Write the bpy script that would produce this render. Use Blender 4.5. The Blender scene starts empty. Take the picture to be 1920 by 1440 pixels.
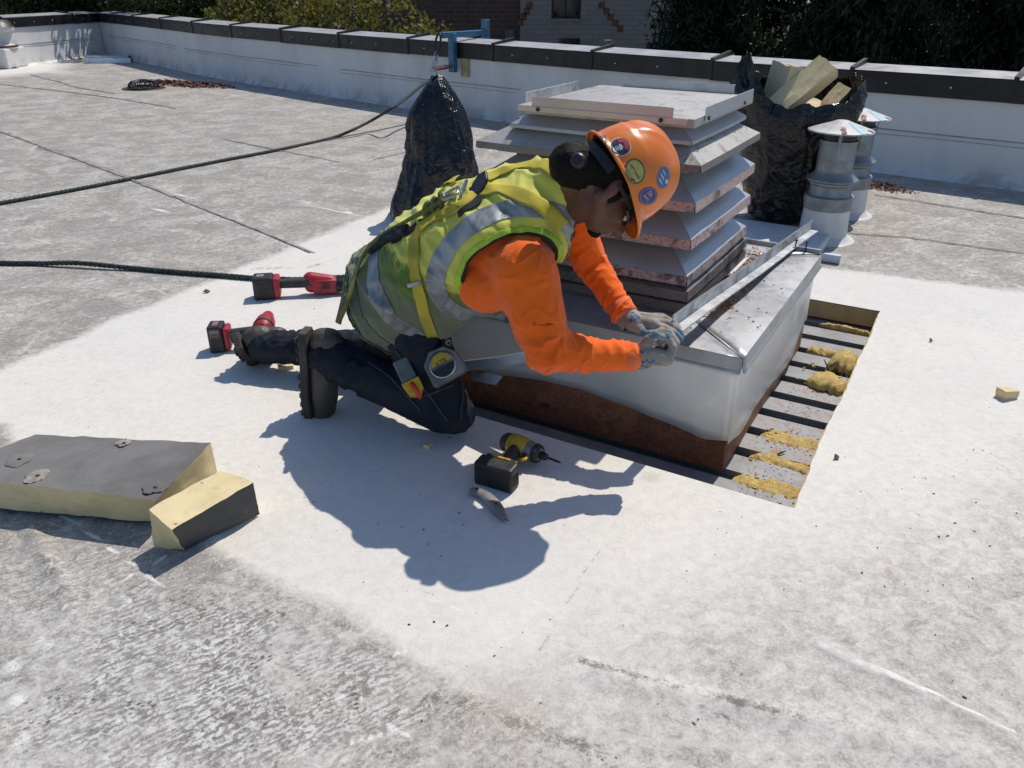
import bpy, bmesh, math, random
import numpy as np
from mathutils import Vector, Matrix, noise
from mathutils.bvhtree import BVHTree

# ------------------------------------------------------------------ camera
CAM_H = 1.25
FPX = 1500.0
PITCH = math.radians(26.8)
ROLL = math.radians(0.4)
_F = np.array([0, math.cos(PITCH), -math.sin(PITCH)])
_R0 = np.array([1.0, 0, 0]); _U0 = np.array([0, math.sin(PITCH), math.cos(PITCH)])
_R = _R0*math.cos(ROLL)+_U0*math.sin(ROLL)
_U = _U0*math.cos(ROLL)-_R0*math.sin(ROLL)
_C = np.array([0, 0, CAM_H])
scene = bpy.context.scene
cd = bpy.data.cameras.new('camera'); cam = bpy.data.objects.new('camera', cd)
scene.collection.objects.link(cam)
cd.sensor_width = 36; cd.lens = 36*FPX/1920; cd.clip_start = .05; cd.clip_end = 400
cam.matrix_world = Matrix(((_R[0], _U[0], -_F[0], _C[0]), (_R[1], _U[1], -_F[1], _C[1]), (_R[2], _U[2], -_F[2], _C[2]), (0, 0, 0, 1)))
scene.camera = cam
# ------------------------------------------------------------------ sun and sky
SUN_AZ = math.radians(37)          # where the sun stands, clockwise from +Y
SUN_EL = math.atan(1/.65)
w = bpy.data.worlds.new('World'); scene.world = w; w.use_nodes = True
nt = w.node_tree; nt.nodes.clear()
sky = nt.nodes.new('ShaderNodeTexSky'); sky.sky_type = 'NISHITA'; sky.sun_disc = False
sky.sun_elevation = SUN_EL; sky.sun_rotation = SUN_AZ; sky.altitude = 50; sky.air_density = 1.0; sky.dust_density = .6; sky.ozone_density = 4
bg = nt.nodes.new('ShaderNodeBackground'); bg.inputs[1].default_value = .12
wo = nt.nodes.new('ShaderNodeOutputWorld')
nt.links.new(sky.outputs[0], bg.inputs[0]); nt.links.new(bg.outputs[0], wo.inputs[0])
sd = bpy.data.lights.new('sun', 'SUN'); sd.energy = 3.8; sd.angle = math.radians(.5); sd.color = (1, .92, .82)
sun = bpy.data.objects.new('sun', sd); scene.collection.objects.link(sun)
sdir = Vector((math.sin(SUN_AZ)*math.cos(SUN_EL), math.cos(SUN_AZ)*math.cos(SUN_EL), math.sin(SUN_EL)))
sun.rotation_euler = sdir.to_track_quat('Z', 'Y').to_euler(); sun.location = (3, 4, 8)
scene.view_settings.view_transform = 'Standard'; scene.view_settings.look = 'None'
scene.view_settings.exposure = 0; scene.view_settings.gamma = 1
scene.view_settings.use_curve_mapping = False

# ------------------------------------------------------------------ picture measurements -> places
def ray(x, y): return _F + _R*(x-960)/FPX - _U*(y-720)/FPX
def at(x, y, z=0.0):
    d = ray(x, y); return _C + d*((z-CAM_H)/d[2])
def atY(x, y, Y):
    d = ray(x, y); return _C + d*(Y/d[1])
def pix(P):
    P = np.asarray(P)-_C; z = P@_F
    return np.stack([960+FPX*(P@_R)/z, 720-FPX*(P@_U)/z], -1)
AZ = math.radians(29.7)
E1 = np.array([math.sin(AZ), math.cos(AZ), 0]); E2 = np.array([-E1[1], E1[0], 0]); E3 = np.array([0, 0, 1.0])
DECK = -.09
BOX = np.array([.645, 2.066, 0.0])
def bx(u, v, z): return BOX+E1*u+E2*v+E3*z

# ------------------------------------------------------------------ object helpers
COL = scene.collection
ORG = {}
def tag(o, label=None, cat=None, group=None, kind=None):
    if label: o['label'] = label
    if cat: o['category'] = cat
    if group: o['group'] = group
    if kind: o['kind'] = kind
    return o
def thing(name, loc, label, cat, group=None):
    o = bpy.data.objects.new(name, None); COL.objects.link(o); o.location = Vector(loc)
    o.empty_display_size = .05
    ORG[o.name] = np.array(loc, float)
    return tag(o, label, cat, group)
def link(name, me, parent=None, org=None):
    o = bpy.data.objects.new(name, me); COL.objects.link(o)
    if parent is not None: o.parent = parent; ORG[o.name] = ORG[parent.name]
    return o
def mk(name, V, F, m=None, parent=None, smooth=False, mi=None, sharp=None, org=None):
    """V in world metres. Top-level objects get their origin at the base centre."""
    V = np.asarray(V, float)
    if parent is not None: O = ORG[parent.name]
    elif org is not None: O = np.array(org, float)
    else:
        O = (V.min(0)+V.max(0))/2; O[2] = V[:, 2].min()
    me = bpy.data.meshes.new(name)
    me.from_pydata([tuple(p) for p in (V-O)], [], [tuple(int(i) for i in f) for f in F])
    ms = m if isinstance(m, (list, tuple)) else ([m] if m else [])
    for q in ms: me.materials.append(q)
    if mi is not None: me.polygons.foreach_set('material_index', [int(i) for i in mi])
    if smooth:
        me.polygons.foreach_set('use_smooth', [True]*len(me.polygons))
        if sharp: 
            try: me.set_sharp_from_angle(angle=math.radians(sharp))
            except Exception: pass
    me.update()
    o = bpy.data.objects.new(name, me); COL.objects.link(o)
    if parent is not None: o.parent = parent
    else: o.location = Vector(O)
    ORG[o.name] = O
    return o
def bevel(o, wd=.003, seg=2, ang=35):
    md = o.modifiers.new('bevel', 'BEVEL'); md.width = wd; md.segments = seg; md.limit_method = 'ANGLE'; md.angle_limit = math.radians(ang)
    md.harden_normals = False
    return o
class MB:
    def __init__(s): s.V = []; s.F = []; s.M = []
    def add(s, V, F, mi=0):
        n = len(s.V); s.V += [np.asarray(v, float) for v in V]; s.F += [tuple(i+n for i in f) for f in F]; s.M += [mi]*len(F); return s
    def hexa(s, P, mi=0):           # 8 corners: bottom 4 ccw, top 4 ccw
        return s.add(P, [(3, 2, 1, 0), (4, 5, 6, 7), (0, 1, 5, 4), (1, 2, 6, 5), (2, 3, 7, 6), (3, 0, 4, 7)], mi)
    def box(s, c, sz, ax=None, mi=0):
        ax = np.eye(3) if ax is None else np.asarray(ax); c = np.asarray(c, float); h = np.asarray(sz)/2
        P = [c+ax[0]*h[0]*a+ax[1]*h[1]*b+ax[2]*h[2]*d for d in (-1, 1) for a, b in ((-1, -1), (1, -1), (1, 1), (-1, 1))]
        return s.hexa(P, mi)
    def prism(s, poly, off, mi=0):  # closed prism: 3D polygon + offset vector
        n = len(poly); P = [np.asarray(p, float) for p in poly]; Q = [p+np.asarray(off) for p in P]
        return s.add(P+Q, [tuple(range(n))[::-1], tuple(range(n, 2*n))]+[(i, (i+1) % n, n+(i+1) % n, n+i) for i in range(n)], mi)
    def tube(s, pts, r, n=8, cap=True, mi=0, flat=None, ref=None):
        pts = [np.asarray(p, float) for p in pts]; m = len(pts)
        rr = [r]*m if np.isscalar(r) else list(r)
        V = []; prev = None
        for i, p in enumerate(pts):
            t = pts[min(i+1, m-1)]-pts[max(i-1, 0)]; t = t/(np.linalg.norm(t)+1e-12)
            if ref is not None: a = np.asarray(ref, float)
            else: a = prev if prev is not None else (np.array([0, 0, 1.]) if abs(t[2]) < .9 else np.array([1., 0, 0]))
            a = a-t*(a@t); a = a/(np.linalg.norm(a)+1e-12); b = np.cross(t, a); prev = a
            fl = 1 if flat is None else flat
            for k in range(n):
                q = 2*math.pi*(k+.5)/n; V.append(p+(a*math.cos(q)*fl+b*math.sin(q))*rr[i])
        F = [(i*n+k, i*n+(k+1) % n, (i+1)*n+(k+1) % n, (i+1)*n+k) for i in range(m-1) for k in range(n)]
        if cap: F += [tuple(range(n))[::-1], tuple((m-1)*n+k for k in range(n))]
        return s.add(V, F, mi)
    def lathe(s, c, prof, n=32, ax=None, mi=0, cap=False, sx=1, sy=1):  # prof [(r, h)]
        ax = np.eye(3) if ax is None else np.asarray(ax); c = np.asarray(c, float); V = []
        for r, h in prof:
            for k in range(n):
                q = 2*math.pi*k/n; V.append(c+ax[0]*r*sx*math.cos(q)+ax[1]*r*sy*math.sin(q)+ax[2]*h)
        F = [(i*n+k, i*n+(k+1) % n, (i+1)*n+(k+1) % n, (i+1)*n+k) for i in range(len(prof)-1) for k in range(n)]
        if cap: F += [tuple(range(n))[::-1], tuple((len(prof)-1)*n+k for k in range(n))]
        return s.add(V, F, mi)
    def grid(s, P, mi=0):           # P[i][j] points
        n = len(P); m = len(P[0]); V = [p for row in P for p in row]
        return s.add(V, [(i*m+j, i*m+j+1, (i+1)*m+j+1, (i+1)*m+j) for i in range(n-1) for j in range(m-1)], mi)
    def obj(s, name, m=None, parent=None, smooth=False, sharp=None, org=None):
        return mk(name, s.V, s.F, m, parent, smooth, s.M if isinstance(m, (list, tuple)) else None, sharp, org)
def nrm(v): v = np.asarray(v, float); return v/np.linalg.norm(v)
def fbm(x, y, z=0, oct=4):
    a = 0; s = 1; 
    for i in range(oct): a += s*noise.noise(Vector((x, y, z))); x *= 2.03; y *= 2.03; z *= 2.03; s *= .5
    return a
def strip_solid(mb, pts, wid, th, up, mi=0):
    """flat ribbon along pts, wid along side vector, th along up"""
    pts = [np.asarray(p, float) for p in pts]; V = []; m = len(pts)
    for i, p in enumerate(pts):
        t = nrm(pts[min(i+1, m-1)]-pts[max(i-1, 0)]); u = up[i] if isinstance(up, list) else np.asarray(up, float)
        sd_ = nrm(np.cross(t, u)); un = nrm(np.cross(sd_, t))
        V += [p-sd_*wid/2, p+sd_*wid/2, p+sd_*wid/2+un*th, p-sd_*wid/2+un*th]
    F = [(i*4+k, i*4+(k+1) % 4, (i+1)*4+(k+1) % 4, (i+1)*4+k) for i in range(m-1) for k in range(4)]+[(3, 2, 1, 0), tuple((m-1)*4+k for k in range(4))]
    return mb.add(V, F, mi)

# ------------------------------------------------------------------ materials
class NT:
    def __init__(s, name):
        s.m = bpy.data.materials.new(name); s.m.use_nodes = True; s.t = s.m.node_tree; s.N = s.t.nodes; s.L = s.t.links
        s.b = s.N['Principled BSDF']
        s.co = s.N.new('ShaderNodeTexCoord').outputs['Object']
    def new(s, t, **k):
        n = s.N.new(t)
        for a, v in k.items(): setattr(n, a, v)
        return n
    def put(s, sock, v):
        if v is None: return
        if hasattr(v, 'is_linked') or isinstance(v, bpy.types.NodeSocket): s.L.new(v, sock)
        elif isinstance(v, (tuple, list)) and len(v) == 3 and sock.type == 'RGBA': sock.default_value = (*v, 1)
        elif sock.type == 'RGBA' and not isinstance(v, (tuple, list)): sock.default_value = (v, v, v, 1)
        else: sock.default_value = v
    def map(s, scale=(1, 1, 1), rot=(0, 0, 0), loc=(0, 0, 0), vec=None):
        if any(rot) and tuple(scale) != (1, 1, 1): vec = s.map(rot=rot, vec=vec); rot = (0, 0, 0)
        n = s.new('ShaderNodeMapping'); s.put(n.inputs[0], vec or s.co); n.inputs[1].default_value = loc; n.inputs[2].default_value = rot; n.inputs[3].default_value = scale
        return n.outputs[0]
    def noise(s, sc=5, det=4, rough=.55, dist=0, vec=None):
        n = s.new('ShaderNodeTexNoise'); s.put(n.inputs['Vector'], vec or s.co); n.inputs['Scale'].default_value = sc
        n.inputs['Detail'].default_value = det; n.inputs['Roughness'].default_value = rough; n.inputs['Distortion'].default_value = dist
        return n.outputs['Fac']
    def voro(s, sc=5, vec=None, feat='F1', rnd=1, out='Distance'):
        n = s.new('ShaderNodeTexVoronoi', feature=feat); s.put(n.inputs['Vector'], vec or s.co); n.inputs['Scale'].default_value = sc; n.inputs['Randomness'].default_value = rnd
        return n.outputs[out]
    def ramp(s, fac, a, b, lo=0.0, hi=1.0, smooth=True):
        n = s.new('ShaderNodeMapRange', interpolation_type='SMOOTHSTEP' if smooth else 'LINEAR'); s.put(n.inputs[0], fac)
        n.inputs[1].default_value = a; n.inputs[2].default_value = b; n.inputs[3].default_value = lo; n.inputs[4].default_value = hi
        return n.outputs[0]
    def math(s, op, a, b=0.0, c=None):
        n = s.new('ShaderNodeMath', operation=op); s.put(n.inputs[0], a); s.put(n.inputs[1], b)
        if c is not None: s.put(n.inputs[2], c)
        return n.outputs[0]
    def mix(s, f, a, b, mode='MIX'):
        n = s.new('ShaderNodeMix', data_type='RGBA', blend_type=mode); s.put(n.inputs[0], f); s.put(n.inputs[6], a); s.put(n.inputs[7], b)
        return n.outputs[2]
    def attr(s, nm):
        n = s.new('ShaderNodeAttribute', attribute_name=nm); return n.outputs['Fac']
    def sep(s, v):
        n = s.new('ShaderNodeSeparateXYZ'); s.put(n.inputs[0], v); return n.outputs
    def bump(s, h, st=.5, dist=.01, nin=None):
        n = s.new('ShaderNodeBump'); s.put(n.inputs['Height'], h); n.inputs['Strength'].default_value = st; n.inputs['Distance'].default_value = dist
        if nin is not None: s.L.new(nin, n.inputs['Normal'])
        s.L.new(n.outputs[0], s.b.inputs['Normal']); return n.outputs[0]
    def set(s, col=None, rough=None, metal=None, spec=None, **k):
        if col is not None: s.put(s.b.inputs['Base Color'], col)
        if rough is not None: s.put(s.b.inputs['Roughness'], rough)
        if metal is not None: s.put(s.b.inputs['Metallic'], metal)
        if spec is not None: s.put(s.b.inputs['Specular IOR Level'], spec)
        for a, v in k.items(): s.put(s.b.inputs[a.replace('_', ' ')], v)
        return s.m
def simple(name, c, c2=None, sc=8, rough=.6, metal=0, bump=.2, bsc=60, stretch=(1, 1, 1), bd=.003, lo=.35, hi=.65, spec=None, rv=.1, det=6):
    n = NT(name); v = n.map(scale=stretch); c2 = c2 or tuple(x*.7 for x in c)
    f = n.ramp(n.noise(sc, det, .6, .3, v), lo, hi)
    col = n.mix(f, c, c2)
    if bump: n.bump(n.noise(bsc, 4, .6, 0, v), bump, bd)
    r = n.ramp(n.noise(sc*2, 3), .3, .7, max(0, rough-rv), min(1, rough+rv))
    return n.set(col, r, metal, spec)
# ------------------------------------------------------------------ shared materials
def m_roof():
    n = NT('roof_membrane'); d = n.attr('dirt'); rib = n.attr('rib'); seam = n.attr('seam')
    big = n.noise(.9, 5, .6, .6); mid = n.noise(4, 9, .68, .9); fine = n.noise(34, 9, .75, .5); xf = n.noise(150, 5, .75)
    sv = n.map(scale=(1.5, 9, 1), rot=(0, 0, math.radians(-34))); st = n.noise(1.5, 10, .72, 1.6, sv)
    sv2 = n.map(scale=(1.6, 11, 1), rot=(0, 0, math.radians(12))); st2 = n.noise(1.7, 9, .74, 1.4, sv2)
    # clean membrane
    c1 = n.mix(n.ramp(fine, .38, .66), (.725, .70, .64), (.635, .61, .555))
    c1 = n.mix(n.ramp(big, .40, .7, 0, .55), c1, (.63, .63, .61))
    c1 = n.mix(n.ramp(xf, .54, .68, 0, .32), c1, (.44, .43, .405))
    c1 = n.mix(n.ramp(st, .56, .74, 0, .35), c1, (.50, .49, .47))
    c1 = n.mix(n.ramp(mid, .60, .40, 0, .25), c1, (.78, .755, .70))
    # dirty membrane
    c2 = n.mix(n.ramp(mid, .40, .60), (.375, .352, .318), (.265, .245, .218))
    c2 = n.mix(n.ramp(st, .52, .66, 0, .55), c2, (.50, .497, .48))
    c2 = n.mix(n.ramp(st2, .56, .70, 0, .55), c2, (.185, .168, .15))
    c2 = n.mix(n.ramp(fine, .50, .62, 0, .6), c2, (.21, .197, .18))
    c2 = n.mix(n.ramp(xf, .50, .40, 0, .55), c2, (.50, .49, .47))
    c2 = n.mix(n.ramp(n.math('MULTIPLY', n.ramp(st2, .44, .32), n.ramp(fine, .52, .42)), 0, 1, 0, .75), c2, (.62, .625, .615))
    c2 = n.mix(n.ramp(n.noise(2.1, 7, .7, 1.5), .50, .66, 0, .45), c2, (.30, .245, .175))
    f = n.math('ADD', d, n.math('MULTIPLY', n.math('SUBTRACT', mid, .5), n.math('MULTIPLY', d, 1.4)))
    f = n.math('ADD', f, n.math('MULTIPLY', n.math('SUBTRACT', st, .5), n.math('MULTIPLY', d, 1.8)))
    f = n.math('ADD', f, n.math('MULTIPLY', n.math('SUBTRACT', fine, .5), n.math('MULTIPLY', d, 3.0)))
    f = n.math('ADD', f, n.math('MULTIPLY', n.math('SUBTRACT', xf, .5), n.math('MULTIPLY', d, 1.6)))
    col = n.mix(n.ramp(f, .02, .80, 0, 1, False), c1, c2)
    # squeegee marks: wavering rows of short dark dashes over a greyer, grainy film
    rot = math.radians(-37); rn = n.map(rot=(0, 0, rot)); wob = n.noise(7, 4, .6)
    ry = n.math('ADD', n.sep(rn)[1], n.math('MULTIPLY', n.math('SUBTRACT', wob, .5), .07))
    rows_ = n.math('SINE', n.math('MULTIPLY', ry, 430.0)); dash = n.noise(1.0, 5, .75, .8, n.map(scale=(60, 85, 1), rot=(0, 0, rot)))
    patchy = n.ramp(n.noise(3.2, 6, .7, 1.0), .36, .58)
    rf = n.math('MULTIPLY', rib, patchy)
    rm = n.math('MULTIPLY', n.math('MULTIPLY', n.ramp(n.math('ADD', n.math('MULTIPLY', rows_, .045), dash), .50, .60), .8), rf)
    col = n.mix(n.math('MULTIPLY', rib, .45), col, n.mix(n.ramp(fine, .42, .60), (.56, .555, .54), (.36, .345, .32)))
    wh = n.math('MULTIPLY', n.ramp(n.math('ADD', n.math('MULTIPLY', rows_, .035), dash), .47, .40), rf)
    col = n.mix(n.math('MULTIPLY', wh, .6), col, (.74, .74, .725))
    col = n.mix(rm, col, (.19, .172, .15))
    pit = n.voro(1.0, n.map(scale=(48, 82, 1), rot=(0, 0, rot)))
    pm = n.math('MULTIPLY', n.math('MULTIPLY', n.ramp(pit, .30, .14), n.ramp(n.noise(6, 5, .7), .50, .60)), rib)
    col = n.mix(n.math('MULTIPLY', pm, .85), col, (.10, .09, .075))
    # scattered specks
    sp = n.voro(34, out='Distance'); spm = n.math('MULTIPLY', n.ramp(sp, .075, .04), n.ramp(n.noise(7, 2), .55, .6))
    col = n.mix(n.math('MULTIPLY', spm, .7), col, (.16, .13, .11))
    # stains along seams
    rg = n.math('ADD', n.math('MULTIPLY', n.math('SUBTRACT', fine, .5), 1.5), n.math('MULTIPLY', n.math('SUBTRACT', xf, .5), 1.3))
    rg = n.math('ADD', rg, n.math('MULTIPLY', n.math('SUBTRACT', mid, .5), 1.2))
    sr = n.ramp(n.math('ADD', seam, n.math('MULTIPLY', rg, n.math('ADD', n.math('MULTIPLY', seam, 1.7), .05))), .25, .62)
    col = n.mix(n.math('MULTIPLY', sr, .85), col, n.mix(fine, (.26, .235, .205), (.12, .105, .09)))
    lt = n.attr('pale'); lr = n.ramp(n.math('ADD', lt, n.math('MULTIPLY', rg, n.math('MULTIPLY', lt, 2.2))), .22, .62); col = n.mix(n.math('MULTIPLY', lr, .85), col, (.80, .79, .76))
    warm = n.attr('warm'); col = n.mix(n.math('MULTIPLY', warm, .8), col, (.40, .33, .25))
    h = n.math('ADD', n.math('MULTIPLY', fine, .7), n.math('MULTIPLY', xf, .45))
    h = n.math('SUBTRACT', h, n.math('MULTIPLY', rm, 1.4)); h = n.math('SUBTRACT', h, pm)
    h = n.math('ADD', h, n.math('MULTIPLY', n.math('MULTIPLY', st, d), 1.6))
    n.bump(h, .6, .005)
    return n.set(col, n.ramp(fine, .3, .7, .62, .85), 0, .3)
def m_wallwhite():
    n = NT('parapet_membrane'); v = n.map(scale=(1, 1, .35))
    col = n.mix(n.ramp(n.noise(1.3, 6, .6, .5, v), .4, .7), (.66, .655, .645), (.54, .535, .53))
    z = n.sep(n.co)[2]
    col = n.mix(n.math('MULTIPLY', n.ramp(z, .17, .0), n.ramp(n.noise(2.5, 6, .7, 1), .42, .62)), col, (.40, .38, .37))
    col = n.mix(n.ramp(n.noise(11, 8, .75, 1, v), .62, .75, 0, .35), col, (.45, .43, .42))
    n.bump(n.noise(3, 5, .6, 1.5), .4, .02)
    return n.set(col, .55, 0, .4)
def m_galv(name, c=(.52, .54, .56), c2=(.36, .38, .40), rough=.34, metal=.85, sc=30, dirt=0.0, dc=(.16, .13, .11), bs=.08):
    n = NT(name); sp = n.voro(sc, n.map(scale=(1, 1, 1)), out='Color')
    s0 = n.sep(sp)[0]
    col = n.mix(n.math('MULTIPLY', s0, .55), c, c2)
    col = n.mix(n.ramp(n.noise(4, 7, .65, .6), .45, .75, 0, .5), col, c2)
    r = n.ramp(n.noise(9, 6, .7, .4), .3, .7, rough-.09, rough+.16)
    mt = metal
    if dirt:
        g = n.math('MULTIPLY', n.ramp(n.noise(7, 9, .75, .8), .58-.25*dirt, .74-.2*dirt), min(1, dirt*1.2))
        col = n.mix(g, col, dc); r = n.mix(g, r, .85); mt = n.math('MULTIPLY', n.math('SUBTRACT', 1, g), metal)
    n.bump(n.math('ADD', n.noise(2.6, 3, .5, .3), n.math('MULTIPLY', n.noise(14, 3, .5), .06)), bs, .03)
    return n.set(col, r, mt)
def m_wood(name, c=(.21, .085, .042), c2=(.10, .038, .02), ax=0):
    n = NT(name); rot = (0, 0, -AZ)
    sc = (3, 26, 30) if ax == 0 else (26, 3, 30)
    v = n.map(scale=sc, rot=(0, 0, 0), vec=n.map(rot=(0, 0, math.radians(29.7))))
    g = n.noise(1, 7, .62, 1.8, v); col = n.mix(n.ramp(g, .3, .7), c, c2)
    col = n.mix(n.ramp(n.noise(3.5, 5, .6), .45, .7, 0, .6), col, tuple(x*.55 for x in c2))
    kn = n.voro(2.3, n.map(scale=(1, 1, 2.2))); col = n.mix(n.ramp(kn, .09, .03), col, (.03, .012, .008))
    n.bump(g, .35, .003)
    return n.set(col, .6, 0, .35)
def m_foam(name='foam_core', c=(.74, .62, .36), c2=(.60, .49, .27)):
    n = NT(name); col = n.mix(n.ramp(n.noise(6, 6, .6, .5), .4, .68), c, c2)
    vv = n.voro(13, n.map(scale=(1, 1, 2))); col = n.mix(n.ramp(vv, .07, .035, 0, .8), col, (.22, .15, .09))
    col = n.mix(n.ramp(n.noise(60, 3, .6), .56, .68, 0, .3), col, (.48, .36, .18))
    n.bump(n.noise(120, 5, .7), .35, .002)
    return n.set(col, .85, 0, .2)
def m_facer(nm='foam_facer_paper', k=1.0):
    n = NT(nm); col = n.mix(n.ramp(n.noise(5, 7, .65, .7), .35, .7), (.20*k, .195*k, .187*k), (.135*k, .13*k, .125*k))
    col = n.mix(n.ramp(n.noise(19, 7, .75, 1), .63, .72, 0, .7), col, (.36, .34, .30))
    n.bump(n.noise(45, 6, .7), .5, .003)
    return n.set(col, .8, 0, .25)
ROOF = m_roof(); WALLW = m_wallwhite()
GALV = m_galv('galvanised_steel'); GALV_D = m_galv('galvanised_steel_weathered', dirt=.5, rough=.45)
SKIRT = m_galv('sheet_metal_skirt', (.76, .755, .74), (.66, .66, .65), .44, .5, 9, bs=.35)
FLASH = m_galv('sheet_metal_flashing', (.38, .39, .40), (.27, .28, .29), .42, .6, 7, dirt=.32, dc=(.24, .22, .205), bs=.18)
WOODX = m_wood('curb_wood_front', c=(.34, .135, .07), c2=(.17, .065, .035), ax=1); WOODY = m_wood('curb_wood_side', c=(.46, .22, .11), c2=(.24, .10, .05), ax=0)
FOAM = m_foam(); FACER = m_facer()
BLACKM = simple('black_coping_metal', (.018, .0185, .02), (.011, .011, .012), 6, .42, .2, .15, 20)
COPTOP = simple('coping_top_lit', (.46, .46, .465), (.34, .34, .345), 4, .42, .1, .15, 20)  # far lighter than the fascia, to paint in light on the top
STEEL = simple('plain_steel', (.55, .55, .56), (.4, .4, .41), 9, .3, .9, .1, 60)
BLACKP = simple('black_plastic', (.022, .022, .024), (.012, .012, .013), 20, .45, 0, .15, 150, bd=.001)
RUBBER = simple('black_rubber', (.02, .02, .02), (.035, .033, .03), 20, .7, 0, .3, 120, bd=.001)

# ------------------------------------------------------------------ roof sheet
def seg_d(P, a, b):
    ab = b-a; t = np.clip(((P-a)@ab)/(ab@ab), 0, 1); return np.linalg.norm(P-(a+t[:, None]*ab), axis=1), t
def inpoly_d(P, poly):
    """signed distance to polygon, positive inside"""
    n = len(poly); ins = np.zeros(len(P), bool); d = np.full(len(P), 1e9)
    for i in range(n):
        a = poly[i]; b = poly[(i+1) % n]
        dd, _ = seg_d(P, a, b); d = np.minimum(d, dd)
        c = ((a[1] > P[:, 1]) != (b[1] > P[:, 1]))
        xs = (b[0]-a[0])*(P[:, 1]-a[1])/(b[1]-a[1]+1e-12)+a[0]
        ins ^= c & (P[:, 0] < xs)
    return np.where(ins, d, -d)
def sm(x, a, b): t = np.clip((x-a)/(b-a), 0, 1); return t*t*(3-2*t)
def G(*pts): return np.array([at(x, y)[:2] for x, y in pts])
HU0, HU1, HV0, HV1 = -.22, 1.43, -.245, 1.5
def lines(a, b, st, lo, hi, extra):
    L = list(np.arange(a, b, st)); x = b; s = st
    while x < hi: L.append(x); s *= 1.14; x += min(s, .6)
    x = a-st; s = st
    while x > lo: L.append(x); s *= 1.14; x -= min(s, .6)
    L = [q for q in L if all(abs(q-e) > st*.55 for e in extra)]+list(extra)
    return np.array(sorted(L))
U = lines(-1.35, 1.75, .012, -4.5, 24, (HU0, HU1)); Vv = lines(-1.1, 2.3, .012, -9, 22, (HV0, HV1))
gu, gv = np.meshgrid(U, Vv, indexing='ij'); P3 = BOX+gu[..., None]*E1+gv[..., None]*E2
P2 = P3[..., :2].reshape(-1, 2)
nz = np.array([noise.noise(Vector((x*1.1, y*1.1, 3))) for x, y in P2]); nz2 = np.array([noise.noise(Vector((x*4, y*4, 9))) for x, y in P2])
clean = inpoly_d(P2, G((-900, 600), (-200, 790), (0, 800), (30, 870), (330, 1000), (420, 1060), (590, 1150), (740, 1235), (960, 1330), (1300, 1390), (2300, 1500), (2400, 560), (1920, 545), (1530, 498), (1300, 470), (900, 380), (735, 385), (480, 488), (0, 690), (-300, 760)))
cl = sm(clean+nz*.05+nz2*.03, -.03, .05)
ypx = pix(np.c_[P2, np.zeros(len(P2))])[:, 1]; xpx = pix(np.c_[P2, np.zeros(len(P2))])[:, 0]
front = P2[:, 1] > -.5
far = sm(P2[:, 1], 2.2, 5.5)
dirt = (1-cl)*(.80+.10*nz)
low = sm(P2[:, 1], 1.55, 1.15)                 # near strip of the roof: lighter, scrubbed
dirt = dirt*(1-low*.35)
edge = sm(P2[:, 1], 1.32, 1.02)*sm(P2[:, 0], .9, -.2); dirt = np.maximum(dirt, edge*.45)
dirt = np.maximum(dirt, .40*sm(P2[:, 0]*.6-P2[:, 1]+1.35+nz*.25, 0, .45))
# second cleaned patch far to the left, by the left hood
cl2 = inpoly_d(P2, G((-60, 150), (160, 135), (120, 112), (-40, 112))); dirt = dirt*(1-sm(cl2+nz2*.06, 0, .15))
rp = inpoly_d(P2, G((290, 1060), (560, 1150), (760, 1235), (940, 1330), (560, 1440), (0, 1470), (-100, 1250), (120, 1200)))
rib = sm(rp+nz2*.04, -.02, .07)
rib = np.maximum(rib, .35*sm(inpoly_d(P2, G((-300, 970), (280, 985), (480, 1080), (960, 1340), (1400, 1500), (-300, 1500))), 0, .1))
seamA = np.zeros(len(P2)); zz = np.zeros(len(P2))
def seam_line(a, b, wd, st, brk=.35, blot=0):
    global seamA
    A = at(*a)[:2]; B = at(*b)[:2]; d, t = seg_d(P2+np.c_[nz2, nz2]*.006, A, B)
    L = np.linalg.norm(B-A)
    mod = np.array([.5+.5*noise.noise(Vector((q*L*2.2, wd*900, 1))) for q in t]); mod = brk+(1-brk)*sm(mod, .3, .7)
    seamA = np.maximum(seamA, st*mod*sm(d, wd*(1+blot*mod), wd*.3))
    return d
seam_line((-60, 225), (235, 332), .035, .75, .5, 1.5); seam_line((235, 332), (585, 474), .016, .6, .3, 1)
seam_line((0, 560), (90, 700), .02, .3, .2)
seam_line((85, 45), (200, 175), .05, .4, .4)
seam_line((20, 165), (330, 205), .03, .5, .2, 2)
seam_line((1530, 430), (2000, 492), .02, .35, .3, 1); seam_line((1640, 362), (2000, 420), .015, .3, .2, 1)
seam_line((1215, 880), (1000, 1235), .010, .36, .8)
seam_line((20, 960), (85, 1050), .012, .6, .4, .5); seam_line((85, 1050), (125, 1110), .012, .7, .5, .5); seam_line((125, 1110), (-40, 1160), .012, .5, .5)
seam_line((145, 975), (290, 1090), .006, .35, .5); seam_line((120, 1120), (380, 960), .014, .35, .5, .6)
seam_line((395, 1320), (450, 1362), .009, .8, .4, .8); seam_line((455, 1372), (525, 1425), .008, .9, .4, .8); seam_line((1090, 1240), (1500, 1345), .014, .55, .5, .8); seam_line((1500, 1345), (1960, 1430), .02, .42, .4, 1)
seam_line((872, 1315), (858, 1345), .012, .6, .4, .5); seam_line((858, 1350), (895, 1392), .012, .6, .3, .8); seam_line((740, 1405), (860, 1450), .012, .5, .4)
seam_line((1320, 1325), (1390, 1360), .012, .6, .5, .5)
seam_line((-20, 1270), (30, 1350), .025, .6, .5, .3)
seam_line((955, 1350), (1120, 1410), .022, .55, .5, 1.2)
rsq = random.Random(12)
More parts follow.
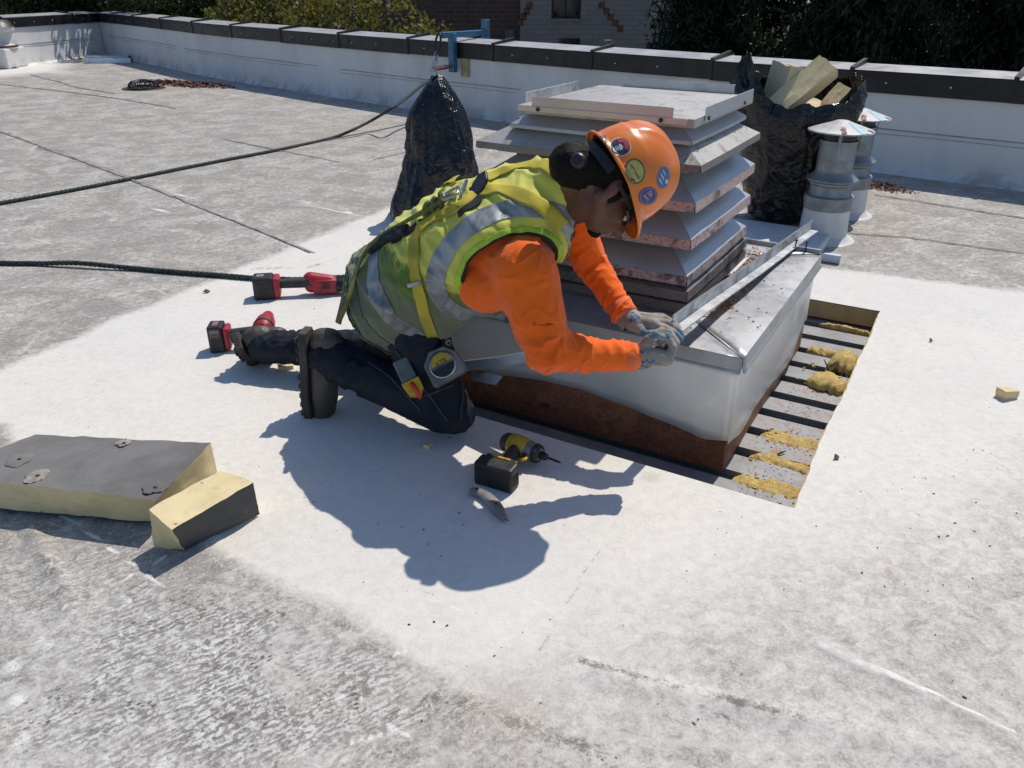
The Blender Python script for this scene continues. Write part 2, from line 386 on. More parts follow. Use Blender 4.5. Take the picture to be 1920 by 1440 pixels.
for _ in range(34):
    x = rsq.uniform(-40, 1000); y = rsq.uniform(1060, 1440); L_ = rsq.uniform(15, 75); an_ = rsq.choice([-.45, -.45, .55, .2])+rsq.uniform(-.15, .15)
    seam_line((x, y), (x+L_*math.cos(an_), y+L_*math.sin(an_)), rsq.uniform(.004, .010), rsq.uniform(.35, .75), .2, .8)
for k_ in range(14):
    a_ = -1.2+k_*.17; seam_line((-30+95*math.cos(a_), 1330+105*math.sin(a_)), (-30+95*math.cos(a_+.17), 1330+105*math.sin(a_+.17)), .010, .55, .3, 1)
for _ in range(26):
    x = rsq.uniform(1050, 1900); y = rsq.uniform(980, 1430); L_ = rsq.uniform(20, 120); an_ = .24+rsq.uniform(-.2, .2)
    seam_line((x, y), (x+L_*math.cos(an_), y+L_*math.sin(an_)), rsq.uniform(.004, .012), rsq.uniform(.18, .36), .2, 1)
for _ in range(40):
    x = rsq.uniform(-60, 700); y = rsq.uniform(240, 560); L_ = rsq.uniform(20, 90); an_ = rsq.choice([.35, -.15])+rsq.uniform(-.15, .15)
    seam_line((x, y), (x+L_*math.cos(an_), y+L_*math.sin(an_)), rsq.uniform(.012, .03), rsq.uniform(.25, .5), .2, 1)
pale = np.zeros(len(P2))
PL = []
for _ in range(46):
    x = rsq.uniform(-60, 800) if _ % 2 else rsq.uniform(-60, 1000); y = rsq.uniform(380, 640) if _ % 2 else rsq.uniform(1100, 1440); L_ = rsq.uniform(15, 70); an_ = rsq.uniform(-.7, .5); PL.append(((x, y), (x+L_*math.cos(an_), y+L_*math.sin(an_)), rsq.uniform(.005, .014), rsq.uniform(.3, .7)))
for a, b, wd, st in tuple(PL)+(((1540, 1212), (1640, 1262), .022, .42), ((1630, 1250), (1730, 1298), .016, .5), ((1720, 1290), (1900, 1370), .010, .5), ((100, 955), (330, 1120), .006, .6), ((150, 985), (90, 960), .006, .5), ((20, 1240), (45, 1440), .014, .6), ((560, 380), (650, 400), .01, .8), ((650, 400), (700, 375), .012, .7), ((650, 400), (740, 415), .01, .6), ((1000, 1370), (1500, 1410), .02, .3), ((120, 1150), (330, 1035), .006, .6)):
    d, t = seg_d(P2+np.c_[nz2, nz]*.01, at(*a)[:2], at(*b)[:2]); pale = np.maximum(pale, st*sm(d, wd, wd*.2))
warm = np.zeros(len(P2))
for c, r, st in (((590, 420), .3, .25), ((1220, 895), .05, .5), ((930, 1340), .2, .25), ((270, 165), .9, .55), ((380, 158), .6, .8), ((1640, 345), .45, .9), ((600, 250), .6, .3)):
    q = at(*c)[:2]; warm = np.maximum(warm, st*sm(np.linalg.norm(P2-q, axis=1)*(1+nz*.7+nz2*.4), r, r*.15))
# relief: slack membrane, buckles and laps
zz += .0035*nz*sm(P2[:, 1], 9, 2)
d = seam_line((55, 985), (140, 1140), .001, 0); zz += .010*sm(d, .035, 0)
d = seam_line((240, 1110), (400, 1010), .001, 0); zz += .006*sm(d, .03, 0)
d = seam_line((100, 1150), (420, 960), .001, 0); zz += .006*sm(d, .022, 0)
d = seam_line((1120, 1262), (1900, 1440), .001, 0); zz += .007*sm(d, .05, 0)
d = seam_line((1540, 1210), (1900, 1385), .001, 0); zz += .006*sm(d, .03, 0)
d = seam_line((880, 1300), (850, 1420), .001, 0); zz += .008*sm(d, .03, 0)
zz += .0020*nz2*rib
near_hole = (P2[:, 0] > 0)
inside = (gu.ravel() > HU0-.05) & (gu.ravel() < HU1+.05) & (gv.ravel() > HV0-.05) & (gv.ravel() < HV1+.05)
zz[inside] *= .2
P3 = P3.reshape(-1, 3).copy(); P3[:, 2] = zz
# the cut edge is not ruler straight
gU = gu.ravel(); gV = gv.ravel()
on = (np.abs(gV-HV0) < 1e-6) & (gU > HU0-1e-6) & (gU < HU1+1e-6)
wob = np.array([noise.noise(Vector((u*2.3, 5, 0)))*.012+noise.noise(Vector((u*11, 5, 0)))*.005+noise.noise(Vector((u*30, 5, 0)))*.002 for u in gU])
P3[on] += (E2*1.0)[None]*wob[on][:, None]; P3[on, 2] += .002
nU, nV = len(U), len(Vv)
iu, iv = np.meshgrid(np.arange(nU-1), np.arange(nV-1), indexing='ij')
outl = [at(x, y, .69)[:2] for x, y in ((183, 24), (290, 34), (400, 46), (528, 55), (640, 64.5), (800, 76), (967, 87), (1200, 104), (1400, 118), (1660, 133), (1920, 150), (2200, 168))]
outp = [q+nrm(np.array([.55, .83]))*.10 for q in outl]
outp = [outp[0]+nrm(at(17, 33, .69)[:2]-outl[0])*9]+outp+[outp[-1]+nrm(outp[-1]-outp[-2])*12, np.array([16, -8.]), np.array([-16, -8.])]
gone = inpoly_d(P2, np.array(outp)).reshape(nU, nV) < 0
hole0 = gone[:-1, :-1] & gone[1:, 1:]
hole = (U[:-1][:, None] > HU0-1e-6) & (U[1:][:, None] < HU1+1e-6) & (Vv[:-1][None] > HV0-1e-6) & (Vv[1:][None] < HV1+1e-6)
hole = hole | hole0
k = (iu*nV+iv)[~hole]; Fq = np.stack([k, k+nV, k+nV+1, k+1], -1)
roof = mk('roof_surface', P3, Fq.tolist(), ROOF, smooth=True, org=(0, 0, 0)); tag(roof, kind='structure')
for nm, arr in (('dirt', dirt), ('rib', rib), ('seam', seamA), ('pale', pale), ('warm', warm)):
    at_ = roof.data.attributes.new(nm, 'FLOAT', 'POINT'); at_.data.foreach_set('value', np.clip(arr, 0, 1).astype(np.float32))
SEAMD = NT('grimy_lap_edge'); SEAMM = SEAMD.set(SEAMD.mix(SEAMD.ramp(SEAMD.noise(9, 8, .75, 1), .42, .60), (.36, .34, .315), (.19, .175, .155)), .85, 0, .2)
def lap(pts, w0, seed, ragged=.6):
    P = [np.array([*at(x, y)[:2], .0]) for x, y in pts]; rows = []; acc = 0
    for a, b in zip(P[:-1], P[1:]):
        L = np.linalg.norm(b-a); t_ = (b-a)/L; s_ = np.array([-t_[1], t_[0], 0])
        for k in range(int(L/.02)+1):
            f = k*.02/L; c = a+(b-a)*f; acc += .02
            c = c+s_*(.010*noise.noise(Vector((acc*1.7, seed, 0)))+.004*noise.noise(Vector((acc*9, seed, 3))))
            wl = w0*max(.12, 1+1.3*ragged*noise.noise(Vector((acc*1.3, seed, 5)))+ragged*noise.noise(Vector((acc*8, seed, 7)))+.4*noise.noise(Vector((acc*30, seed, 9))))
            wr = w0*max(.12, 1+1.3*ragged*noise.noise(Vector((acc*1.1, seed+9, 5)))+ragged*noise.noise(Vector((acc*7, seed+9, 7)))+.4*noise.noise(Vector((acc*28, seed+9, 9))))
            zt = .004+.0030; rows.append([c-s_*wl*.5+E3*.0042, c-s_*wl*.2+E3*zt, c+s_*wr*.2+E3*zt, c+s_*wr*.5+E3*.0042])
    mb = MB(); mb.grid(rows); o = mb.obj('membrane_lap', SEAMM, smooth=True, org=(0, 0, 0)); o.parent = roof
lap([(-160, 188), (120, 290), (235, 332), (330, 371)], .030, 1, .8); lap([(330, 371), (450, 420), (585, 474)], .016, 2)
lap([(60, 20+120), (150, 165), (215, 176)], .05, 3, .9); lap([(0, 158), (120, 172), (230, 186), (330, 204)], .035, 4, .8)
lap([(1640, 366), (1760, 385), (1960, 416)], .018, 5, .8); lap([(1560, 436), (1700, 446), (1960, 482)], .012, 6, .9); lap([(420, 262), (520, 282), (640, 305)], .012, 7, .9)
lap([(700, 300), (860, 262)], .008, 8, .8)
# far ground below the building, out to the horizon
lawn = NT('lawn'); lm = lawn.set(lawn.mix(lawn.ramp(lawn.noise(.8, 6), .3, .7), (.035, .05, .02), (.06, .055, .035)), .95)
mb = MB(); mb.add([(-300, -100, -5), (300, -100, -5), (300, 300, -5), (-300, 300, -5)], [(0, 1, 2, 3)]); g = mb.obj('ground', lm, org=(0, 0, -5)); tag(g, kind='structure')
# insulation layer seen in the cut
mb = MB()
def qbox(u0, u1, v0, v1, z0, z1, mi=0, m=None):
    (m or mb).hexa([bx(u0, v0, z0), bx(u1, v0, z0), bx(u1, v1, z0), bx(u0, v1, z0), bx(u0, v0, z1), bx(u1, v0, z1), bx(u1, v1, z1), bx(u0, v1, z1)], mi)
FOAMD = m_foam('aged_foam_edge', (.50, .40, .20), (.36, .29, .15))
qbox(HU1, HU1+.06, HV0-.06, HV1+.06, DECK+.012, -.004)
qbox(HU0-.06, HU0, HV0-.06, HV1+.06, DECK+.002, -.004)
mb.prism([bx(HU0, HV0, -.004)]+[bx(u, HV0+.004+noise.noise(Vector((u*2.3, 5, 0)))*.010, -.004) for u in np.arange(HU0+.02, HU1-.01, .05)]+[bx(HU1, HV0, -.004), bx(HU1, HV0-.06, -.004), bx(HU0, HV0-.06, -.004)], (0, 0, DECK+.006))
qbox(HU0, HU1, HV1, HV1+.06, DECK+.002, -.004)
o = mb.obj('cut_insulation_layer', FOAMD); tag(o, kind='structure')
# ------------------------------------------------------------------ metal deck in the opening
DECKM = simple('deck_primer_grey', (.30, .305, .31), (.22, .222, .225), 9, .5, .1, .15, 40)
def m_perf():
    n = NT('perforated_flute'); v = n.map(scale=(1, 1, 1), rot=(0, 0, math.radians(29.7)))
    d = n.voro(105, v, rnd=.05); col = n.mix(n.ramp(d, .32, .22), (.15, .155, .16), (.004, .004, .005))
    return n.set(col, .5, .2)
PERF = m_perf()
DUST = simple('sawdust_dusted_deck', (.34, .345, .35), (.42, .22, .12), 26, .75, 0, .5, 120, lo=.50, hi=.72)
t = thing('metal_roof_deck', bx(.6, 0, DECK-.05), 'grey fluted metal roof deck exposed in the opening beside the curb', 'roof deck')
PU = .152
flat_me = None
for i in range(12):
    u0 = HU0-.06+i*PU
    mb = MB(); qbox(u0, min(u0+.098, HU1+.04), HV0-.12, HV1+.1, DECK-.003, DECK)
    o = mb.obj('deck_flat', DECKM if i not in (3, 4, 5, 6) else DUST, t)
    a = u0+.098
    if a < HU1:
        mb = MB(); y0, y1 = HV0-.12, HV1+.1
        prof = [(a, DECK-.0015), (a+.008, DECK-.038), (a+.046, DECK-.038), (a+.054, DECK-.0015)]
        mb.grid([[bx(u, v, z) for u, z in prof] for v in (y0, y1)])
        mb.obj('deck_flute', PERF, t)
# ------------------------------------------------------------------ yellow wool scraps on the deck
def m_wool():
    n = NT('yellow_mineral_wool'); v = n.map(scale=(1, 1, 1)); f = n.noise(22, 9, .75, 2.2)
    col = n.mix(n.ramp(f, .32, .66), (.92, .73, .32), (.68, .46, .15)); col = n.mix(n.ramp(n.noise(26, 7, .8), .54, .66, 0, .75), col, (.50, .20, .06))
    n.bump(n.noise(80, 8, .85, 1.5), 1.0, .010)
    return n.set(col, .95, 0, .1)
WOOL = m_wool()
def wool(name, a, b, wd, h, seed, label, grp='yellow wool scraps left in the deck opening', curl=0):
    a = np.array(a, float); b = np.array(b, float); d = b-a; L = np.linalg.norm(d); d /= L; s = np.array([-d[1], d[0], 0])
    n = max(14, int(L/.004)); m = 26; P = []
    for i in range(n+1):
        t_ = i/n; row = []; en = min(1, 5*t_*(1+.0), (1-t_)*14+.1)**.5
        wl = 1+.5*noise.noise(Vector((t_*L*22, seed, 1)))+.4*noise.noise(Vector((t_*L*70, seed, 5))); wr = 1+.5*noise.noise(Vector((t_*L*22, seed, 31)))+.4*noise.noise(Vector((t_*L*70, seed, 35)))
        for j in range(m):
            q = math.pi*2*j/m; c_, s_ = math.cos(q), math.sin(q); w2 = wl if c_ > 0 else wr
            e = noise.noise(Vector((t_*L*60, c_*2+seed, s_)))*.6+noise.noise(Vector((t_*L*150, c_*5+seed, s_*3)))*.45
            top = max(-.15, math.copysign(abs(s_)**.6, s_))*(1+.5*e+.3*noise.noise(Vector((t_*L*14, seed+c_, 2))))
            off = s*math.copysign(abs(c_)**.8, c_)*wd/2*en*w2+E3*(top*h*en+curl*h*(t_*(1-t_))*2*(1+.5*c_))
            row.append(a+d*t_*L+off)
        row.append(row[0]); P.append(row)
    mb = MB(); mb.grid(P); mb.F.append(tuple(range(m))[::-1]); mb.M.append(0); mb.F.append(tuple(n*(m+1)+k for k in range(m))); mb.M.append(0)
    o = mb.obj(name, WOOL, smooth=True); tag(o, label, 'insulation scrap', grp); return o
fl = [HU0-.06+i*PU+.098+.027 for i in range(12)]
wz = DECK-.022
W_ = [(0, .02, -.240, 'long ragged yellow wool strip in the flute nearest the camera'), (1, -.03, -.240, 'thick yellow wool strip second from the front of the opening'),
      (2, -.04, -.240, 'thin frayed yellow wool strip third from the front of the opening'), (3, -.035, -.240, 'orange dusted yellow wool strip in the middle of the opening')]
for i, v0, v1, lb in W_:
    wool('wool_strip', bx(fl[i]+.004, v0, wz), bx(fl[i]-.004, v1, wz), .090 if i != 2 else .066, .028, i+2, lb)
wool('wool_clump', bx(fl[6]+.02, -.09, DECK), bx(fl[6]-.005, -.235, DECK), .095, .026, 21, 'crumpled yellow wool clump lying across the deck under a wood splinter', curl=1.2)
wool('wool_clump', bx(fl[7]+.065, -.13, DECK), bx(fl[7]+.05, -.238, DECK), .12, .032, 33, 'large torn yellow wool tuft at the right edge of the opening', curl=1.6)
wool('wool_strip', bx(fl[8]+.01, -.03, DECK-.01), bx(fl[8]+.0, -.15, DECK-.01), .05, .03, 41, 'small yellow wool wisp near the back of the opening')
wool('wool_strip', bx(1.37, -.02, DECK), bx(1.36, -.235, DECK), .022, .018, 51, 'thin yellow wool line at the foot of the back foam edge')
rsw = random.Random(17); ptw = [bx(fl[rsw.choice([0, 1, 2, 3, 3, 6, 7, 7])]+rsw.gauss(0, .028), rsw.uniform(-.235, -.05), DECK+.001) for _ in range(150)]
# crumbs of wood and sawdust on the deck
CHIP = simple('cedar_chips', (.42, .19, .09), (.26, .11, .05), 40, .85)
def crumbs(name, pts, size, m, kindlabel=None, seed=1, flat=.5):
    rs = random.Random(seed); mb = MB()
    for p in pts:
        s = size*rs.uniform(.4, 1.3); a = rs.uniform(0, 6.28); A = np.array([[math.cos(a), math.sin(a), 0], [-math.sin(a), math.cos(a), 0], [0, 0, 1.]])
        mb.box(np.array(p)+E3*s*flat*.4, (s*rs.uniform(.7, 2.2), s*rs.uniform(.5, 1), s*flat), A)
    o = mb.obj(name, m); tag(o, kindlabel, kind='stuff'); return o
rs = random.Random(4); pts = []
for k in range(420):
    i = rs.choice([1, 2, 2, 3, 3, 4, 4, 5, 5, 6]); u = HU0-.06+i*PU+rs.uniform(.004, .094); pts.append(bx(u, rs.gauss(-.12, .05), DECK) )
pts = [p for p in pts if -.238 < (p-BOX)@E2 < -.02]
crumbs('sawdust_crumbs', pts, .0026, CHIP); crumbs('wool_crumbs', ptw, .006, WOOL, None, 3)
SPL = simple('dark_wood_splinter', (.10, .065, .045), (.05, .03, .02), 30, .8)
for k, (u, v, L, a, lb) in enumerate(((.19, -.13, .05, .5, 'dark bent twig on the deck flat beside the middle wool strip'), (.835, -.145, .045, 1.9, 'dark wood splinter standing in the crumpled wool clump'), (.855, -.16, .03, .3, 'short dark splinter beside the standing one'))):
    mb = MB(); c = bx(u, v, DECK+(.006 if k == 0 else .05)); d = np.array([math.cos(a), math.sin(a), 0.1 if k == 0 else .8])
    mb.tube([c-d*L/2, c+E3*.002, c+d*L/2], [.002, .004, .0015], 5); tag(mb.obj('wood_splinter', SPL), lb, 'splinter')

# ------------------------------------------------------------------ curb with its sheet metal
BU, BV = 1.09, 1.24
ZC = .30
curb = thing('roof_curb', bx(BU/2, BV/2, DECK), 'square wooden curb wrapped in bright sheet metal standing in the cut opening', 'roof curb')
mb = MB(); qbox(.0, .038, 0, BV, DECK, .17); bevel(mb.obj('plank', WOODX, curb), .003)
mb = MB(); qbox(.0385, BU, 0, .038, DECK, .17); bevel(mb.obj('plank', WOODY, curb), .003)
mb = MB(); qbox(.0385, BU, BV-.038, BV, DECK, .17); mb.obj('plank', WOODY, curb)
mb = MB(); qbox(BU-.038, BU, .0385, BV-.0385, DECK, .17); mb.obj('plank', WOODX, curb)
def planeproj(pts, axis, val):
    out = []
    for x, y in pts:
        d = ray(x, y); nn = E1 if axis == 0 else E2
        t_ = ((BOX+nn*val-_C)@nn)/(d@nn); p = _C+d*t_-BOX; out.append((p@(E2 if axis == 0 else E1), p[2]))
    return out
fr = planeproj([(936, 701), (960, 702), (987, 706), (1015, 711), (1044, 719), (1085, 730), (1121, 743), (1150, 754), (1179, 765), (1215, 779), (1255, 792), (1294, 808), (1319, 821), (1340, 823), (1364, 826)], 0, -.004)
rt = planeproj([(1369, 825), (1382, 812), (1395, 795), (1410, 774), (1440, 729), (1462, 697), (1485, 661), (1498, 632), (1509, 601), (1519, 588)], 1, -.004)
def skirt(edge, fn, L, nm):
    e = sorted(edge); xs = [0.0]+[x for x, z in e if .004 < x < L]+[L]; zs = [e[0][1]]+[z for x, z in e if .004 < x < L]+[e[-1][1]]
    mb = MB(); xf = np.linspace(0, L, 60); zf = np.interp(xf, xs, zs); P = []; Q = []
    for x, z in zip(xf, zf):
        cc = min(1, x/.10); P.append([fn(x, z*(1-k)+.262*k, cc*(.0045*math.sin(x*9+1)*(1-k)+.012*(1-k)**4*abs(noise.noise(Vector((x*3, 1, L)))))) for k in np.linspace(0, 1, 9)])
    n0 = len(P); mb.grid(P)
    Q = [[p for p in row] for row in P]
    o = mb.obj(nm, SKIRT, curb, smooth=True)
    sl = o.modifiers.new('thickness', 'SOLIDIFY'); sl.thickness = .0012; sl.offset = 0
    return o
skirt(fr, lambda v, z, o: bx(-.005-o, v-.005, z), BV, 'metal_skirt')
skirt(rt, lambda u, z, o: bx(u-.005, -.005-o, z), BU+.004, 'metal_skirt')
# flashing tray: four mitred panels, each with a turned-down lip
SU0, SU1, SV0, SV1 = .225, .90, .235, 1.0
cor_out = [(-.012, -.014), (BU+.012, -.014), (BU+.012, BV+.012), (-.012, BV+.012)]
cor_in = [(SU0-.02, SV0-.02), (SU1+.04, SV0-.02), (SU1+.04, SV1+.02), (SU0-.02, SV1+.02)]
for i in range(4):
    a, b = cor_out[i], cor_out[(i+1) % 4]; c, d = cor_in[(i+1) % 4], cor_in[i]
    mid = np.array([(a[0]+b[0])/2, (a[1]+b[1])/2]); ctr = np.array([BU/2, BV/2]); on = mid-ctr; on = on/np.linalg.norm(on)
    if abs(on[0]) > abs(on[1]): on = np.array([np.sign(on[0]), 0])
    else: on = np.array([0, np.sign(on[1])])
    P = []
    N = 24
    for k in range(N+1):
        f = k/N; A = np.array(a)*(1-f)+np.array(b)*f; D = np.array(d)*(1-f)+np.array(c)*f; row = []
        wv = .003*math.sin(f*11+i*2)
        row.append(bx(*(A+on*.010), ZC-.047)); row.append(bx(*(A+on*.003), ZC-.040)); row.append(bx(*(A+on*.0005), ZC-.003)); row.append(bx(*A, ZC))
        for g_ in np.linspace(.12, 1, 7):
            q = A*(1-g_)+D*g_; row.append(bx(*q, ZC+.002+.004*g_+wv*math.sin(g_*3.1)))
        P.append(row)
    mb = MB(); mb.grid(P); o = mb.obj('flashing_panel', FLASH, curb, smooth=True, sharp=40)
    sl = o.modifiers.new('thickness', 'SOLIDIFY'); sl.thickness = .0015; sl.offset = -1
    # raised mitre seam
    mb = MB(); A = np.array(a); D = np.array(d)
    mb.tube([bx(*A, ZC+.002), bx(*(A*.5+D*.5), ZC+.005), bx(*D, ZC+.008)], .0035, 6, flat=.5); mb.obj('mitre_seam', FLASH, curb, smooth=True)
# upstand round the vent base
mb = MB()
for u0, u1, v0, v1 in ((SU0-.022, SU0-.019, SV0-.02, SV1+.02), (SU1+.039, SU1+.042, SV0-.02, SV1+.02), (SU0-.019, SU1+.039, SV0-.022, SV0-.019), (SU0-.019, SU1+.039, SV1+.019, SV1+.022)): pass
# raised back hem with a screw or two
mb = MB(); qbox(BU+.004, BU+.009, -.01, .60, ZC+.003, ZC+.022); bevel(mb.obj('back_hem', GALV_D, curb), .001)
for v in (.045, .085): 
    mb = MB(); mb.tube([bx(BU-.005, v, ZC+.004), bx(BU-.002, v, ZC+.045)], .0028, 8); mb.tube([bx(BU-.002, v, ZC+.045), bx(BU-.002, v, ZC+.05)], .006, 8); mb.obj('screw', BLACKP, curb, smooth=True, sharp=40)
# sawdust lying in the gutter by the vent
rs = random.Random(8); pts = [bx(rs.uniform(.22, .98), rs.gauss(.165, .022), ZC+.008) for _ in range(900)]+[bx(rs.uniform(.93, 1.05), rs.uniform(.1, .5), ZC+.008) for _ in range(120)]
crumbs('wood_shavings', pts, .006, simple('shavings', (.52, .30, .15), (.36, .19, .09), 50, .9))
rs = random.Random(11); pts = [bx(rs.uniform(.1, 1.0), rs.uniform(.0, .2), ZC+.006) for _ in range(90)]
crumbs('dust_specks', pts, .003, SPL)

# ------------------------------------------------------------------ louvred vent
def m_coat(nm, c, dirt, dc=(.11, .085, .075), sc=9, rough=.4, metal=.25):
    n = NT(nm); col = n.mix(n.ramp(n.noise(3, 5, .6, .4), .4, .7), c, tuple(x*.86 for x in c))
    g = n.ramp(n.noise(sc, 10, .78, .7), .66-.3*dirt, .80-.3*dirt)
    sp = n.ramp(n.noise(130, 3, .6), .62-.12*dirt, .70-.1*dirt, 0, .8)
    g = n.math('MAXIMUM', g, n.math('MULTIPLY', sp, min(1., dirt*1.6)))
    col = n.mix(n.math('MULTIPLY', g, .9), col, dc); n.bump(n.noise(2.2, 3), .15, .02)
    return n.set(col, n.mix(g, rough, .85), n.math('MULTIPLY', n.math('SUBTRACT', 1, g), metal))
COATW = m_coat('grey_white_coated_metal', (.52, .53, .54), .2, rough=.33, metal=.35)
COATF = m_coat('stained_shirt_tinted_fascia', (.56, .44, .41), .62, (.085, .06, .055), 12)  # pink base paints in the orange shirt's reflection; dark stains are real
COATT = m_coat('weathered_top_metal', (.44, .43, .41), .5, (.18, .165, .15), 14, .5)
COATD = m_coat('black_stained_metal', (.22, .205, .20), .5, (.05, .042, .04), 4, .45)
vent = thing('louvred_roof_vent', bx(.55, .62, ZC), 'stack of square metal louvre tiers with a flanged top plate behind the worker', 'roof vent')
def tier(u0, u1, v0, v1, zt, fh, rise, ins, mt, mf, nm='louvre_tier'):
    o = [(u0, v0), (u1, v0), (u1, v1), (u0, v1)]; i_ = [(u0+ins, v0+ins), (u1-ins, v0+ins), (u1-ins, v1-ins), (u0+ins, v1-ins)]
    mb = MB(); n = 16
    for k in range(4):
        a, b = o[k], o[(k+1) % 4]; c, d = i_[(k+1) % 4], i_[k]; P = []
        for s_ in range(n+1):
            f = s_/n; A = np.array(a)*(1-f)+np.array(b)*f; D = np.array(d)*(1-f)+np.array(c)*f
            sag = -.003*math.sin(math.pi*f)*(.6+noise.noise(Vector((zt*9, k, 0))))
            P.append([bx(*(A*(1-g_)+D*g_), zt+rise*g_+sag*(1-g_)) for g_ in (0, .33, .66, 1)])
        mb.grid(P)
    op = mb.obj(nm, mt, vent)
    sl = op.modifiers.new('thickness', 'SOLIDIFY'); sl.thickness = .002; sl.offset = -1
    mb = MB()
    for k in range(4):
        a, b = np.array(o[k]), np.array(o[(k+1) % 4]); dv = (b-a)/np.linalg.norm(b-a); nn = np.array([dv[1], -dv[0]]); P = []
        for s_ in range(n+1):
            f = s_/n; A = a*(1-f)+b*f; wv = .0025*noise.noise(Vector((f*6, k, zt*20))); sag = -.003*math.sin(math.pi*f)*(.6+noise.noise(Vector((zt*9, k, 0))))
            P.append([bx(*(A+nn*.001), zt+sag), bx(*(A+nn*(.003+wv)), zt-fh+sag), bx(*(A-nn*.016), zt-fh-.002+sag), bx(*(A-nn*.03), zt-fh+.010+sag)])
        mb.grid(P)
    of = mb.obj('fascia', mf, op); sl = of.modifiers.new('thickness', 'SOLIDIFY'); sl.thickness = .0018; sl.offset = 0
    # return flange below
    mb = MB(); j = ins*.55
    q = [(u0+j, v0+j), (u1-j, v0+j), (u1-j, v1-j), (u0+j, v1-j)]
    for k in range(4): mb.tube([bx(*q[k], zt-fh-.012), bx(*q[(k+1) % 4], zt-fh-.012)], .004, 6)
    mb.obj('drip_rail', COATF, op)
    return op
# core and base trays
mb = MB(); qbox(SU0+.09, SU1-.09, SV0+.09, SV1-.09, ZC+.004, .84); mb.obj('core', simple('dark_grey_core', (.2, .19, .19), None, 6), vent)  # plain dark grey core inside the tiers
tier(.215, .90, .235, .995, .338, .034, .012, .05, COATD, COATD, 'base_tray')
tier(.205, .89, .232, .985, .383, .030, .02, .04, COATD, COATD, 'base_tray')
for zt in (.432, .548, .661): tier(.205, .875, .238, .985, zt, .029, .080, .115, COATW, COATF)
tier(.205, .872, .234, 1.002, .770, .019, .055, .10, COATT, COATD)
SH = m_coat('bluish_upper_skirt', (.46, .47, .49), .25, (.2, .18, .17))
tier(.255, .845, .285, .90, .828, .010, .032, .05, SH, SH, 'upper_skirt')
# top plate with broken upstand flanges
pu0, pu1, pv0, pv1 = .235, .875, .275, .86
mb = MB(); N = 20; P = []
for i in range(N+1):
    row = []
    for j in range(N+1):
        a, b = i/N, j/N; h = .012*min(a, 1-a, b, 1-b)*2*1.6
        row.append(bx(pu0+(pu1-pu0)*a, pv0+(pv1-pv0)*b, .893+h))
    P.append(row)
mb.grid(P); qbox(pu0, pu1, pv0, pv1, .868, .8925)
mb.obj('top_plate', COATT, vent)
PINK = m_coat('shirt_tinted_coated_metal', (.66, .55, .50), .12)  # pink cast of the orange shirt put into the coating colour
def upst(nm, u0, u1, v0, v1, z1, m): mb = MB(); qbox(u0, u1, v0, v1, .876, z1, m=mb); return bevel(mb.obj(nm, m, vent), .001)
upst('flange', pu0-.004, pu0-.001, pv0+.065, pv1-.05, .922, PINK); upst('flange', pu0+.09, pu1-.02, pv0-.004, pv0-.001, .918, COATW)
upst('flange', pu1+.001, pu1+.004, pv0+.07, pv1-.09, .925, GALV); upst('flange', pu0+.05, pu1-.19, pv1+.001, pv1+.004, .925, GALV_D)
upst('edge_band', pu0-.0075, pu0-.0045, pv0+.02, pv1, .893, PINK)
for f in (.17, .87):
    mb = MB(); mb.lathe(bx(pu0-.009, pv0+(pv1-pv0)*f, .885), [(.0, .0), (.0065, .0), (.0065, .003), (0, .003)], 12, (E3, E2, -E1)); mb.obj('bolt', BLACKP, vent)
for f in (.18, .80):
    mb = MB(); mb.lathe(bx(pu0+(pu1-pu0)*f, pv0-.006, .884), [(0, 0), (.0065, 0), (.0065, .003), (0, .003)], 12, (E3, E1, -E2)); mb.obj('bolt', BLACKP, vent)
# ------------------------------------------------------------------ parapet
base = [at(x, y, .69)*np.array([1, 1, 0]) for x, y in ((183, 24), (290, 34), (400, 46), (528, 55), (640, 64.5), (800, 76), (967, 87), (1200, 104), (1400, 118), (1660, 133), (1920, 150), (2200, 168))]
def resample(pts, st):
    pts = [np.asarray(p, float) for p in pts]; m = len(pts); out = []
    for i in range(m-1):
        p0 = pts[max(i-1, 0)]; p1 = pts[i]; p2 = pts[i+1]; p3 = pts[min(i+2, m-1)]
        n = max(1, int(np.linalg.norm(p2-p1)/st))
        for k in range(n):
            t_ = k/n; out.append(.5*((2*p1)+(-p0+p2)*t_+(2*p0-5*p1+4*p2-p3)*t_**2+(-p0+3*p1-3*p2+p3)*t_**3))
    out.append(pts[-1]); return out
def smooth_line(P, it):
    P = np.array(P)
    for _ in range(it): P[1:-1] = P[1:-1]*.5+(P[:-2]+P[2:])*.25
    return P
W1 = smooth_line(resample(base, .15), 60)
leftend = W1[0]+nrm(at(17, 33, .69)*np.array([1, 1, 0])-W1[0])*9
W0 = np.array([leftend*(1-f)+W1[0]*f for f in np.linspace(0, 1, 60)])
def frames(P):
    T = np.gradient(P, axis=0); T[:, 2] = 0; T /= np.linalg.norm(T, axis=1)[:, None]; return T, np.c_[-T[:, 1], T[:, 0], T[:, 2]*0]
def sweep(P, prof, name, m, parent, smooth=False, i0=0, i1=None, wav=0):
    T, N = frames(P); i1 = len(P) if i1 is None else i1; rows = []
    for i in range(i0, i1):
        wv = wav*noise.noise(Vector((i*.23, 0, 7)))
        rows.append([P[i]+N[i]*(a+wv)+E3*(z+wv*.3) for a, z in prof])
    mb = MB(); mb.grid(rows); mb.F.append(tuple(range(len(prof)))); mb.M.append(0); mb.F.append(tuple((len(rows)-1)*len(prof)+k for k in range(len(prof)))[::-1]); mb.M.append(0)
    return mb.obj(name, m, parent, smooth=smooth, sharp=35)
def cum(P): return np.r_[0, np.cumsum(np.linalg.norm(np.diff(P, axis=0), axis=1))]
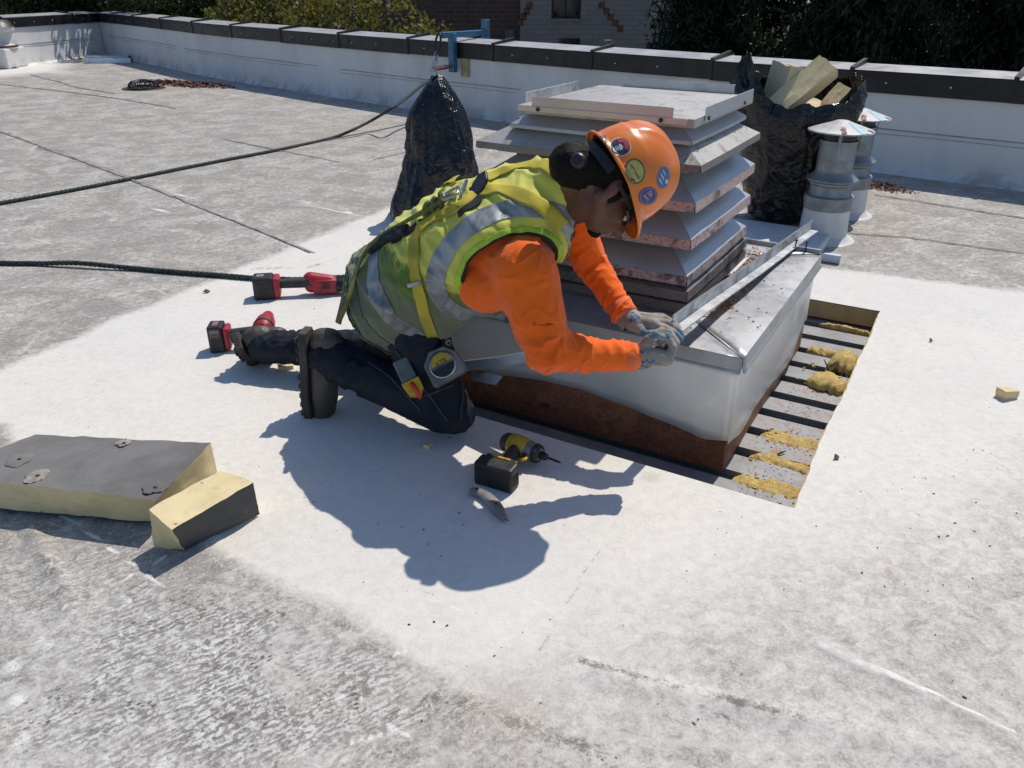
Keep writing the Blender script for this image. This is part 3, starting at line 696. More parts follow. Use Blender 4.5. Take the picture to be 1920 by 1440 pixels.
def parapet(P, name, label, jx, jpix, step):
    t = thing(name, P[len(P)//2]*np.array([1, 1, 0]), label, 'parapet wall')
    sweep(P, [(-.05, .0), (-.012, .028), (0, .07), (0, .57), (.25, .57), (.25, -5)], 'membrane_face', WALLW, t, smooth=True, wav=.012)
    s = cum(P)
    if jpix:
        tp = pix(P+E3*.69)[:, 0]; js = sorted(float(np.interp(x, tp, s)) for x in jx)
        js = [js[0]-2*.9, js[0]-.9]+js; js = [j for j in js if j > 0]
        while js[-1] < s[-1]: js.append(js[-1]+1.15)
    else: js = list(np.arange(0.3, s[-1], step))
    ed = [0]+[j for j in js if j < s[-1]-.1]+[s[-1]]
    T, N = frames(P)
    def pt(q): return np.array([np.interp(q, s, P[:, k]) for k in range(3)])
    def nn(q): return nrm([np.interp(q, s, N[:, k]) for k in range(3)])
    rs = random.Random(5)
    for a, b in zip(ed[:-1], ed[1:]):
        qs = np.linspace(a+.004, b-.004, max(3, int((b-a)/.2)+1)); dz = rs.uniform(-.004, .004); rows = []; rows2 = []
        for q in qs:
            c = pt(q); n_ = nn(q)
            rows.append([c+n_*o_+E3*(z+dz) for o_, z in ((-.020, .545), (-.026, .548), (-.028, .685), (-.024, .690), (-.018, .545))])
            rows2.append([c+n_*o_+E3*(z+dz) for o_, z in ((-.026, .692), (.28, .715), (.28, .60), (.27, .60), (.265, .708), (-.02, .687))])
        mb = MB(); mb.grid(rows2); co = mb.obj('coping', COPTOP, t)
        mb = MB(); mb.grid(rows); mb.obj('coping_fascia', BLACKM, co)
        mb = MB()
        for q in np.arange(a+.25, b-.1, .42): mb.lathe(pt(q)-nn(q)*.030+E3*.615, [(0, .003), (.008, .002), (.009, -.002)], 8, (E3, np.cross(nn(q), E3), -nn(q)))
        if mb.V: mb.obj('screw', STEEL, co, smooth=True)
    for j in js:
        if not (0 < j < s[-1]): continue
        c = pt(j); n_ = nn(j); tt = np.array([n_[1], -n_[0], 0]); mb = MB()
        mb.prism([c-n_*.036+tt*.02+E3*.69, c+n_*.285+tt*.02+E3*.715, c+n_*.285+tt*.02+E3*.748, c-n_*.036+tt*.02+E3*.710], -tt*.03)
        mb.prism([c-n_*.034+tt*.012+E3*.545, c-n_*.034+tt*.012+E3*.70, c-n_*.026+tt*.012+E3*.70, c-n_*.026+tt*.012+E3*.545], -tt*.016)
        mb.obj('standing_seam', BLACKM, t)
    # welded lap line on the membrane
    for z, a0, a1 in ((.335, .02, .22), (.325, .24, .47), (.315, .50, .70), (.305, .74, .97)):
        qs = np.linspace(a0*s[-1], a1*s[-1], 40); mb = MB()
        strip_solid(mb, [pt(q)-nn(q)*.001+E3*(z+.01*noise.noise(Vector((q, 3, z)))) for q in qs], .008, .004, [-nn(q) for q in qs])
        strip_solid(mb, [pt(q)-nn(q)*.001+E3*(z-.035+.008*noise.noise(Vector((q, 8, z)))) for q in qs], .004, .003, [-nn(q) for q in qs])
        mb.obj('membrane_lap', simple('lap_grime', (.34, .34, .36), None, 9) if 'lap_grime' not in bpy.data.materials else bpy.data.materials['lap_grime'], t)
    return t, pt, nn, s
par, p_pt, p_nn, p_s = parapet(W1, 'parapet_wall', 'long curved white parapet wall with black metal coping behind the worker', [250, 302, 362, 435, 528, 637, 767, 927, 1113, 1338, 1599, 1906], True, 1)
parapet(W0, 'parapet_wall', 'short white parapet wall running to the far left corner of the roof', None, False, 1.6)

# ------------------------------------------------------------------ vent pipes
def m_galvpatch(): return m_galv('mottled_galvanised_pipe', (.27, .295, .315), (.15, .17, .185), .42, .5, 22, dirt=.15, dc=(.2, .2, .2))
GP = m_galvpatch(); BOOT = simple('white_membrane_boot', (.68, .68, .68), (.55, .55, .55), 5, .5, 0, .2, 12)
def m_cap():
    n = NT('painted_rusty_cap'); 
    col = n.mix(n.ramp(n.noise(8, 7, .7), .4, .6), (.56, .55, .55), (.42, .41, .41))
    return n, col
n_, col_ = m_cap(); r_ = n_.ramp(n_.noise(13, 7, .75, .8), .60, .68); CAPM = n_.set(n_.mix(r_, col_, (.20, .07, .045)), .6, .1)
CAPB = simple('cap_blue_paint', (.20, .52, .78), (.30, .60, .82), 12, .5)
FLAKE = simple('rust_patch', (.17, .06, .04), (.42, .36, .33), 26, .8, lo=.45, hi=.6)
def vent_pipe(c, sc, label, seed, lean=0):
    t = thing('vent_pipe', c, label, 'vent pipe', 'galvanised vent pipes with rusty caps'); c = np.array(c)
    A = np.array([[1, 0, 0], [0, 1, 0], [0, 0, 1.]])*sc
    def L(nm, prof, m, par_=t, n=36): mb = MB(); mb.lathe(c, [(r*sc, h*sc) for r, h in prof], n); return mb.obj(nm, m, par_, smooth=True, sharp=35)
    L('membrane_boot', [(.17, 0), (.145, .008), (.125, .03), (.118, .17), (.12, .176), (.0, .176)], BOOT)
    L('clamp_band', [(.121, .168), (.124, .172), (.124, .200), (.127, .202), (.127, .236), (.122, .240), (.11, .243)], GP)
    L('lower_collar', [(.112, .240), (.108, .246), (.106, .292), (.116, .300), (.118, .312), (.104, .318)], GP)
    L('storm_collar', [(.094, .366), (.100, .350), (.130, .326), (.131, .318), (.10, .318)], GP)
    L('pipe', [(.092, .318), (.0925, .42), (.0935, .421), (.0935, .427), (.0925, .428), (.092, .508), (.096, .510), (.096, .522), (.09, .522), (.088, .40), (0, .40)], GP)
    L('inner_ring', [(.084, .50), (.084, .562), (.078, .562), (.078, .5)], BLACKP)
    n = 16; V = []; 
    cap = MB(); rows = [(.0, .622), (.03, .616), (.163, .572), (.166, .566), (.160, .565), (.03, .618), (0, .622)]
    cap.lathe(c, [(r*sc, h*sc) for r, h in rows], n); cp = cap.obj('rain_cap', CAPM, t)
    bl = MB(); rs = random.Random(seed)
    a0 = -.95
    def onc(r, a, off=.0015): h = .616-(r-.03)*(.044/.133)+off; return c+np.array([r*math.cos(a), r*math.sin(a), h])*sc
    for (a0, a1, m, nm, r0) in ((-1.25, -.95, CAPB, 'blue_paint_stripe', .035), (-1.95, -1.75, FLAKE, 'rust_patch', .09), (-.72, -.60, FLAKE, 'rust_patch', .13)):
        mb = MB(); P = []
        for i in range(9):
            r = r0+(.161-r0)*i/8; P.append([onc(r, a0+(a1-a0)*j/6+(rs.uniform(-.06, .06) if m is FLAKE else 0)*(1 if j in (0, 6) else 0), .0012+.001*(m is FLAKE)) for j in range(7)])
        # follow the 16 flat facets
        mb.grid(P); mb.obj(nm, m, cp)
    for a in (-1.9, -.2, 1.9):
        mb = MB(); d = np.array([math.cos(a), math.sin(a), 0]); strip_solid(mb, [c+(d*.098+E3*.47)*sc, c+(d*.10+E3*.54)*sc, c+(d*.125+E3*.583)*sc], .016*sc, .0015, d); mb.obj('cap_strap', GP, t)
    return t
v1 = at(1540, 446, .0); v2 = at(1580, 400, .0)
vent_pipe(v1, 1.0, 'nearer galvanised vent pipe with rusty rain cap beside the big black bag', 3)
vent_pipe(v2, .98, 'farther galvanised vent pipe partly hidden behind the nearer one', 5)
# low membrane covered pad
mb = MB(); qbox(2.03, 2.40, .13, .75, 0, .055); o = bevel(mb.obj('membrane_pad', BOOT), .012, 3); tag(o, 'low white membrane covered step on the roof behind the curb', 'roof pad')
mb = MB(); qbox(1.995, 2.02, .02, .75, .003, .045); o = bevel(mb.obj('metal_channel', m_galv('shade_blue_channel', (.45, .55, .65), (.38, .48, .58), .4, .5)), .002); tag(o, 'pale metal channel lying behind the curb in front of the vent pipes', 'metal channel')  # bluish light on this strip put into the channel colour

# ------------------------------------------------------------------ black rubbish bags
def m_plastic():
    n = NT('black_bin_bag_plastic'); h = n.math('ADD', n.noise(7, 5, .6, 1.6), n.math('MULTIPLY', n.noise(26, 4, .6, 1.6), .35))
    dv = n.new('ShaderNodeVectorMath', operation='ADD'); n.L.new(n.co, dv.inputs[0]); ns = n.new('ShaderNodeTexNoise'); ns.inputs['Scale'].default_value = 6; n.L.new(n.co, ns.inputs['Vector']); sc_ = n.new('ShaderNodeVectorMath', operation='SCALE'); n.L.new(ns.outputs['Color'], sc_.inputs[0]); sc_.inputs['Scale'].default_value = .25; n.L.new(sc_.outputs[0], dv.inputs[1])
    h = n.math('ADD', h, n.math('MULTIPLY', n.voro(11, dv.outputs[0]), .8)); h = n.math('ADD', h, n.math('MULTIPLY', n.voro(27, dv.outputs[0]), .3))
    n.bump(h, .55, .03); return n.set((.005, .005, .0055), n.ramp(n.noise(12, 4), .3, .7, .14, .28), 0, .5)
PLAS = m_plastic()
def bagmesh(c, rad, seed, na=260, nh=150, vert=0.0):
    """rad(a, t) -> (r, z); folded and creased sheet. vert > 0: folds run up to the gathered neck, else slack diagonal folds"""
    P = []
    for i in range(nh+1):
        t_ = i/nh; row = []
        for j in range(na):
            a = 2*math.pi*j/na; r, z = rad(a, t_); ca, sa = math.cos(a), math.sin(a)
            n1 = noise.noise(Vector((ca*1.7+seed, sa*1.7, z*2.5)))
            if vert: n2 = 1-abs(noise.noise(Vector((ca*2.6+seed+z*1.5, sa*2.6, z*4+2*n1))))*2; n3 = 1-abs(noise.noise(Vector((ca*5+seed-z*4, sa*5, z*12+4*n1))))*2
            else: n2 = 1-abs(noise.noise(Vector((ca*1.6+seed, sa*1.6, z*6-3*n1+ca*1.8))))*2; n3 = 1-abs(noise.noise(Vector((ca*3+seed, sa*3, z*13+6*n1+ca*3))))*2
            n4 = noise.noise(Vector((ca*14, sa*14, z*22+seed)))
            k = r*(1+.12*n1+.075*(n2-.5)+.022*(n3-.5)+.002*n4); row.append(np.asarray(c)+np.array([k*ca, k*sa*.9, z+.012*n2*(0 if vert else 1)]))
        row.append(row[0]); P.append(row)
    return P
cb = at(1462, 410); cb[2] = 0
def rad_big(a, t_):
    # rim height varies: peaks left and right, dips towards the camera
    f = math.cos(a-math.radians(-100)); side = math.cos(2*(a-math.radians(-10)))
    pk = math.exp(-((a-math.radians(188)+math.pi) % (2*math.pi)-math.pi)**2/.10)
    rim = .74-.05*f+.03*side+.17*pk+.05*noise.noise(Vector((math.cos(a)*3, math.sin(a)*3, 2)))
    z = t_*rim; q = z/.8
    r = .205+.06*min(1, q*1.6)+.03*math.sin(q*3.1)+.085*max(0, q-.45)*2
    if t_ < .04: r *= .55+.45*math.sqrt(t_/.04)
    if t_ > .9: r *= 1-.10*(t_-.9)/.1
    return r, z
mb = MB(); mb.grid(bagmesh(cb, rad_big, 3)); o = mb.obj('rubbish_bag', PLAS, smooth=True)
sl = o.modifiers.new('thickness', 'SOLIDIFY'); sl.thickness = .003; sl.offset = -1
tag(o, 'large open black rubbish bag stuffed with cream foam beside the vent pipes', 'rubbish bag')
PALEF = m_foam('pale_foam_offcut', (.66, .56, .37), (.52, .44, .28)); CREAMF = m_foam('cream_foam_offcut', (.74, .60, .34), (.62, .50, .27))
def slabpiece(name, c, ax, sz, m, label, grp, seed, bend=0, par=None):
    nx, ny = 16, 8; V = []; c = np.asarray(c); ax = np.asarray(ax)
    mb = MB(); bm_ = bmesh.new()
    P = []
    import itertools
    def pt(x, y, z):
        q = np.array([x*sz[0], y*sz[1], z*sz[2]]); e = noise.noise(Vector((x*3+seed, y*3, z*2)))*.10; e2 = noise.noise(Vector((x*9+seed, y*9, z*9)))*.03
        q = q*(1+e+e2); q[2] += bend*(x*x-.1)*sz[0]; return c+ax[0]*q[0]+ax[1]*q[1]+ax[2]*q[2]
    n = 10; cuts = np.linspace(-.5, .5, n)
    for ax_, s_ in itertools.product(range(3), (-.5, .5)):
        rows = []
        for i in cuts:
            row = []
            for j in cuts:
                p = [0, 0, 0]; p[ax_] = s_; p[(ax_+1) % 3] = i; p[(ax_+2) % 3] = j*(1 if s_ > 0 else -1); row.append(pt(*p))
            rows.append(row)
        mb.grid(rows)
    o = mb.obj(name, m, par); tag(o, label, 'foam offcut', grp); return o
rt_, up_, fw_ = np.array([1, 0, 0.]), E3, np.array([0, 1., 0])
def axes(a, tilt=0, roll=0):
    R_ = Matrix.Rotation(a, 3, 'Z') @ Matrix.Rotation(tilt, 3, 'Y') @ Matrix.Rotation(roll, 3, 'X'); return [np.array(R_.col[i]) for i in range(3)]
slabpiece('foam_offcut', atY(1460, 175, cb[1]-.02), axes(.1, math.radians(-80), .3), (.30, .15, .08), PALEF, 'rough pale foam offcut upright at the left in the big black bag', 'foam offcuts in the big black bag', 2)
slabpiece('foam_offcut', atY(1504, 166, cb[1]-.12), axes(.15, math.radians(-40), .55), (.34, .13, .08), CREAMF, 'long smooth cream foam offcut leaning right across the big black bag', 'foam offcuts in the big black bag', 7)
slabpiece('foam_offcut', atY(1566, 184, cb[1]-.02), axes(.5, math.radians(-40), .5), (.15, .08, .05), CREAMF, 'small cream foam offcut poking out at the right of the big black bag', 'foam offcuts in the big black bag', 11)
slabpiece('foam_offcut', atY(1490, 222, cb[1]+.03), axes(.3, 0, .2), (.36, .34, .14), PALEF, 'crumbled foam offcut filling the middle of the big black bag', 'foam offcuts in the big black bag', 14)
cb2 = at(824, 404); cb2[2] = 0
def rad_tent(a, t_):
    h = .765+.02*math.cos(a-.3); z = t_*h; q = t_
    r = .225*(1-q)**.52+.022
    if q < .03: r *= .6+.4*math.sqrt(q/.03)
    fold = 1+.10*math.cos(a*4+1+q*3)*q*(1-q*.3)+.04*math.cos(a*7+q*5)+.22*noise.noise(Vector((math.cos(a)*1.6, math.sin(a)*1.6, q*3.2)))
    r *= fold; r *= 1+.16*math.cos(a-math.radians(215))*(1-q)**2+.30*max(0, math.cos(a-math.radians(-25)))*math.sin(math.pi*min(1, q*1.05))
    return r, z
mb = MB(); Pb = bagmesh(cb2, rad_tent, 9, vert=1)
mb.grid(Pb); o = mb.obj('rubbish_bag', PLAS, smooth=True); tag(o, 'black rubbish bag gathered to a peak standing behind the worker', 'rubbish bag')

# ------------------------------------------------------------------ blue clamp anchor on the parapet
BLUE = simple('blue_painted_steel', (.07, .19, .30), (.045, .13, .22), 15, .4, .3, .15, 60)
REDP = simple('red_plastic_grip', (.42, .02, .03), (.3, .015, .02), 15, .45)
tp_ = pix(W1+E3*.70)[:, 0]; sa = float(np.interp(858, tp_, cum(W1))); ca = p_pt(sa); na = p_nn(sa); ta = np.array([na[1], -na[0], 0])
an = thing('parapet_anchor', ca, 'blue steel clamp anchor bolted over the parapet coping', 'roof anchor')
AX = [ta, na, E3]
mb = MB(); mb.box(ca+na*.10+E3*.765, (.055, .66, .055), AX); bevel(mb.obj('clamp_bar', BLUE, an), .005)
mb = MB(); mb.box(ca-na*.075+E3*.60, (.075, .055, .36), AX); bevel(mb.obj('front_leg', BLUE, an), .005)
mb = MB(); mb.box(ca+na*.42+E3*.74, (.085, .045, .30), AX); bevel(mb.obj('rear_leg', BLUE, an), .005)
mb = MB(); mb.tube([ca-na*.30+E3*.475, ca-na*.10+E3*.485], .009, 8); mb.obj('clamp_screw', STEEL, an)
hd = nrm(ta*-.75-na*.65)
mb = MB(); mb.tube([ca-na*.12+E3*.475, ca-na*.12+hd*.04+E3*.47, ca-na*.12+hd*.16+E3*.455, ca-na*.12+hd*.175+E3*.453], [.014, .022, .022, .012], 12); mb.obj('red_handle', REDP, an, smooth=True)
mb = MB(); mb.box(ca-na*.012+ta*.11+E3*.49, (.10, .02, .22), AX); mb.obj('wood_pad', simple('pad_plywood', (.40, .33, .18), (.3, .24, .13), 12, .7), an)
mb = MB(); mb.box(ca-na*.20-ta*.00+E3*.768, (.05, .10, .012), AX); mb.obj('eye_plate', BLUE, an)
# shackle, swivel links, hook
hp = ca-na*.25+E3*.76-ta*.01
def link(mb, c, ax1, ax2, a, b, r): mb.tube([c+ax1*a*math.cos(q)+ax2*b*math.sin(q) for q in np.linspace(0, 2*math.pi, 17)], r, 7, cap=False)
mb = MB(); dwn = nrm(np.array([-.18, -.25, -1])); link(mb, hp+dwn*.07, ta, dwn, .035, .095, .011); mb.obj('shackle', BLACKP, an, smooth=True)
mb = MB(); link(mb, hp+dwn*.185, na, dwn, .022, .04, .007); link(mb, hp+dwn*.245, ta, dwn, .022, .04, .007); mb.obj('chain_links', STEEL, an, smooth=True)
mb = MB(); link(mb, hp+dwn*.34, na*.7+ta*.7, dwn, .032, .065, .007); mb.tube([hp+dwn*.29, hp+dwn*.33], .011, 8); mb.obj('carabiner', STEEL, an, smooth=True)
rope_a = hp+dwn*.40
# ------------------------------------------------------------------ ropes
def m_rope():
    n = NT('green_black_rope'); f = n.noise(260, 3, .6); col = n.mix(n.ramp(n.noise(60, 3), .45, .6), (.035, .055, .045), (.012, .014, .014))
    col = n.mix(n.ramp(f, .55, .7, 0, .5), col, (.17, .22, .19)); n.bump(f, .5, .002); return n.set(col, .8)
ROPE = m_rope()
def rope(name, pts, R, label, pitch=.085, m=None, cat='rope', sides=6):
    P = smooth_line(resample(pts, .012), 8); s = cum(P); T = np.gradient(P, axis=0); T /= np.linalg.norm(T, axis=1)[:, None]
    mb = MB()
    S = np.cross(T, E3); S /= np.linalg.norm(S, axis=1)[:, None]; Up = np.cross(S, T)
    for k in range(3):
        ph = 2*math.pi*s/pitch+k*2*math.pi/3
        Q = P+(S*np.cos(ph)[:, None]+Up*np.sin(ph)[:, None])*R*.50
        mb.tube(list(Q), R*.56, sides)
    o = mb.obj(name, m or ROPE, smooth=True); tag(o, label, cat); return o
def g(x, y, z=.012): return at(x, y, z)
Yt = at(620, 258)[1]
rope('rope', [rope_a, atY(790, 161, rope_a[1]-.28), atY(764, 182, rope_a[1]-.62), atY(735, 203, rope_a[1]-.98), atY(700, 224, Yt+.25), atY(660, 244, Yt+.03), g(620, 259), g(520, 281), g(400, 304), g(300, 324), g(200, 344), g(100, 363), g(0, 381), g(-120, 404), g(-300, 440), g(-300, 440)+(g(-300, 440)-g(-120, 404))*3], .0135, 'long green black twisted rope running from the blue anchor across the roof')
rope('lanyard_rope', [g(-300, 480)+(g(-300, 480)-g(-100, 490))*4, g(-300, 480), g(-100, 490), g(0, 493), g(70, 494, .012), g(140, 493, .022), g(190, 497, .02), g(250, 503), g(330, 510), g(410, 516), g(470, 521), g(520, 523), g(560, 524), g(610, 521), g(660, 519), g(740, 516)], .0125, 'green black twisted rope running from the left to the worker', .075)
mb = MB(); mb.tube([g(612, 262, .01), g(660, 253, .006), g(710, 244, .006), g(770, 231, .006), g(830, 216, .006)], .004, 6); tag(mb.obj('cord', simple('purple_cord', (.12, .10, .16), None, 20)), 'thin purple cord lying on the roof behind the black bag', 'cord')
mb = MB(); mb.tube([rope_a+dwn*-.03, rope_a, rope_a+nrm(np.array([-.5, -.9, -.75]))*.10], [.016, .02, .016], 8); mb.obj('green_thimble', simple('green_sleeve', (.02, .16, .11), None, 20), an)

# ------------------------------------------------------------------ far left things
hc = at(-8, 128); tl = thing('roof_hood_vent', hc, 'white curbed vent with dark hood at the left edge of the roof', 'roof vent')
mb = MB(); mb.box(hc+E3*.14+np.array([0, .15, 0]), (.55, .55, .28)); bevel(mb.obj('white_curb', WALLW, tl), .02)
mb = MB(); mb.lathe(hc+np.array([0, .15, 0]), [(.30, .27), (.30, .31), (.2, .33), (.15, .36), (.15, .48), (.30, .52), (.31, .57)], 28); mb.obj('neck', BOOT, tl, smooth=True, sharp=30)
mb = MB(); mb.lathe(hc+np.array([0, .15, 0]), [(.315, .57), (.25, .66), (.1, .70), (0, .71)], 28); mb.obj('dark_hood', BLACKM, tl, smooth=True)
mb = MB(); mb.lathe(hc+np.array([0, .15, 0]), [(.18, .285), (.30, .288), (.31, .31), (.18, .33)], 28); mb.obj('rust_ring', simple('dark_rust', (.10, .04, .03), None, 12), tl)
mb = MB(); cpx = at(37, 116); mb.box(cpx+E3*.02, (.32, .12, .04), axes(.1)); tag(mb.obj('wood_scrap', simple('tan_board', (.42, .33, .22), None, 9)), 'small tan board scrap lying on the white patch at far left', 'board scrap')
CH = m_galv('sky_tinted_channel', (.50, .62, .74), (.42, .54, .66), .35, .55)  # reflected sky blue put into the galvanised base colour
for k, (x, y, dz, lb) in enumerate(((203, 113, .0, 'rear of two sky tinted metal channels lying near the far corner'), (206, 118, .0, 'front of two sky tinted metal channels lying near the far corner'))):
    c = at(x, y); A = axes(math.radians(4)); mb = MB()
    for off, s_, zz_ in ((0, (.72, .13, .004), .07), (-.065, (.72, .004, .07), .035), (.065, (.72, .004, .07), .035)): mb.box(c+A[1]*off+E3*(zz_+.002), s_, A)
    tag(mb.obj('metal_channel', CH), lb, 'metal channel', 'sky tinted metal channels by the far corner')
dc = at(270, 166); td = thing('roof_drain', dc, 'black slotted dome drain in a leaf littered low spot of the roof', 'roof drain')
mb = MB()
for k in range(20):
    a = 2*math.pi*k/20; mb.tube([dc+np.array([math.cos(a)*r, math.sin(a)*r, h]) for r, h in ((.185, .01), (.175, .05), (.14, .085), (.05, .10))], .007, 5)
for r, h in ((.188, .01), (.17, .06), (.06, .10)): mb.tube([dc+np.array([math.cos(a)*r, math.sin(a)*r, h]) for a in np.linspace(0, 6.283, 25)], .008, 5, cap=False)
mb.obj('dome_grate', BLACKP, td)
mb = MB(); mb.lathe(dc, [(0, .004), (.21, .005), (.25, .010), (.26, .002)], 28); mb.obj('drain_ring', RUBBER, td)
LEAFD = simple('dead_leaves', (.16, .06, .035), (.06, .03, .02), 9, .8, lo=.4, hi=.6)
rs = random.Random(2)
def leafpile(name, c, rx, ry, n, label, size, seed, ang=0):
    rs = random.Random(seed); mb = MB(); ca_, sa_ = math.cos(ang), math.sin(ang)
    for k in range(n):
        r = math.sqrt(rs.random())*rs.uniform(.5, 1); a = rs.uniform(0, 6.28); x = r*math.cos(a)*rx; y = r*math.sin(a)*ry
        p = np.asarray(c)+np.array([x*ca_-y*sa_, x*sa_+y*ca_, rs.uniform(.004, .03)*(1.1-r)]); s = size*rs.uniform(.5, 1.4)
        A = axes(rs.uniform(0, 6.28), rs.uniform(-.6, .6), rs.uniform(-.6, .6)); mb.add([p-A[0]*s, p-A[1]*s*.5, p+A[0]*s, p+A[1]*s*.5+E3*s*.2], [(0, 1, 2), (0, 2, 3)])
    o = mb.obj(name, LEAFD); tag(o, label, kind='stuff'); return o
leafpile('leaf_litter', at(345, 158), .95, .30, 900, None, .03, 1, -.5)
leafpile('leaf_litter', at(1640, 349), .32, .14, 700, None, .012, 2, -.9)
leafpile('leaf_litter', at(1535, 388), .12, .10, 160, None, .010, 3)

# ------------------------------------------------------------------ beyond the roof: brick building
BRB = NT('brown_brick'); bk = BRB.new('ShaderNodeTexBrick'); vv = BRB.map(rot=(math.radians(90), 0, 0)); BRB.L.new(vv, bk.inputs['Vector'])
bk.inputs['Scale'].default_value = 1; bk.inputs['Brick Width'].default_value = .30; bk.inputs['Row Height'].default_value = .12; bk.inputs['Mortar Size'].default_value = .008
bk.inputs['Color1'].default_value = (.12, .065, .045, 1); bk.inputs['Color2'].default_value = (.085, .05, .04, 1); bk.inputs['Mortar'].default_value = (.14, .11, .09, 1)
BRBM = BRB.set(bk.outputs[0], .9); BRB.bump(bk.outputs['Fac'], -.5, .01)
BRG = NT('grey_brick'); bk = BRG.new('ShaderNodeTexBrick'); vv = BRG.map(rot=(math.radians(90), 0, 0)); BRG.L.new(vv, bk.inputs['Vector'])
bk.inputs['Scale'].default_value = 1; bk.inputs['Brick Width'].default_value = .36; bk.inputs['Row Height'].default_value = .12; bk.inputs['Mortar Size'].default_value = .009
bk.inputs['Color1'].default_value = (.30, .27, .24, 1); bk.inputs['Color2'].default_value = (.25, .225, .20, 1); bk.inputs['Mortar'].default_value = (.19, .18, .165, 1)
BRGM = BRG.set(bk.outputs[0], .9); BRG.bump(bk.outputs['Fac'], -.5, .01)
YB = 24.0
def bp(x, y): return atY(x, y, YB)
bt = thing('brick_building', (0, YB, -5), 'brick building with brown and grey walls beyond the parapet', 'building')
xs = bp(975, 60)[0]; xe = bp(1300, 60)[0]
def wallbox(x0, x1, z0, z1, y0, y1, m, nm, par_=bt): mb = MB(); mb.box(((x0+x1)/2, (y0+y1)/2, (z0+z1)/2), (x1-x0, y1-y0, z1-z0)); return mb.obj(nm, m, par_)
wallbox(-26, xs, -5, 6, YB+.12, YB+6, BRBM, 'brown_wall')
w0, w1 = bp(1034, 20)[0], bp(1089, 20)[0]; zb = bp(1060, 35)[2]
zt2 = bp(1060, 83)[2]; zb2 = bp(1060, 97)[2]; w2, w3 = bp(1048, 90)[0], bp(1086, 90)[0]
wallbox(xs, w0, -5, 6, YB, YB+6, BRGM, 'grey_wall'); wallbox(w1, xe, -5, 6, YB, YB+6, BRGM, 'grey_wall')
wallbox(w0, w1, -5, zb, YB, YB+6, BRGM, 'grey_wall'); wallbox(w0, w1, zb+1.6, 6, YB, YB+6, BRGM, 'grey_wall')
WG = simple('dark_window_glass', (.012, .016, .022), (.02, .025, .032), 3, .08, 0, 0)
wf = MB(); 
for x_, wd_ in ((w0+.03, .06), (w1-.03, .06), ((w0+w1)/2, .035)): wf.box((x_, YB+.10, zb+.8), (wd_, .06, 1.6))
wf.box(((w0+w1)/2, YB+.10, zb+.03), (w1-w0-.06, .06, .06)); wf.box(((w0+w1)/2, YB+.10, zb+1.57), (w1-w0-.06, .06, .06))
wo_ = wf.obj('window', BLACKM, bt); mb = MB(); mb.box(((w0+w1)/2, YB+.15, zb+.8), (w1-w0, .02, 1.6)); mb.obj('pane', WG, wo_)
mb = MB(); mb.box(((w0+w1)/2, YB+.02, zb-.04), (w1-w0+.1, .12, .06)); mb.obj('sill', BRGM, wo_)
mb = MB(); mb.box(((w2+w3)/2, YB-.03, (zt2+zb2)/2), (w3-w2, .05, zt2-zb2+.3)); mb.obj('lower_vent_opening', WG, bt)
# accent bricks in two stepped diagonals
ORB = simple('terracotta_accent_brick', (.20, .085, .05), (.14, .06, .04), 9, .85)
acc = [(993, 10), (988, 21), (982, 31), (976, 42), (1128, 10), (1137, 21), (1145, 32), (1154, 43), (1163, 54)]
for k, (x, y) in enumerate(acc):
    c = bp(x, y); mb = MB(); mb.box((c[0], YB+.04, c[2]), (.17, .10, .17)); o = mb.obj('brick', ORB, bt)
mb = MB(); c = bp(955, 65); mb.box((c[0], YB+.10, c[2]), (.24, .04, .24)); mb.obj('wall_vent', simple('vent_grey', (.12, .14, .13), None, 8), bt)
# pipes on the lower roof between
LR = simple('lower_roof_gravel', (.24, .23, .22), (.16, .155, .15), 6, .9)
mb = MB(); mb.box((4, 17.5, -4.1), (17, 8, .2)); o = mb.obj('lower_roof', LR); tag(o, kind='structure')
for x, y0, h, r, lb in ((1140, 75, .4, .07, 'tall pale pipe standing on the lower roof in front of the grey brick wall'), (1133, 91, .2, .07, 'short pale pipe beside the tall one on the lower roof'), (1043, 82, .3, .075, 'pale pipe standing left of the low dark wall opening')):
    c = atY(x, y0, 17.0); mb = MB(); z0 = -4.0; mb.lathe((c[0], c[1], 0), [(r*1.1, z0), (r, z0+.1), (r, c[2]-.05), (r*1.15, c[2]-.05), (r*1.15, c[2]), (0, c[2])], 14); tag(mb.obj('roof_pipe', simple('pale_pipe', (.30, .27, .24), None, 9) if 'pale_pipe' not in bpy.data.materials else bpy.data.materials['pale_pipe'], smooth=True, sharp=40), lb, 'roof pipe', 'pipes on the lower roof')

# ------------------------------------------------------------------ trees
def m_leaf(name, c, c2, c3, tr=.3):
    n = NT(name); n.N.remove(n.b); oi = n.new('ShaderNodeTexNoise'); oi.inputs['Scale'].default_value = 2.3; n.L.new(n.co, oi.inputs['Vector']); oi.inputs['Detail'].default_value = 6
    col = n.mix(n.ramp(oi.outputs['Fac'], .42, .6), c, c2)
    f = n.noise(14, 2); col = n.mix(n.ramp(f, .60, .66), col, c3)
    d = n.new('ShaderNodeBsdfPrincipled'); n.put(d.inputs['Base Color'], col); d.inputs['Roughness'].default_value = .55; d.inputs['Specular IOR Level'].default_value = .3
    t_ = n.new('ShaderNodeBsdfTranslucent'); n.put(t_.inputs[0], n.mix(.5, col, (c3[0]*1.5, c3[1]*1.5, c3[2])))
    mx = n.new('ShaderNodeMixShader'); mx.inputs[0].default_value = tr; n.L.new(d.outputs[0], mx.inputs[1]); n.L.new(t_.outputs[0], mx.inputs[2])
    n.L.new(mx.outputs[0], n.N['Material Output'].inputs[0]); return n.m
L_DARK = m_leaf('dark_green_leaves', (.040, .065, .022), (.022, .040, .014), (.075, .10, .03), .3)
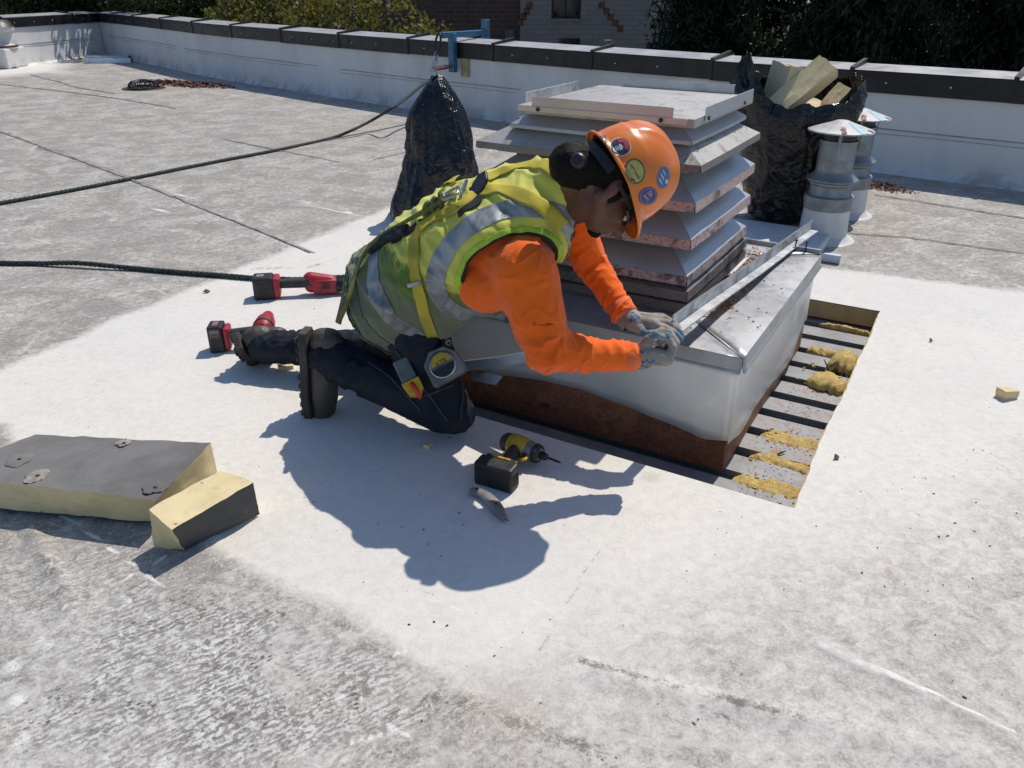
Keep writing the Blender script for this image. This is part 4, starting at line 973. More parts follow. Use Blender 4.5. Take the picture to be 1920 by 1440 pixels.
L_YEL = m_leaf('yellow_green_leaves', (.11, .115, .028), (.055, .07, .02), (.20, .17, .04), .4)
L_CON = m_leaf('conifer_sprays', (.012, .024, .011), (.006, .013, .006), (.022, .042, .016), .12)
BARK = simple('bark', (.09, .07, .055), (.05, .04, .03), 8, .9, 0, .6, 20)
def crown_mesh(seed, blobs, n, size, m, name, par_, asp=.55, droop=0):
    rg = np.random.default_rng(seed); w_ = np.array([b[3]*b[4]*b[5] for b in blobs]); w_ = w_/w_.sum(); V = np.zeros((n*4, 3)); 
    idx = rg.choice(len(blobs), n, p=w_); B = np.array(blobs)[idx]
    d = rg.normal(size=(n, 3)); d /= np.linalg.norm(d, axis=1)[:, None]; r = .45+.55*rg.random(n)**.5
    C0 = B[:, :3]+d*B[:, 3:6]*r[:, None]
    # clumping: pull leaves toward twig centres
    tw = rg.integers(0, n//14+1, n); tc = rg.permutation(n)[:n//14+2]; mask = rg.random(n) < .8
    near = C0[tc[tw]]; C0 = np.where(mask[:, None], near+rg.normal(size=(n, 3))*size*1.7, C0)
    a = rg.normal(size=(n, 3)); a[:, 2] -= droop; a /= np.linalg.norm(a, axis=1)[:, None]; b = np.cross(a, rg.normal(size=(n, 3))); b /= np.linalg.norm(b, axis=1)[:, None]
    s = size*(.5+rg.random(n))[:, None]
    V[0::4] = C0-a*s; V[1::4] = C0-b*s*asp; V[2::4] = C0+a*s; V[3::4] = C0+b*s*asp+np.cross(a, b)*s*.25
    me = bpy.data.meshes.new(name); me.vertices.add(n*4); me.vertices.foreach_set('co', (V-ORG[par_.name]).ravel())
    me.loops.add(n*4); me.loops.foreach_set('vertex_index', np.arange(n*4)); me.polygons.add(n); me.polygons.foreach_set('loop_start', np.arange(n)*4)
    me.polygons.foreach_set('loop_total', np.full(n, 4)); me.materials.append(m); me.update(calc_edges=True)
    o = bpy.data.objects.new(name, me); COL.objects.link(o); o.parent = par_; ORG[o.name] = ORG[par_.name]; return o
def tree(name, x, y, ztop, rad, seed, m, n, size, label, cat, grp, zlow=-2.5, asp=.55):
    t = thing(name, (x, y, -5), label, cat, grp); rs = random.Random(seed); mb = MB()
    mb.tube([(x, y, -5), (x+.1, y, -2.5), (x-.05, y+.1, 0), (x, y, ztop-.8)], [.22, .17, .12, .04], 9)
    bl = [(x, y, ztop-rad*.45-.9, rad*.5, rad*.5, rad*.5), (x, y, (ztop+zlow)/2-.4, rad*.55, rad*.55, rad*.5)]
    for k in range(11):
        a = rs.uniform(0, 6.28); z = rs.uniform(zlow, ztop-.5); rr = rad*(1-.35*max(0, (z-zlow)/(ztop-zlow)-.5)); q = rs.uniform(.25, .75)*rr
        c = (x+math.cos(a)*q, y+math.sin(a)*q, z); bl.append((*c, rr*rs.uniform(.4, .62), rr*rs.uniform(.4, .6), rr*rs.uniform(.3, .5)))
        mb.tube([(x, y, z-.9), (x+math.cos(a)*q*.5, y+math.sin(a)*q*.5, z-.3), c], [.06, .04, .012], 6)
    mb.obj('trunk', BARK, t, smooth=True)
    crown_mesh(seed, bl, n, size, m, 'crown', t, asp); return t
tree('leafy_tree', -13.0, 17.6, 3.6, 2.6, 11, L_DARK, 26000, .055, 'dark green broadleaf tree beyond the far left corner of the parapet', 'tree', 'trees beyond the parapet')
tree('leafy_tree', -9.6, 19.6, 3.4, 2.4, 12, L_DARK, 26000, .055, 'dark green broadleaf tree just right of the roof corner', 'tree', 'trees beyond the parapet')
tree('leafy_tree', -6.9, 17.0, 3.0, 2.1, 13, L_DARK, 26000, .05, 'mid green broadleaf tree in front of the brown brick wall', 'tree', 'trees beyond the parapet')
tree('leafy_tree', -4.0, 14.6, 2.4, 1.7, 14, L_YEL, 24000, .042, 'yellow green tree left of the blue anchor, thin enough to see the wall', 'tree', 'trees beyond the parapet')
tree('leafy_tree', -2.0, 13.9, 2.0, 1.35, 15, L_YEL, 15000, .042, 'yellow green tree directly behind the blue anchor clamp', 'tree', 'trees beyond the parapet')
def conifer(x, y, ztop, rad, seed, label, n=15000):
    n = int(n*2.3)
    t = thing('conifer', (x, y, -5), label, 'tree', 'dark conifers beyond the parapet'); rs = random.Random(seed); mb = MB()
    mb.tube([(x, y, -5), (x, y, 0), (x, y, ztop)], [.25, .16, .02], 8); bl = []
    k = 0; z = -3.2
    while z < ztop-.1:
        fr_ = 1-(z+3.2)/(ztop+3.2); rr = rad*(.12+.88*fr_); nb = 7
        for j in range(nb):
            a = k*2.4+j*6.283/nb+rs.uniform(-.2, .2); L_ = rr*rs.uniform(.75, 1.12); tip = (x+math.cos(a)*L_, y+math.sin(a)*L_, z-.25*L_-.1)
            mb.tube([(x, y, z), (x+math.cos(a)*L_*.5, y+math.sin(a)*L_*.5, z+.02), tip], [.03, .02, .006], 5)
            for q in (.35, .6, .85, 1.0): bl.append((x+math.cos(a)*L_*q, y+math.sin(a)*L_*q, z-.25*L_*q*q-.12, .24+.1*rr*.3, .24+.1*rr*.3, .22))
        z += .42; k += 1
    mb.obj('trunk', BARK, t, smooth=True); crown_mesh(seed, bl, n, .06, L_CON, 'crown', t, .24, 1.4); return t
conifer(3.2, 14.6, 4.2, 1.6, 21, 'dark conifer standing nearest the grey brick wall', 26000)
conifer(5.4, 13.2, 5.2, 2.0, 22, 'dark conifer behind the big black bag', 34000)
conifer(7.9, 13.6, 5.6, 2.1, 23, 'dark conifer behind the vent pipes at the right', 34000)
conifer(10.4, 12.9, 5.4, 2.1, 24, 'dark conifer at the far right edge beyond the parapet', 30000)
conifer(6.7, 16.2, 6.0, 2.3, 25, 'dark conifer in the second row between the two tallest ones', 30000)
conifer(4.5, 16.8, 5.2, 2.0, 27, 'dark conifer in the second row nearest the brick building', 26000)
conifer(9.6, 16.2, 6.0, 2.3, 26, 'dark conifer in the second row at the right', 28000)
tree('leafy_tree', 3.05, 11.9, .75, .55, 31, L_YEL, 3500, .035, 'small light green bush in front of the conifers by the parapet', 'tree', 'trees beyond the parapet', zlow=-1.6)
# ------------------------------------------------------------------ the worker
def PD(x, y, d): return _C+ray(x, y)*d              # picture point at depth d along the lens axis
def dep(P): return float((np.asarray(P)-_C)@_F)
def vnormals(V, F):
    F = np.asarray(F); n = np.cross(V[F[:, 2]]-V[F[:, 0]], V[F[:, -1]]-V[F[:, 1]] if F.shape[1] == 4 else V[F[:, 2]]-V[F[:, 1]])
    if F.shape[1] == 3: n = np.cross(V[F[:, 1]]-V[F[:, 0]], V[F[:, 2]]-V[F[:, 0]])
    N = np.zeros_like(V)
    for k in range(F.shape[1]): np.add.at(N, F[:, k], n)
    return N/(np.linalg.norm(N, axis=1)[:, None]+1e-12)
def capsule(mb, p0, p1, r0, r1, n=14, fl=1, ref=None):
    p0 = np.asarray(p0, float); p1 = np.asarray(p1, float); t = nrm(p1-p0); pts = []; rs_ = []
    for k in range(5): q = math.pi/2*k/5; pts.append(p0-t*r0*math.cos(q)); rs_.append(r0*math.sin(q)+1e-4)
    for k in range(5): f = k/4; pts.append(p0*(1-f)+p1*f); rs_.append(r0*(1-f)+r1*f)
    for k in range(1, 6): q = math.pi/2*k/5; pts.append(p1+t*r1*math.sin(q)); rs_.append(r1*math.cos(q)+1e-4)
    mb.tube(pts, rs_, n, flat=fl, ref=ref)
def ellip(mb, c, ax, r, n=18):
    pr = [(math.sin(math.pi*k/12)+1e-4, -math.cos(math.pi*k/12)) for k in range(13)]; c = np.asarray(c); A = np.asarray(ax)
    V = [c+A[0]*a*r[0]*math.cos(2*math.pi*j/n)+A[1]*a*r[1]*math.sin(2*math.pi*j/n)+A[2]*h*r[2] for a, h in pr for j in range(n)]
    mb.add(V, [(i*n+k, i*n+(k+1) % n, (i+1)*n+(k+1) % n, (i+1)*n+k) for i in range(12) for k in range(n)]+[tuple(range(n))[::-1], tuple(12*n+k for k in range(n))])
def secs(mb, S, n=24):
    """closed body through sections (centre, L half axis, N half axis)"""
    S = [(np.asarray(c, float), np.asarray(a, float), np.asarray(b, float)) for c, a, b in S]
    t0 = nrm(S[1][0]-S[0][0]); t1 = nrm(S[-1][0]-S[-2][0]); rows = []
    def ring(c, a, b, k=1): rows.append([c+a*k*math.cos(q)*abs(math.cos(q))**-.15+b*k*math.sin(q)*(abs(math.sin(q))+1e-6)**-.15 for q in (np.arange(n)+.5)*2*math.pi/n])
    c, a, b = S[0]; m_ = np.linalg.norm(b)
    for q in (.15, .45, .8): ring(c-t0*m_*.7*math.cos(q*math.pi/2), a, b, math.sin(q*math.pi/2))
    for i in range(len(S)):
        c, a, b = S[i]; ring(c, a, b)
        if i < len(S)-1:
            c2, a2, b2 = S[i+1]; ring((c+c2)/2, (a+a2)/2, (b+b2)/2)
    c, a, b = S[-1]; m_ = np.linalg.norm(b)
    for q in (.8, .45, .15): ring(c+t1*m_*.7*math.cos(q*math.pi/2), a, b, math.sin(q*math.pi/2))
    V = [p for r in rows for p in r]; m = len(rows)
    mb.add(V, [(i*n+k, i*n+(k+1) % n, (i+1)*n+(k+1) % n, (i+1)*n+k) for i in range(m-1) for k in range(n)]+[tuple(range(n))[::-1], tuple((m-1)*n+k for k in range(n))])
def fuse(mb, voxel, it=4, fac=.5):
    me = bpy.data.meshes.new('tmp'); me.from_pydata([tuple(v) for v in mb.V], [], mb.F); o = bpy.data.objects.new('tmp', me); COL.objects.link(o)
    bm_ = bmesh.new(); bm_.from_mesh(me); bmesh.ops.recalc_face_normals(bm_, faces=bm_.faces); bm_.to_mesh(me); bm_.free()
    r = o.modifiers.new('r', 'REMESH'); r.mode = 'VOXEL'; r.voxel_size = voxel
    s_ = o.modifiers.new('s', 'SMOOTH'); s_.factor = fac; s_.iterations = it
    dg = bpy.context.evaluated_depsgraph_get(); e = o.evaluated_get(dg); m2 = e.to_mesh()
    V = np.zeros(len(m2.vertices)*3); m2.vertices.foreach_get('co', V); V = V.reshape(-1, 3)
    F = np.zeros(len(m2.loops), int); m2.loops.foreach_get('vertex_index', F); F = F.reshape(-1, 4) if len(F) == 4*len(m2.polygons) else None
    if F is None: F = np.array([list(p.vertices) for p in m2.polygons if len(p.vertices) == 4])
    e.to_mesh_clear(); bpy.data.objects.remove(o); bpy.data.meshes.remove(me)
    return V, F
def clip(V, F, s):
    """keep the s > 0 side, cutting triangles exactly at s = 0"""
    T = np.vstack([F[:, [0, 1, 2]], F[:, [0, 2, 3]]]) if F.shape[1] == 4 else F
    V = [v for v in V]; s = list(s); out = []; cut = {}
    def mid(a, b):
        k = (a, b) if a < b else (b, a)
        if k not in cut: f = s[k[0]]/(s[k[0]]-s[k[1]]); cut[k] = len(V); V.append(V[k[0]]*(1-f)+V[k[1]]*f)
        return cut[k]
    sa_ = np.array(s) > 0; cnt = sa_[T].sum(1)
    out = [tuple(t) for t in T[cnt == 3]]
    for t in T[(cnt == 1) | (cnt == 2)]:
        t = list(t); p = [s[i] > 0 for i in t]
        if sum(p) == 1:
            i = p.index(True); a, b, c = t[i], t[(i+1) % 3], t[(i+2) % 3]; out.append((a, mid(a, b), mid(a, c)))
        else:
            i = p.index(False); a, b, c = t[i], t[(i+1) % 3], t[(i+2) % 3]; m1 = mid(a, b); m2 = mid(a, c); out += [(m1, b, c), (m1, c, m2)]
    V = np.array(V); out = np.array(out); used = np.unique(out); re = np.full(len(V), -1); re[used] = np.arange(len(used)); return V[used], re[out]
def nz3(P, sx, sy=None, sz=None, o=0):
    sy = sx if sy is None else sy; sz = sx if sz is None else sz
    return np.array([noise.noise(Vector((p[0]*sx+o, p[1]*sy+o, p[2]*sz))) for p in P])
def fold(P, a, b, f, lo, seed, sharp=1.6):
    """creases round a limb: ridged noise, oblique and broken so that no fold closes into a ring"""
    a = np.asarray(a); t = nrm(np.asarray(b)-a); x = (P-a)@t; Q = P-a-x[:, None]*t; lo = lo*2.6; out = []
    for x_, q in zip(x, Q):
        tw = noise.noise(Vector((x_*4+seed, q[0]*6, q[1]*6)))
        v1 = noise.noise(Vector((x_*f+q[2]*lo*.9+tw*1.5, q[0]*lo+seed, q[1]*lo)))
        v2 = noise.noise(Vector((x_*f*.8-q[2]*lo*1.1+q[0]*lo*.6, q[1]*lo*.8-seed, q[2]*lo*.5+7)))
        m_ = noise.noise(Vector((x_*8, q[1]*16, seed+q[0]*16)))
        out.append(max(1-abs(v1)*2.2, (1-abs(v2)*2.4)*.8)*(.75+.6*m_)+.1)
    v = np.clip(np.array(out), 0, 1.2); return v**sharp if sharp else v
def dist_seg3(P, a, b):
    a = np.asarray(a); ab = np.asarray(b)-a; t = np.clip(((P-a)@ab)/(ab@ab), 0, 1); return np.linalg.norm(P-a-t[:, None]*ab, axis=1), t
nk = None
man = thing('person', (-.1, 2.15, 0), 'kneeling worker in orange hard hat and lime vest bending over the metal clad curb', 'person')
hipN, hipF = atY(748, 585, 2.17), atY(722, 530, 2.36)
kneeN, ankN = atY(835, 768, 2.11), atY(612, 668, 2.27)
kneeF, ankF = atY(735, 655, 2.50), atY(494, 652, 2.56)
shN, shF = atY(982, 510, 1.94), atY(1052, 375, 2.24)
elN, wrN = atY(1024, 656, 1.875), atY(1188, 670, 1.945)
elF, wrF = atY(1118, 500, 2.27), atY(1172, 588, 2.13)
wrF = PD(1172, 590, 2.28); elF = PD(1108, 495, 2.33)
neckB = atY(1050, 368, 2.10)
S = [np.array(q) for q in ((-.375, 2.275, .405), (-.27, 2.24, .50), (-.15, 2.19, .595), (-.03, 2.14, .665), (.072, 2.12, .702))]
Lh = nrm(hipF-hipN); Ls = nrm(shF-shN)
def LN(i):
    f = i/4; L = nrm(Lh*(1-f)+Ls*f); T = nrm(S[min(i+1, 4)]-S[max(i-1, 0)]); L = nrm(L-T*(T@L)); return L, nrm(np.cross(T, L))
def torso(mb, add=0.0, w_=(.155, .150, .165, .180, .150), d_=(.118, .108, .112, .108, .085), i0=0, i1=5):
    mb_ = []
    for i in range(i0, i1): L, N = LN(i); mb_.append((S[i], L*(w_[i]+add), N*(d_[i]+add)))
    secs(mb, mb_)
# head frame
hf = nrm(.49*_R-.87*_U+.36*_F); hu = nrm(.87*_R+.49*_U+.02*_F); hu = nrm(hu-hf*(hf@hu)); hl = np.cross(hf, hu)    # hl: his right, towards the camera
HB = atY(1157, 338, 1.975)
def hp_(f, u, l): return HB+hf*f+hu*u+hl*l
HX = [hf, hl, hu]
nk = nrm(hp_(-.02, -.05, 0)-neckB)
SKIN = NT('skin'); SKINM = SKIN.set(SKIN.mix(SKIN.ramp(SKIN.noise(14, 5), .4, .65), (.14, .060, .037), (.10, .042, .026)), .5, 0, .4); SKIN.bump(SKIN.noise(220, 4), .2, .001)
mb = MB()
ellip(mb, hp_(-.004, .028, 0), HX, (.098, .077, .090)); ellip(mb, hp_(.040, -.045, 0), HX, (.058, .058, .066)); ellip(mb, hp_(.070, -.098, 0), HX, (.026, .030, .020))
ellip(mb, hp_(.055, -.052, .038), HX, (.024, .018, .022)); ellip(mb, hp_(.055, -.052, -.038), HX, (.024, .018, .022))       # cheeks
for s_ in (-1, 1):
    capsule(mb, hp_(.066, -.095, s_*.012), hp_(.004, -.066, s_*.056), .022, .020)                                           # jaw
    ellip(mb, hp_(.088, -.012, s_*.032), HX, (.014, .024, .010))                                                           # brow
    ellip(mb, hp_(-.002, -.036, s_*.078), [nrm(hf*.9+hu*.3), hl, nrm(hu*.9-hf*.3)], (.016, .009, .030))                    # ear
capsule(mb, hp_(.094, -.018, 0), hp_(.116, -.052, 0), .009, .013); ellip(mb, hp_(.106, -.056, 0), HX, (.012, .016, .009))  # nose
ellip(mb, hp_(.094, -.076, 0), HX, (.012, .021, .006)); ellip(mb, hp_(.092, -.086, 0), HX, (.011, .018, .006))             # lips
capsule(mb, hp_(-.025, -.045, 0), neckB, .053, .060); capsule(mb, hp_(.02, -.075, 0), neckB+(_R*.02-_U*.03), .040, .05)
torso(mb, -.035)
for a, b, r0, r1 in ((shN, elN, .046, .038), (elN, wrN, .038, .027), (shF, elF, .046, .038), (elF, wrF, .038, .027), (neckB, shN, .06, .05), (neckB, shF, .06, .05),
                     (hipN, kneeN, .062, .052), (kneeN, ankN, .050, .035), (hipF, kneeF, .062, .052), (kneeF, ankF, .050, .035)): capsule(mb, a, b, r0, r1)
capsule(mb, hipN, hipF, .070, .070)
capsule(mb, wrN, PD(1225, 660, dep(wrN)-.005), .026, .030, fl=.7); capsule(mb, wrF, PD(1215, 606, dep(wrF)-.03), .026, .028, fl=.7)
V, F = fuse(mb, .0055, 3)
body = mk('body', V, F, SKINM, man, True)
# ---------- trousers
NAVY = simple('dark_navy_work_trousers', (.011, .015, .024), (.028, .032, .042), 7, .75, 0, .5, 260, lo=.45, hi=.8, bd=.0012, spec=.25)
mb = MB()
capsule(mb, hipN+np.array([.01, .03, .01]), kneeN, .098, .078); capsule(mb, kneeN, ankN, .078, .068); capsule(mb, hipF, kneeF, .095, .074); capsule(mb, kneeF, ankF, .076, .056)
ellip(mb, kneeN+np.array([.018, 0, -.01]), np.eye(3), (.068, .066, .07)); 
L0, N0 = LN(0); secs(mb, [(S[0]-np.array([.02, -.0, .03]), L0*.165, N0*.120), (S[0]*.55+S[1]*.45, L0*.155, N0*.112)])
capsule(mb, hipN-np.array([.03, -.04, .0]), hipF-np.array([.03, 0, 0]), .098, .098)
V, F = fuse(mb, .006, 5); N = vnormals(V, F)
d1, t1 = dist_seg3(V, kneeN, ankN); d2, t2 = dist_seg3(V, hipN, kneeN); d3, t3 = dist_seg3(V, kneeF, ankF)
w1 = sm(d1, .13, .07); f1 = fold(V, kneeN, ankN, 26, 7, 1); f2 = fold(V, hipN, kneeN, 17, 6, 4); f3 = fold(V, kneeF, ankF, 27, 7, 8)
amp = np.where((d1 < d2) & (d1 < d3), (f1-.5)*.013*(.5+sm(t1, .45, 1)), np.where(d3 < d2, (f3-.5)*.012*(.5+sm(t3, .4, 1)), (f2-.5)*.013))
V = V+N*amp[:, None]; V[:, 2] = np.maximum(V[:, 2], .004)
s1 = (ankN-V)@nrm(ankN-kneeN)+.050; s3 = (ankF-V)@nrm(ankF-kneeF)+.045
s1 = np.where(d1 < .16, s1, 1.); s3 = np.where(d3 < .16, s3, 1.)
V, F = clip(V, F, np.minimum(s1, s3))
tr = mk('trousers', V, F, NAVY, man, True); sl = tr.modifiers.new('th', 'SOLIDIFY'); sl.thickness = .003; sl.offset = -1
# knee pad seam and pocket stitching
# ---------- shirt
ORG_C = (.90, .135, .012)
_ax = nrm(S[4]-S[0]); AA_ = [_ax, nrm(np.cross(nrm(Ls), _ax)), nrm(Ls)]
SH_ = NT('orange_jersey'); SHIRT = SH_.set(SH_.mix(SH_.ramp(SH_.noise(3, 4), .4, .7), (.92, .15, .012), (.80, .11, .010)), .85, 0, .15, Sheen_Weight=.2); SH_.bump(SH_.math('ADD', SH_.noise(30, 5, .6, 1.8), SH_.math('MULTIPLY', SH_.noise(500, 2), .15)), .35, .006)
mb = MB(); torso(mb, .0)
capsule(mb, shN, elN, .088, .066); capsule(mb, elN, wrN, .058, .038); capsule(mb, shF, elF, .068, .052); capsule(mb, elF, wrF, .050, .036)
capsule(mb, S[4], shN+np.array([-.005, .01, 0]), .085, .074); capsule(mb, S[4], shF, .085, .070); capsule(mb, S[4], neckB+nk*.045, .085, .066)
ellip(mb, shN*.6+S[3]*.4+np.array([0, 0, -.02]), np.eye(3), (.11, .09, .085)); vsh = PD(998, 455, dep(shN)+.05); capsule(mb, S[4], vsh, .085, .070); capsule(mb, S[3]-Ls*.06, shN+(elN-shN)*.15, .09, .078); ellip(mb, PD(915, 535, dep(shN)+.10), np.eye(3), (.085, .07, .075)); capsule(mb, PD(915, 535, dep(shN)+.09), shN+(elN-shN)*.22, .062, .070)
V, F = fuse(mb, .005, 9); N = vnormals(V, F)
d1, t1 = dist_seg3(V, shN, elN); d2, t2 = dist_seg3(V, elN, wrN); d3, t3 = dist_seg3(V, elF, wrF); d4, t4 = dist_seg3(V, shF, elF)
D = np.stack([d1, d2, d3, d4]); k = D.argmin(0)
a1 = fold(V, shN, elN, 13, 6, 2, 2.0); a2 = fold(V, elN, wrN, 32, 6, 5, 1.7); a3 = fold(V, elF, wrF, 30, 6, 9, 1.7); a4 = fold(V, shF, elF, 24, 7, 12, 1.7)
amp = np.select([k == 0, k == 1, k == 2, k == 3], [(a1-.5)*.013*(.45+sm(t1, .3, 1)), (a2-.5)*.014*(.5+.5*sm(t2, .1, .7)), (a3-.5)*.011, (a4-.5)*.008])
amp *= sm(D.min(0), .20, .10)
# elbow creases
de = np.linalg.norm(V-elN, axis=1); amp += sm(de, .12, .03)*(fold(V, elN+np.array([0, 0, .3]), elN, 34, 3, 3, 1.5)-.5)*.008
V = V+N*amp[:, None]
sN = (wrN-V)@nrm(wrN-elN)+.006; sN = np.where(np.linalg.norm(V-wrN, axis=1) < .09, sN, 1.); sF = (wrF-V)@nrm(wrF-elF)+.0; sF = np.where(np.linalg.norm(V-wrF, axis=1) < .09, sF, 1.)
sK = (neckB+nk*.060-V)@nk; sK = np.where(np.linalg.norm(V-neckB, axis=1) < .12, sK, 1.)
V, F = clip(V, F, np.minimum(np.minimum(sN, sF), sK))
shirt = mk('shirt', V, F, SHIRT, man, True); sl = shirt.modifiers.new('th', 'SOLIDIFY'); sl.thickness = .0025; sl.offset = -1
sh_bvh = BVHTree.FromPolygons([tuple(v) for v in V], [tuple(int(i) for i in f) for f in F])
CUFF = simple('faded_orange_cuff', (.85, .20, .07), (.75, .15, .04), 30, .85)
for w_, e_, r_ in ((wrN, elN, .037), (wrF, elF, .036)):
    mb = MB(); t_ = nrm(w_-e_); mb.lathe(w_-t_*.012, [(r_-.002, -.03), (r_+.003, -.026), (r_+.001, .0), (r_+.002, .016), (r_-.004, .019)], 28, (nrm(np.cross(t_, E3)), nrm(np.cross(t_, np.cross(t_, E3))), t_)); mb.obj('cuff', CUFF, shirt, smooth=True)
# ---------- vest
VE = NT('lime_safety_vest')
lo_ = VE.attr('grime'); mesh_ = VE.noise(600, 2)
c_ = VE.mix(VE.ramp(VE.noise(5, 5), .4, .7), (.66, .64, .12), (.52, .54, .08))
gn = VE.noise(9, 9, .78, 1.8, VE.map(scale=(1, 1, 1.6)))
gf = VE.ramp(VE.math('ADD', gn, VE.math('MULTIPLY', VE.math('SUBTRACT', lo_, .42), .75)), .40, .60)
c_ = VE.mix(VE.math('MULTIPLY', gf, .93), c_, (.085, .15, .03)); gn2 = VE.noise(7, 8, .75, 1, VE.map(scale=(1.4, 1, 1), loc=(3, 1, 0)))
c_ = VE.mix(VE.math('MULTIPLY', VE.ramp(VE.math('ADD', gn2, VE.math('MULTIPLY', VE.math('SUBTRACT', lo_, .75), .55)), .50, .62), .75), c_, (.17, .165, .14))
VESTM = VE.set(c_, .8, 0, .2, Sheen_Weight=.25); VE.bump(mesh_, .3, .0008)
mb = MB()
wv = (.182, .188, .198, .198, .165); dv = (.145, .155, .160, .142, .108); sv_ = (.02, .028, .032, .025, .0); Q = []
for i in range(5): L, N_ = LN(i); Q.append((S[i]-N_*sv_[i], L*wv[i], N_*dv[i]))
L, N_ = LN(0); Q = [(S[0]-nrm(S[1]-S[0])*.10-N_*.01+E3*.0, L*.178, N_*.135)]+Q
secs(mb, Q, 28)
capsule(mb, S[4], vsh, .100, .080); capsule(mb, S[3], PD(925, 450, dep(shN)+.05), .12, .095); capsule(mb, neckB, PD(1022, 440, dep(shN)+.06), .095, .075); capsule(mb, S[3], shN+np.array([-.02, .03, .0]), .11, .085); capsule(mb, S[4], shF+np.array([0, -.03, .01]), .096, .080); capsule(mb, S[4], neckB+nk*.03, .098, .078)
ellip(mb, S[1]-LN(1)[1]*.08-LN(1)[0]*.08, [LN(1)[0], nrm(S[2]-S[0]), LN(1)[1]], (.11, .13, .10)); ellip(mb, S[2]*.6+S[3]*.4-LN(2)[1]*.13-LN(2)[0]*.09, [LN(2)[0], nrm(S[3]-S[1]), LN(2)[1]], (.085, .13, .075))
V, F = fuse(mb, .006, 6); N = vnormals(V, F)
ax = nrm(S[4]-S[0]); x_ = (V-S[0])@ax; Ld = LN(2)[0]; y_ = (V-S[2])@Ld; z_ = (V-S[2])@LN(2)[1]
fo = np.array([noise.noise(Vector((x*16+y*9, y*4-x*3, z*5))) for x, y, z in zip(x_, y_, z_)]); fo2 = np.array([noise.noise(Vector((x*9, y*14+x*6, z*7+3))) for x, y, z in zip(x_, y_, z_)]); fo3 = np.array([noise.noise(Vector((x*34+y*12, y*10-x*8, z*14))) for x, y, z in zip(x_, y_, z_)])
V = V+N*((1-np.abs(fo)*2)**2*.010-.004+(1-np.abs(fo2)*2)**2*.007+(1-np.abs(fo3)*2)*.0022)[:, None]
Vf, Ff = V.copy(), F.copy()
# armholes, neck and hem are cut exactly
armc = PD(958, 522, dep(shN)-.02); Tn = nrm(elN-shN)
AA = [nrm(ax), nrm(np.cross(nrm(Ls), ax)), nrm(Ls)]
def arm_s(V, c, rx, ry, rl): q = V-c; return np.sqrt(((q@AA[0])/rx)**2+((q@AA[1])/ry)**2+((q@AA[2])/rl)**2)-1
sA = arm_s(V, PD(966, 535, dep(shN)-.03), .168, .120, .150); sB = arm_s(V, shF+AA[2]*.11-AA[1]*.08+AA[0]*.05, .115, .115, .095)
nkc = nrm(_R+.3*_F); PcK = PD(1061, 380, dep(neckB)); sK = (PcK-V)@nkc; sK = np.where(np.linalg.norm(V-neckB, axis=1) < .24, sK, 1.)
sH = (V-(S[0]-ax*.035))@nrm(ax+LN(0)[1]*.10)
sc_ = np.minimum(np.minimum(sA*.12, sB*.12), np.minimum(sK, sH))
V, F = clip(V, F, sc_)
gr = sm((V-S[0])@ax*1.0+((V-S[2])@E3)*1.1+((V-S[2])@LN(2)[1])*.6, .42, -.05)
vest = mk('safety_vest', V, F, VESTM, man, True); a_ = vest.data.attributes.new('grime', 'FLOAT', 'POINT'); a_.data.foreach_set('value', gr.astype(np.float32))
sl = vest.modifiers.new('th', 'SOLIDIFY'); sl.thickness = .003; sl.offset = 0
v_bvh = BVHTree.FromPolygons([tuple(v) for v in Vf], [tuple(int(i) for i in f) for f in Ff])
def band(lo, hi, s, off, name, m):
    """a strip of the vest surface lifted by off, between two values of s"""
    N = vnormals(Vf, Ff); V2 = Vf+N*off
    idx = np.arange(len(V2)); V3 = np.c_[V2, s]
    def cl4(V4, F, sv): return clip(V4, F, sv)
    A, B = cl4(V3, Ff, s-lo); A, B = cl4(A, B, hi-A[:, 3]); 
    par_ = list(range(len(A)))
    def fd(i):
        while par_[i] != i: par_[i] = par_[par_[i]]; i = par_[i]
        return i
    for a_, b_, c_ in B.tolist(): par_[fd(a_)] = fd(b_); par_[fd(b_)] = fd(c_)
    rt_ = np.array([fd(int(i)) for i in B[:, 0]])
    for r_ in np.unique(rt_):
        Bk = B[rt_ == r_]
        if len(Bk) < 60: continue
        us = np.unique(Bk); re_ = np.full(len(A), -1); re_[us] = np.arange(len(us))
        o = mk(name, A[us, :3], re_[Bk], m, vest, True); sl = o.modifiers.new('th', 'SOLIDIFY'); sl.thickness = .003; sl.offset = 0
REFL = NT('grey_reflective_tape'); cc = REFL.mix(REFL.ramp(REFL.noise(7, 9, .75, 1), .42, .66), (.33, .36, .37), (.15, .155, .15)); REFL.bump(REFL.noise(26, 5, .6, 1), .3, .003); REFLM = REFL.set(cc, .45, .3, .5)
NEON = simple('bright_lime_binding', (.42, .62, .05), (.30, .46, .035), 20, .75); BLK = simple('black_webbing', (.012, .012, .013), (.02, .02, .02), 40, .8)
other = np.minimum(sB*.12, np.minimum(sK, sH))
sAo = np.where(other > .004, sA*.12, -1)
band(.0, .012, np.where(other > .002, sA*.12, -1), .0035, 'armhole_binding', NEON)
band(-.006, .002, np.where(other > .002, sA*.12, -1), .001, 'armhole_piping', BLK)
band(.034, .078, np.where(other > .004, sA*.12, -1), .0025, 'reflective_stripe', REFLM)
band(.0, .007, np.where(np.minimum(sA, sB)*.12 > .002, np.where(np.linalg.norm(Vf-neckB, axis=1) < .23, sK, -1), -1), .0015, 'collar_binding', BLK)
band(.0, .008, np.where(np.abs(sH) < .05, sH, -1), .002, 'hem_binding', BLK)
band(.100, .150, np.where((sA > .02) & (sB > .02) & (((Vf-S[0])@E2) < 3), sH, -1)*1.0, .0025, 'reflective_stripe', REFLM)
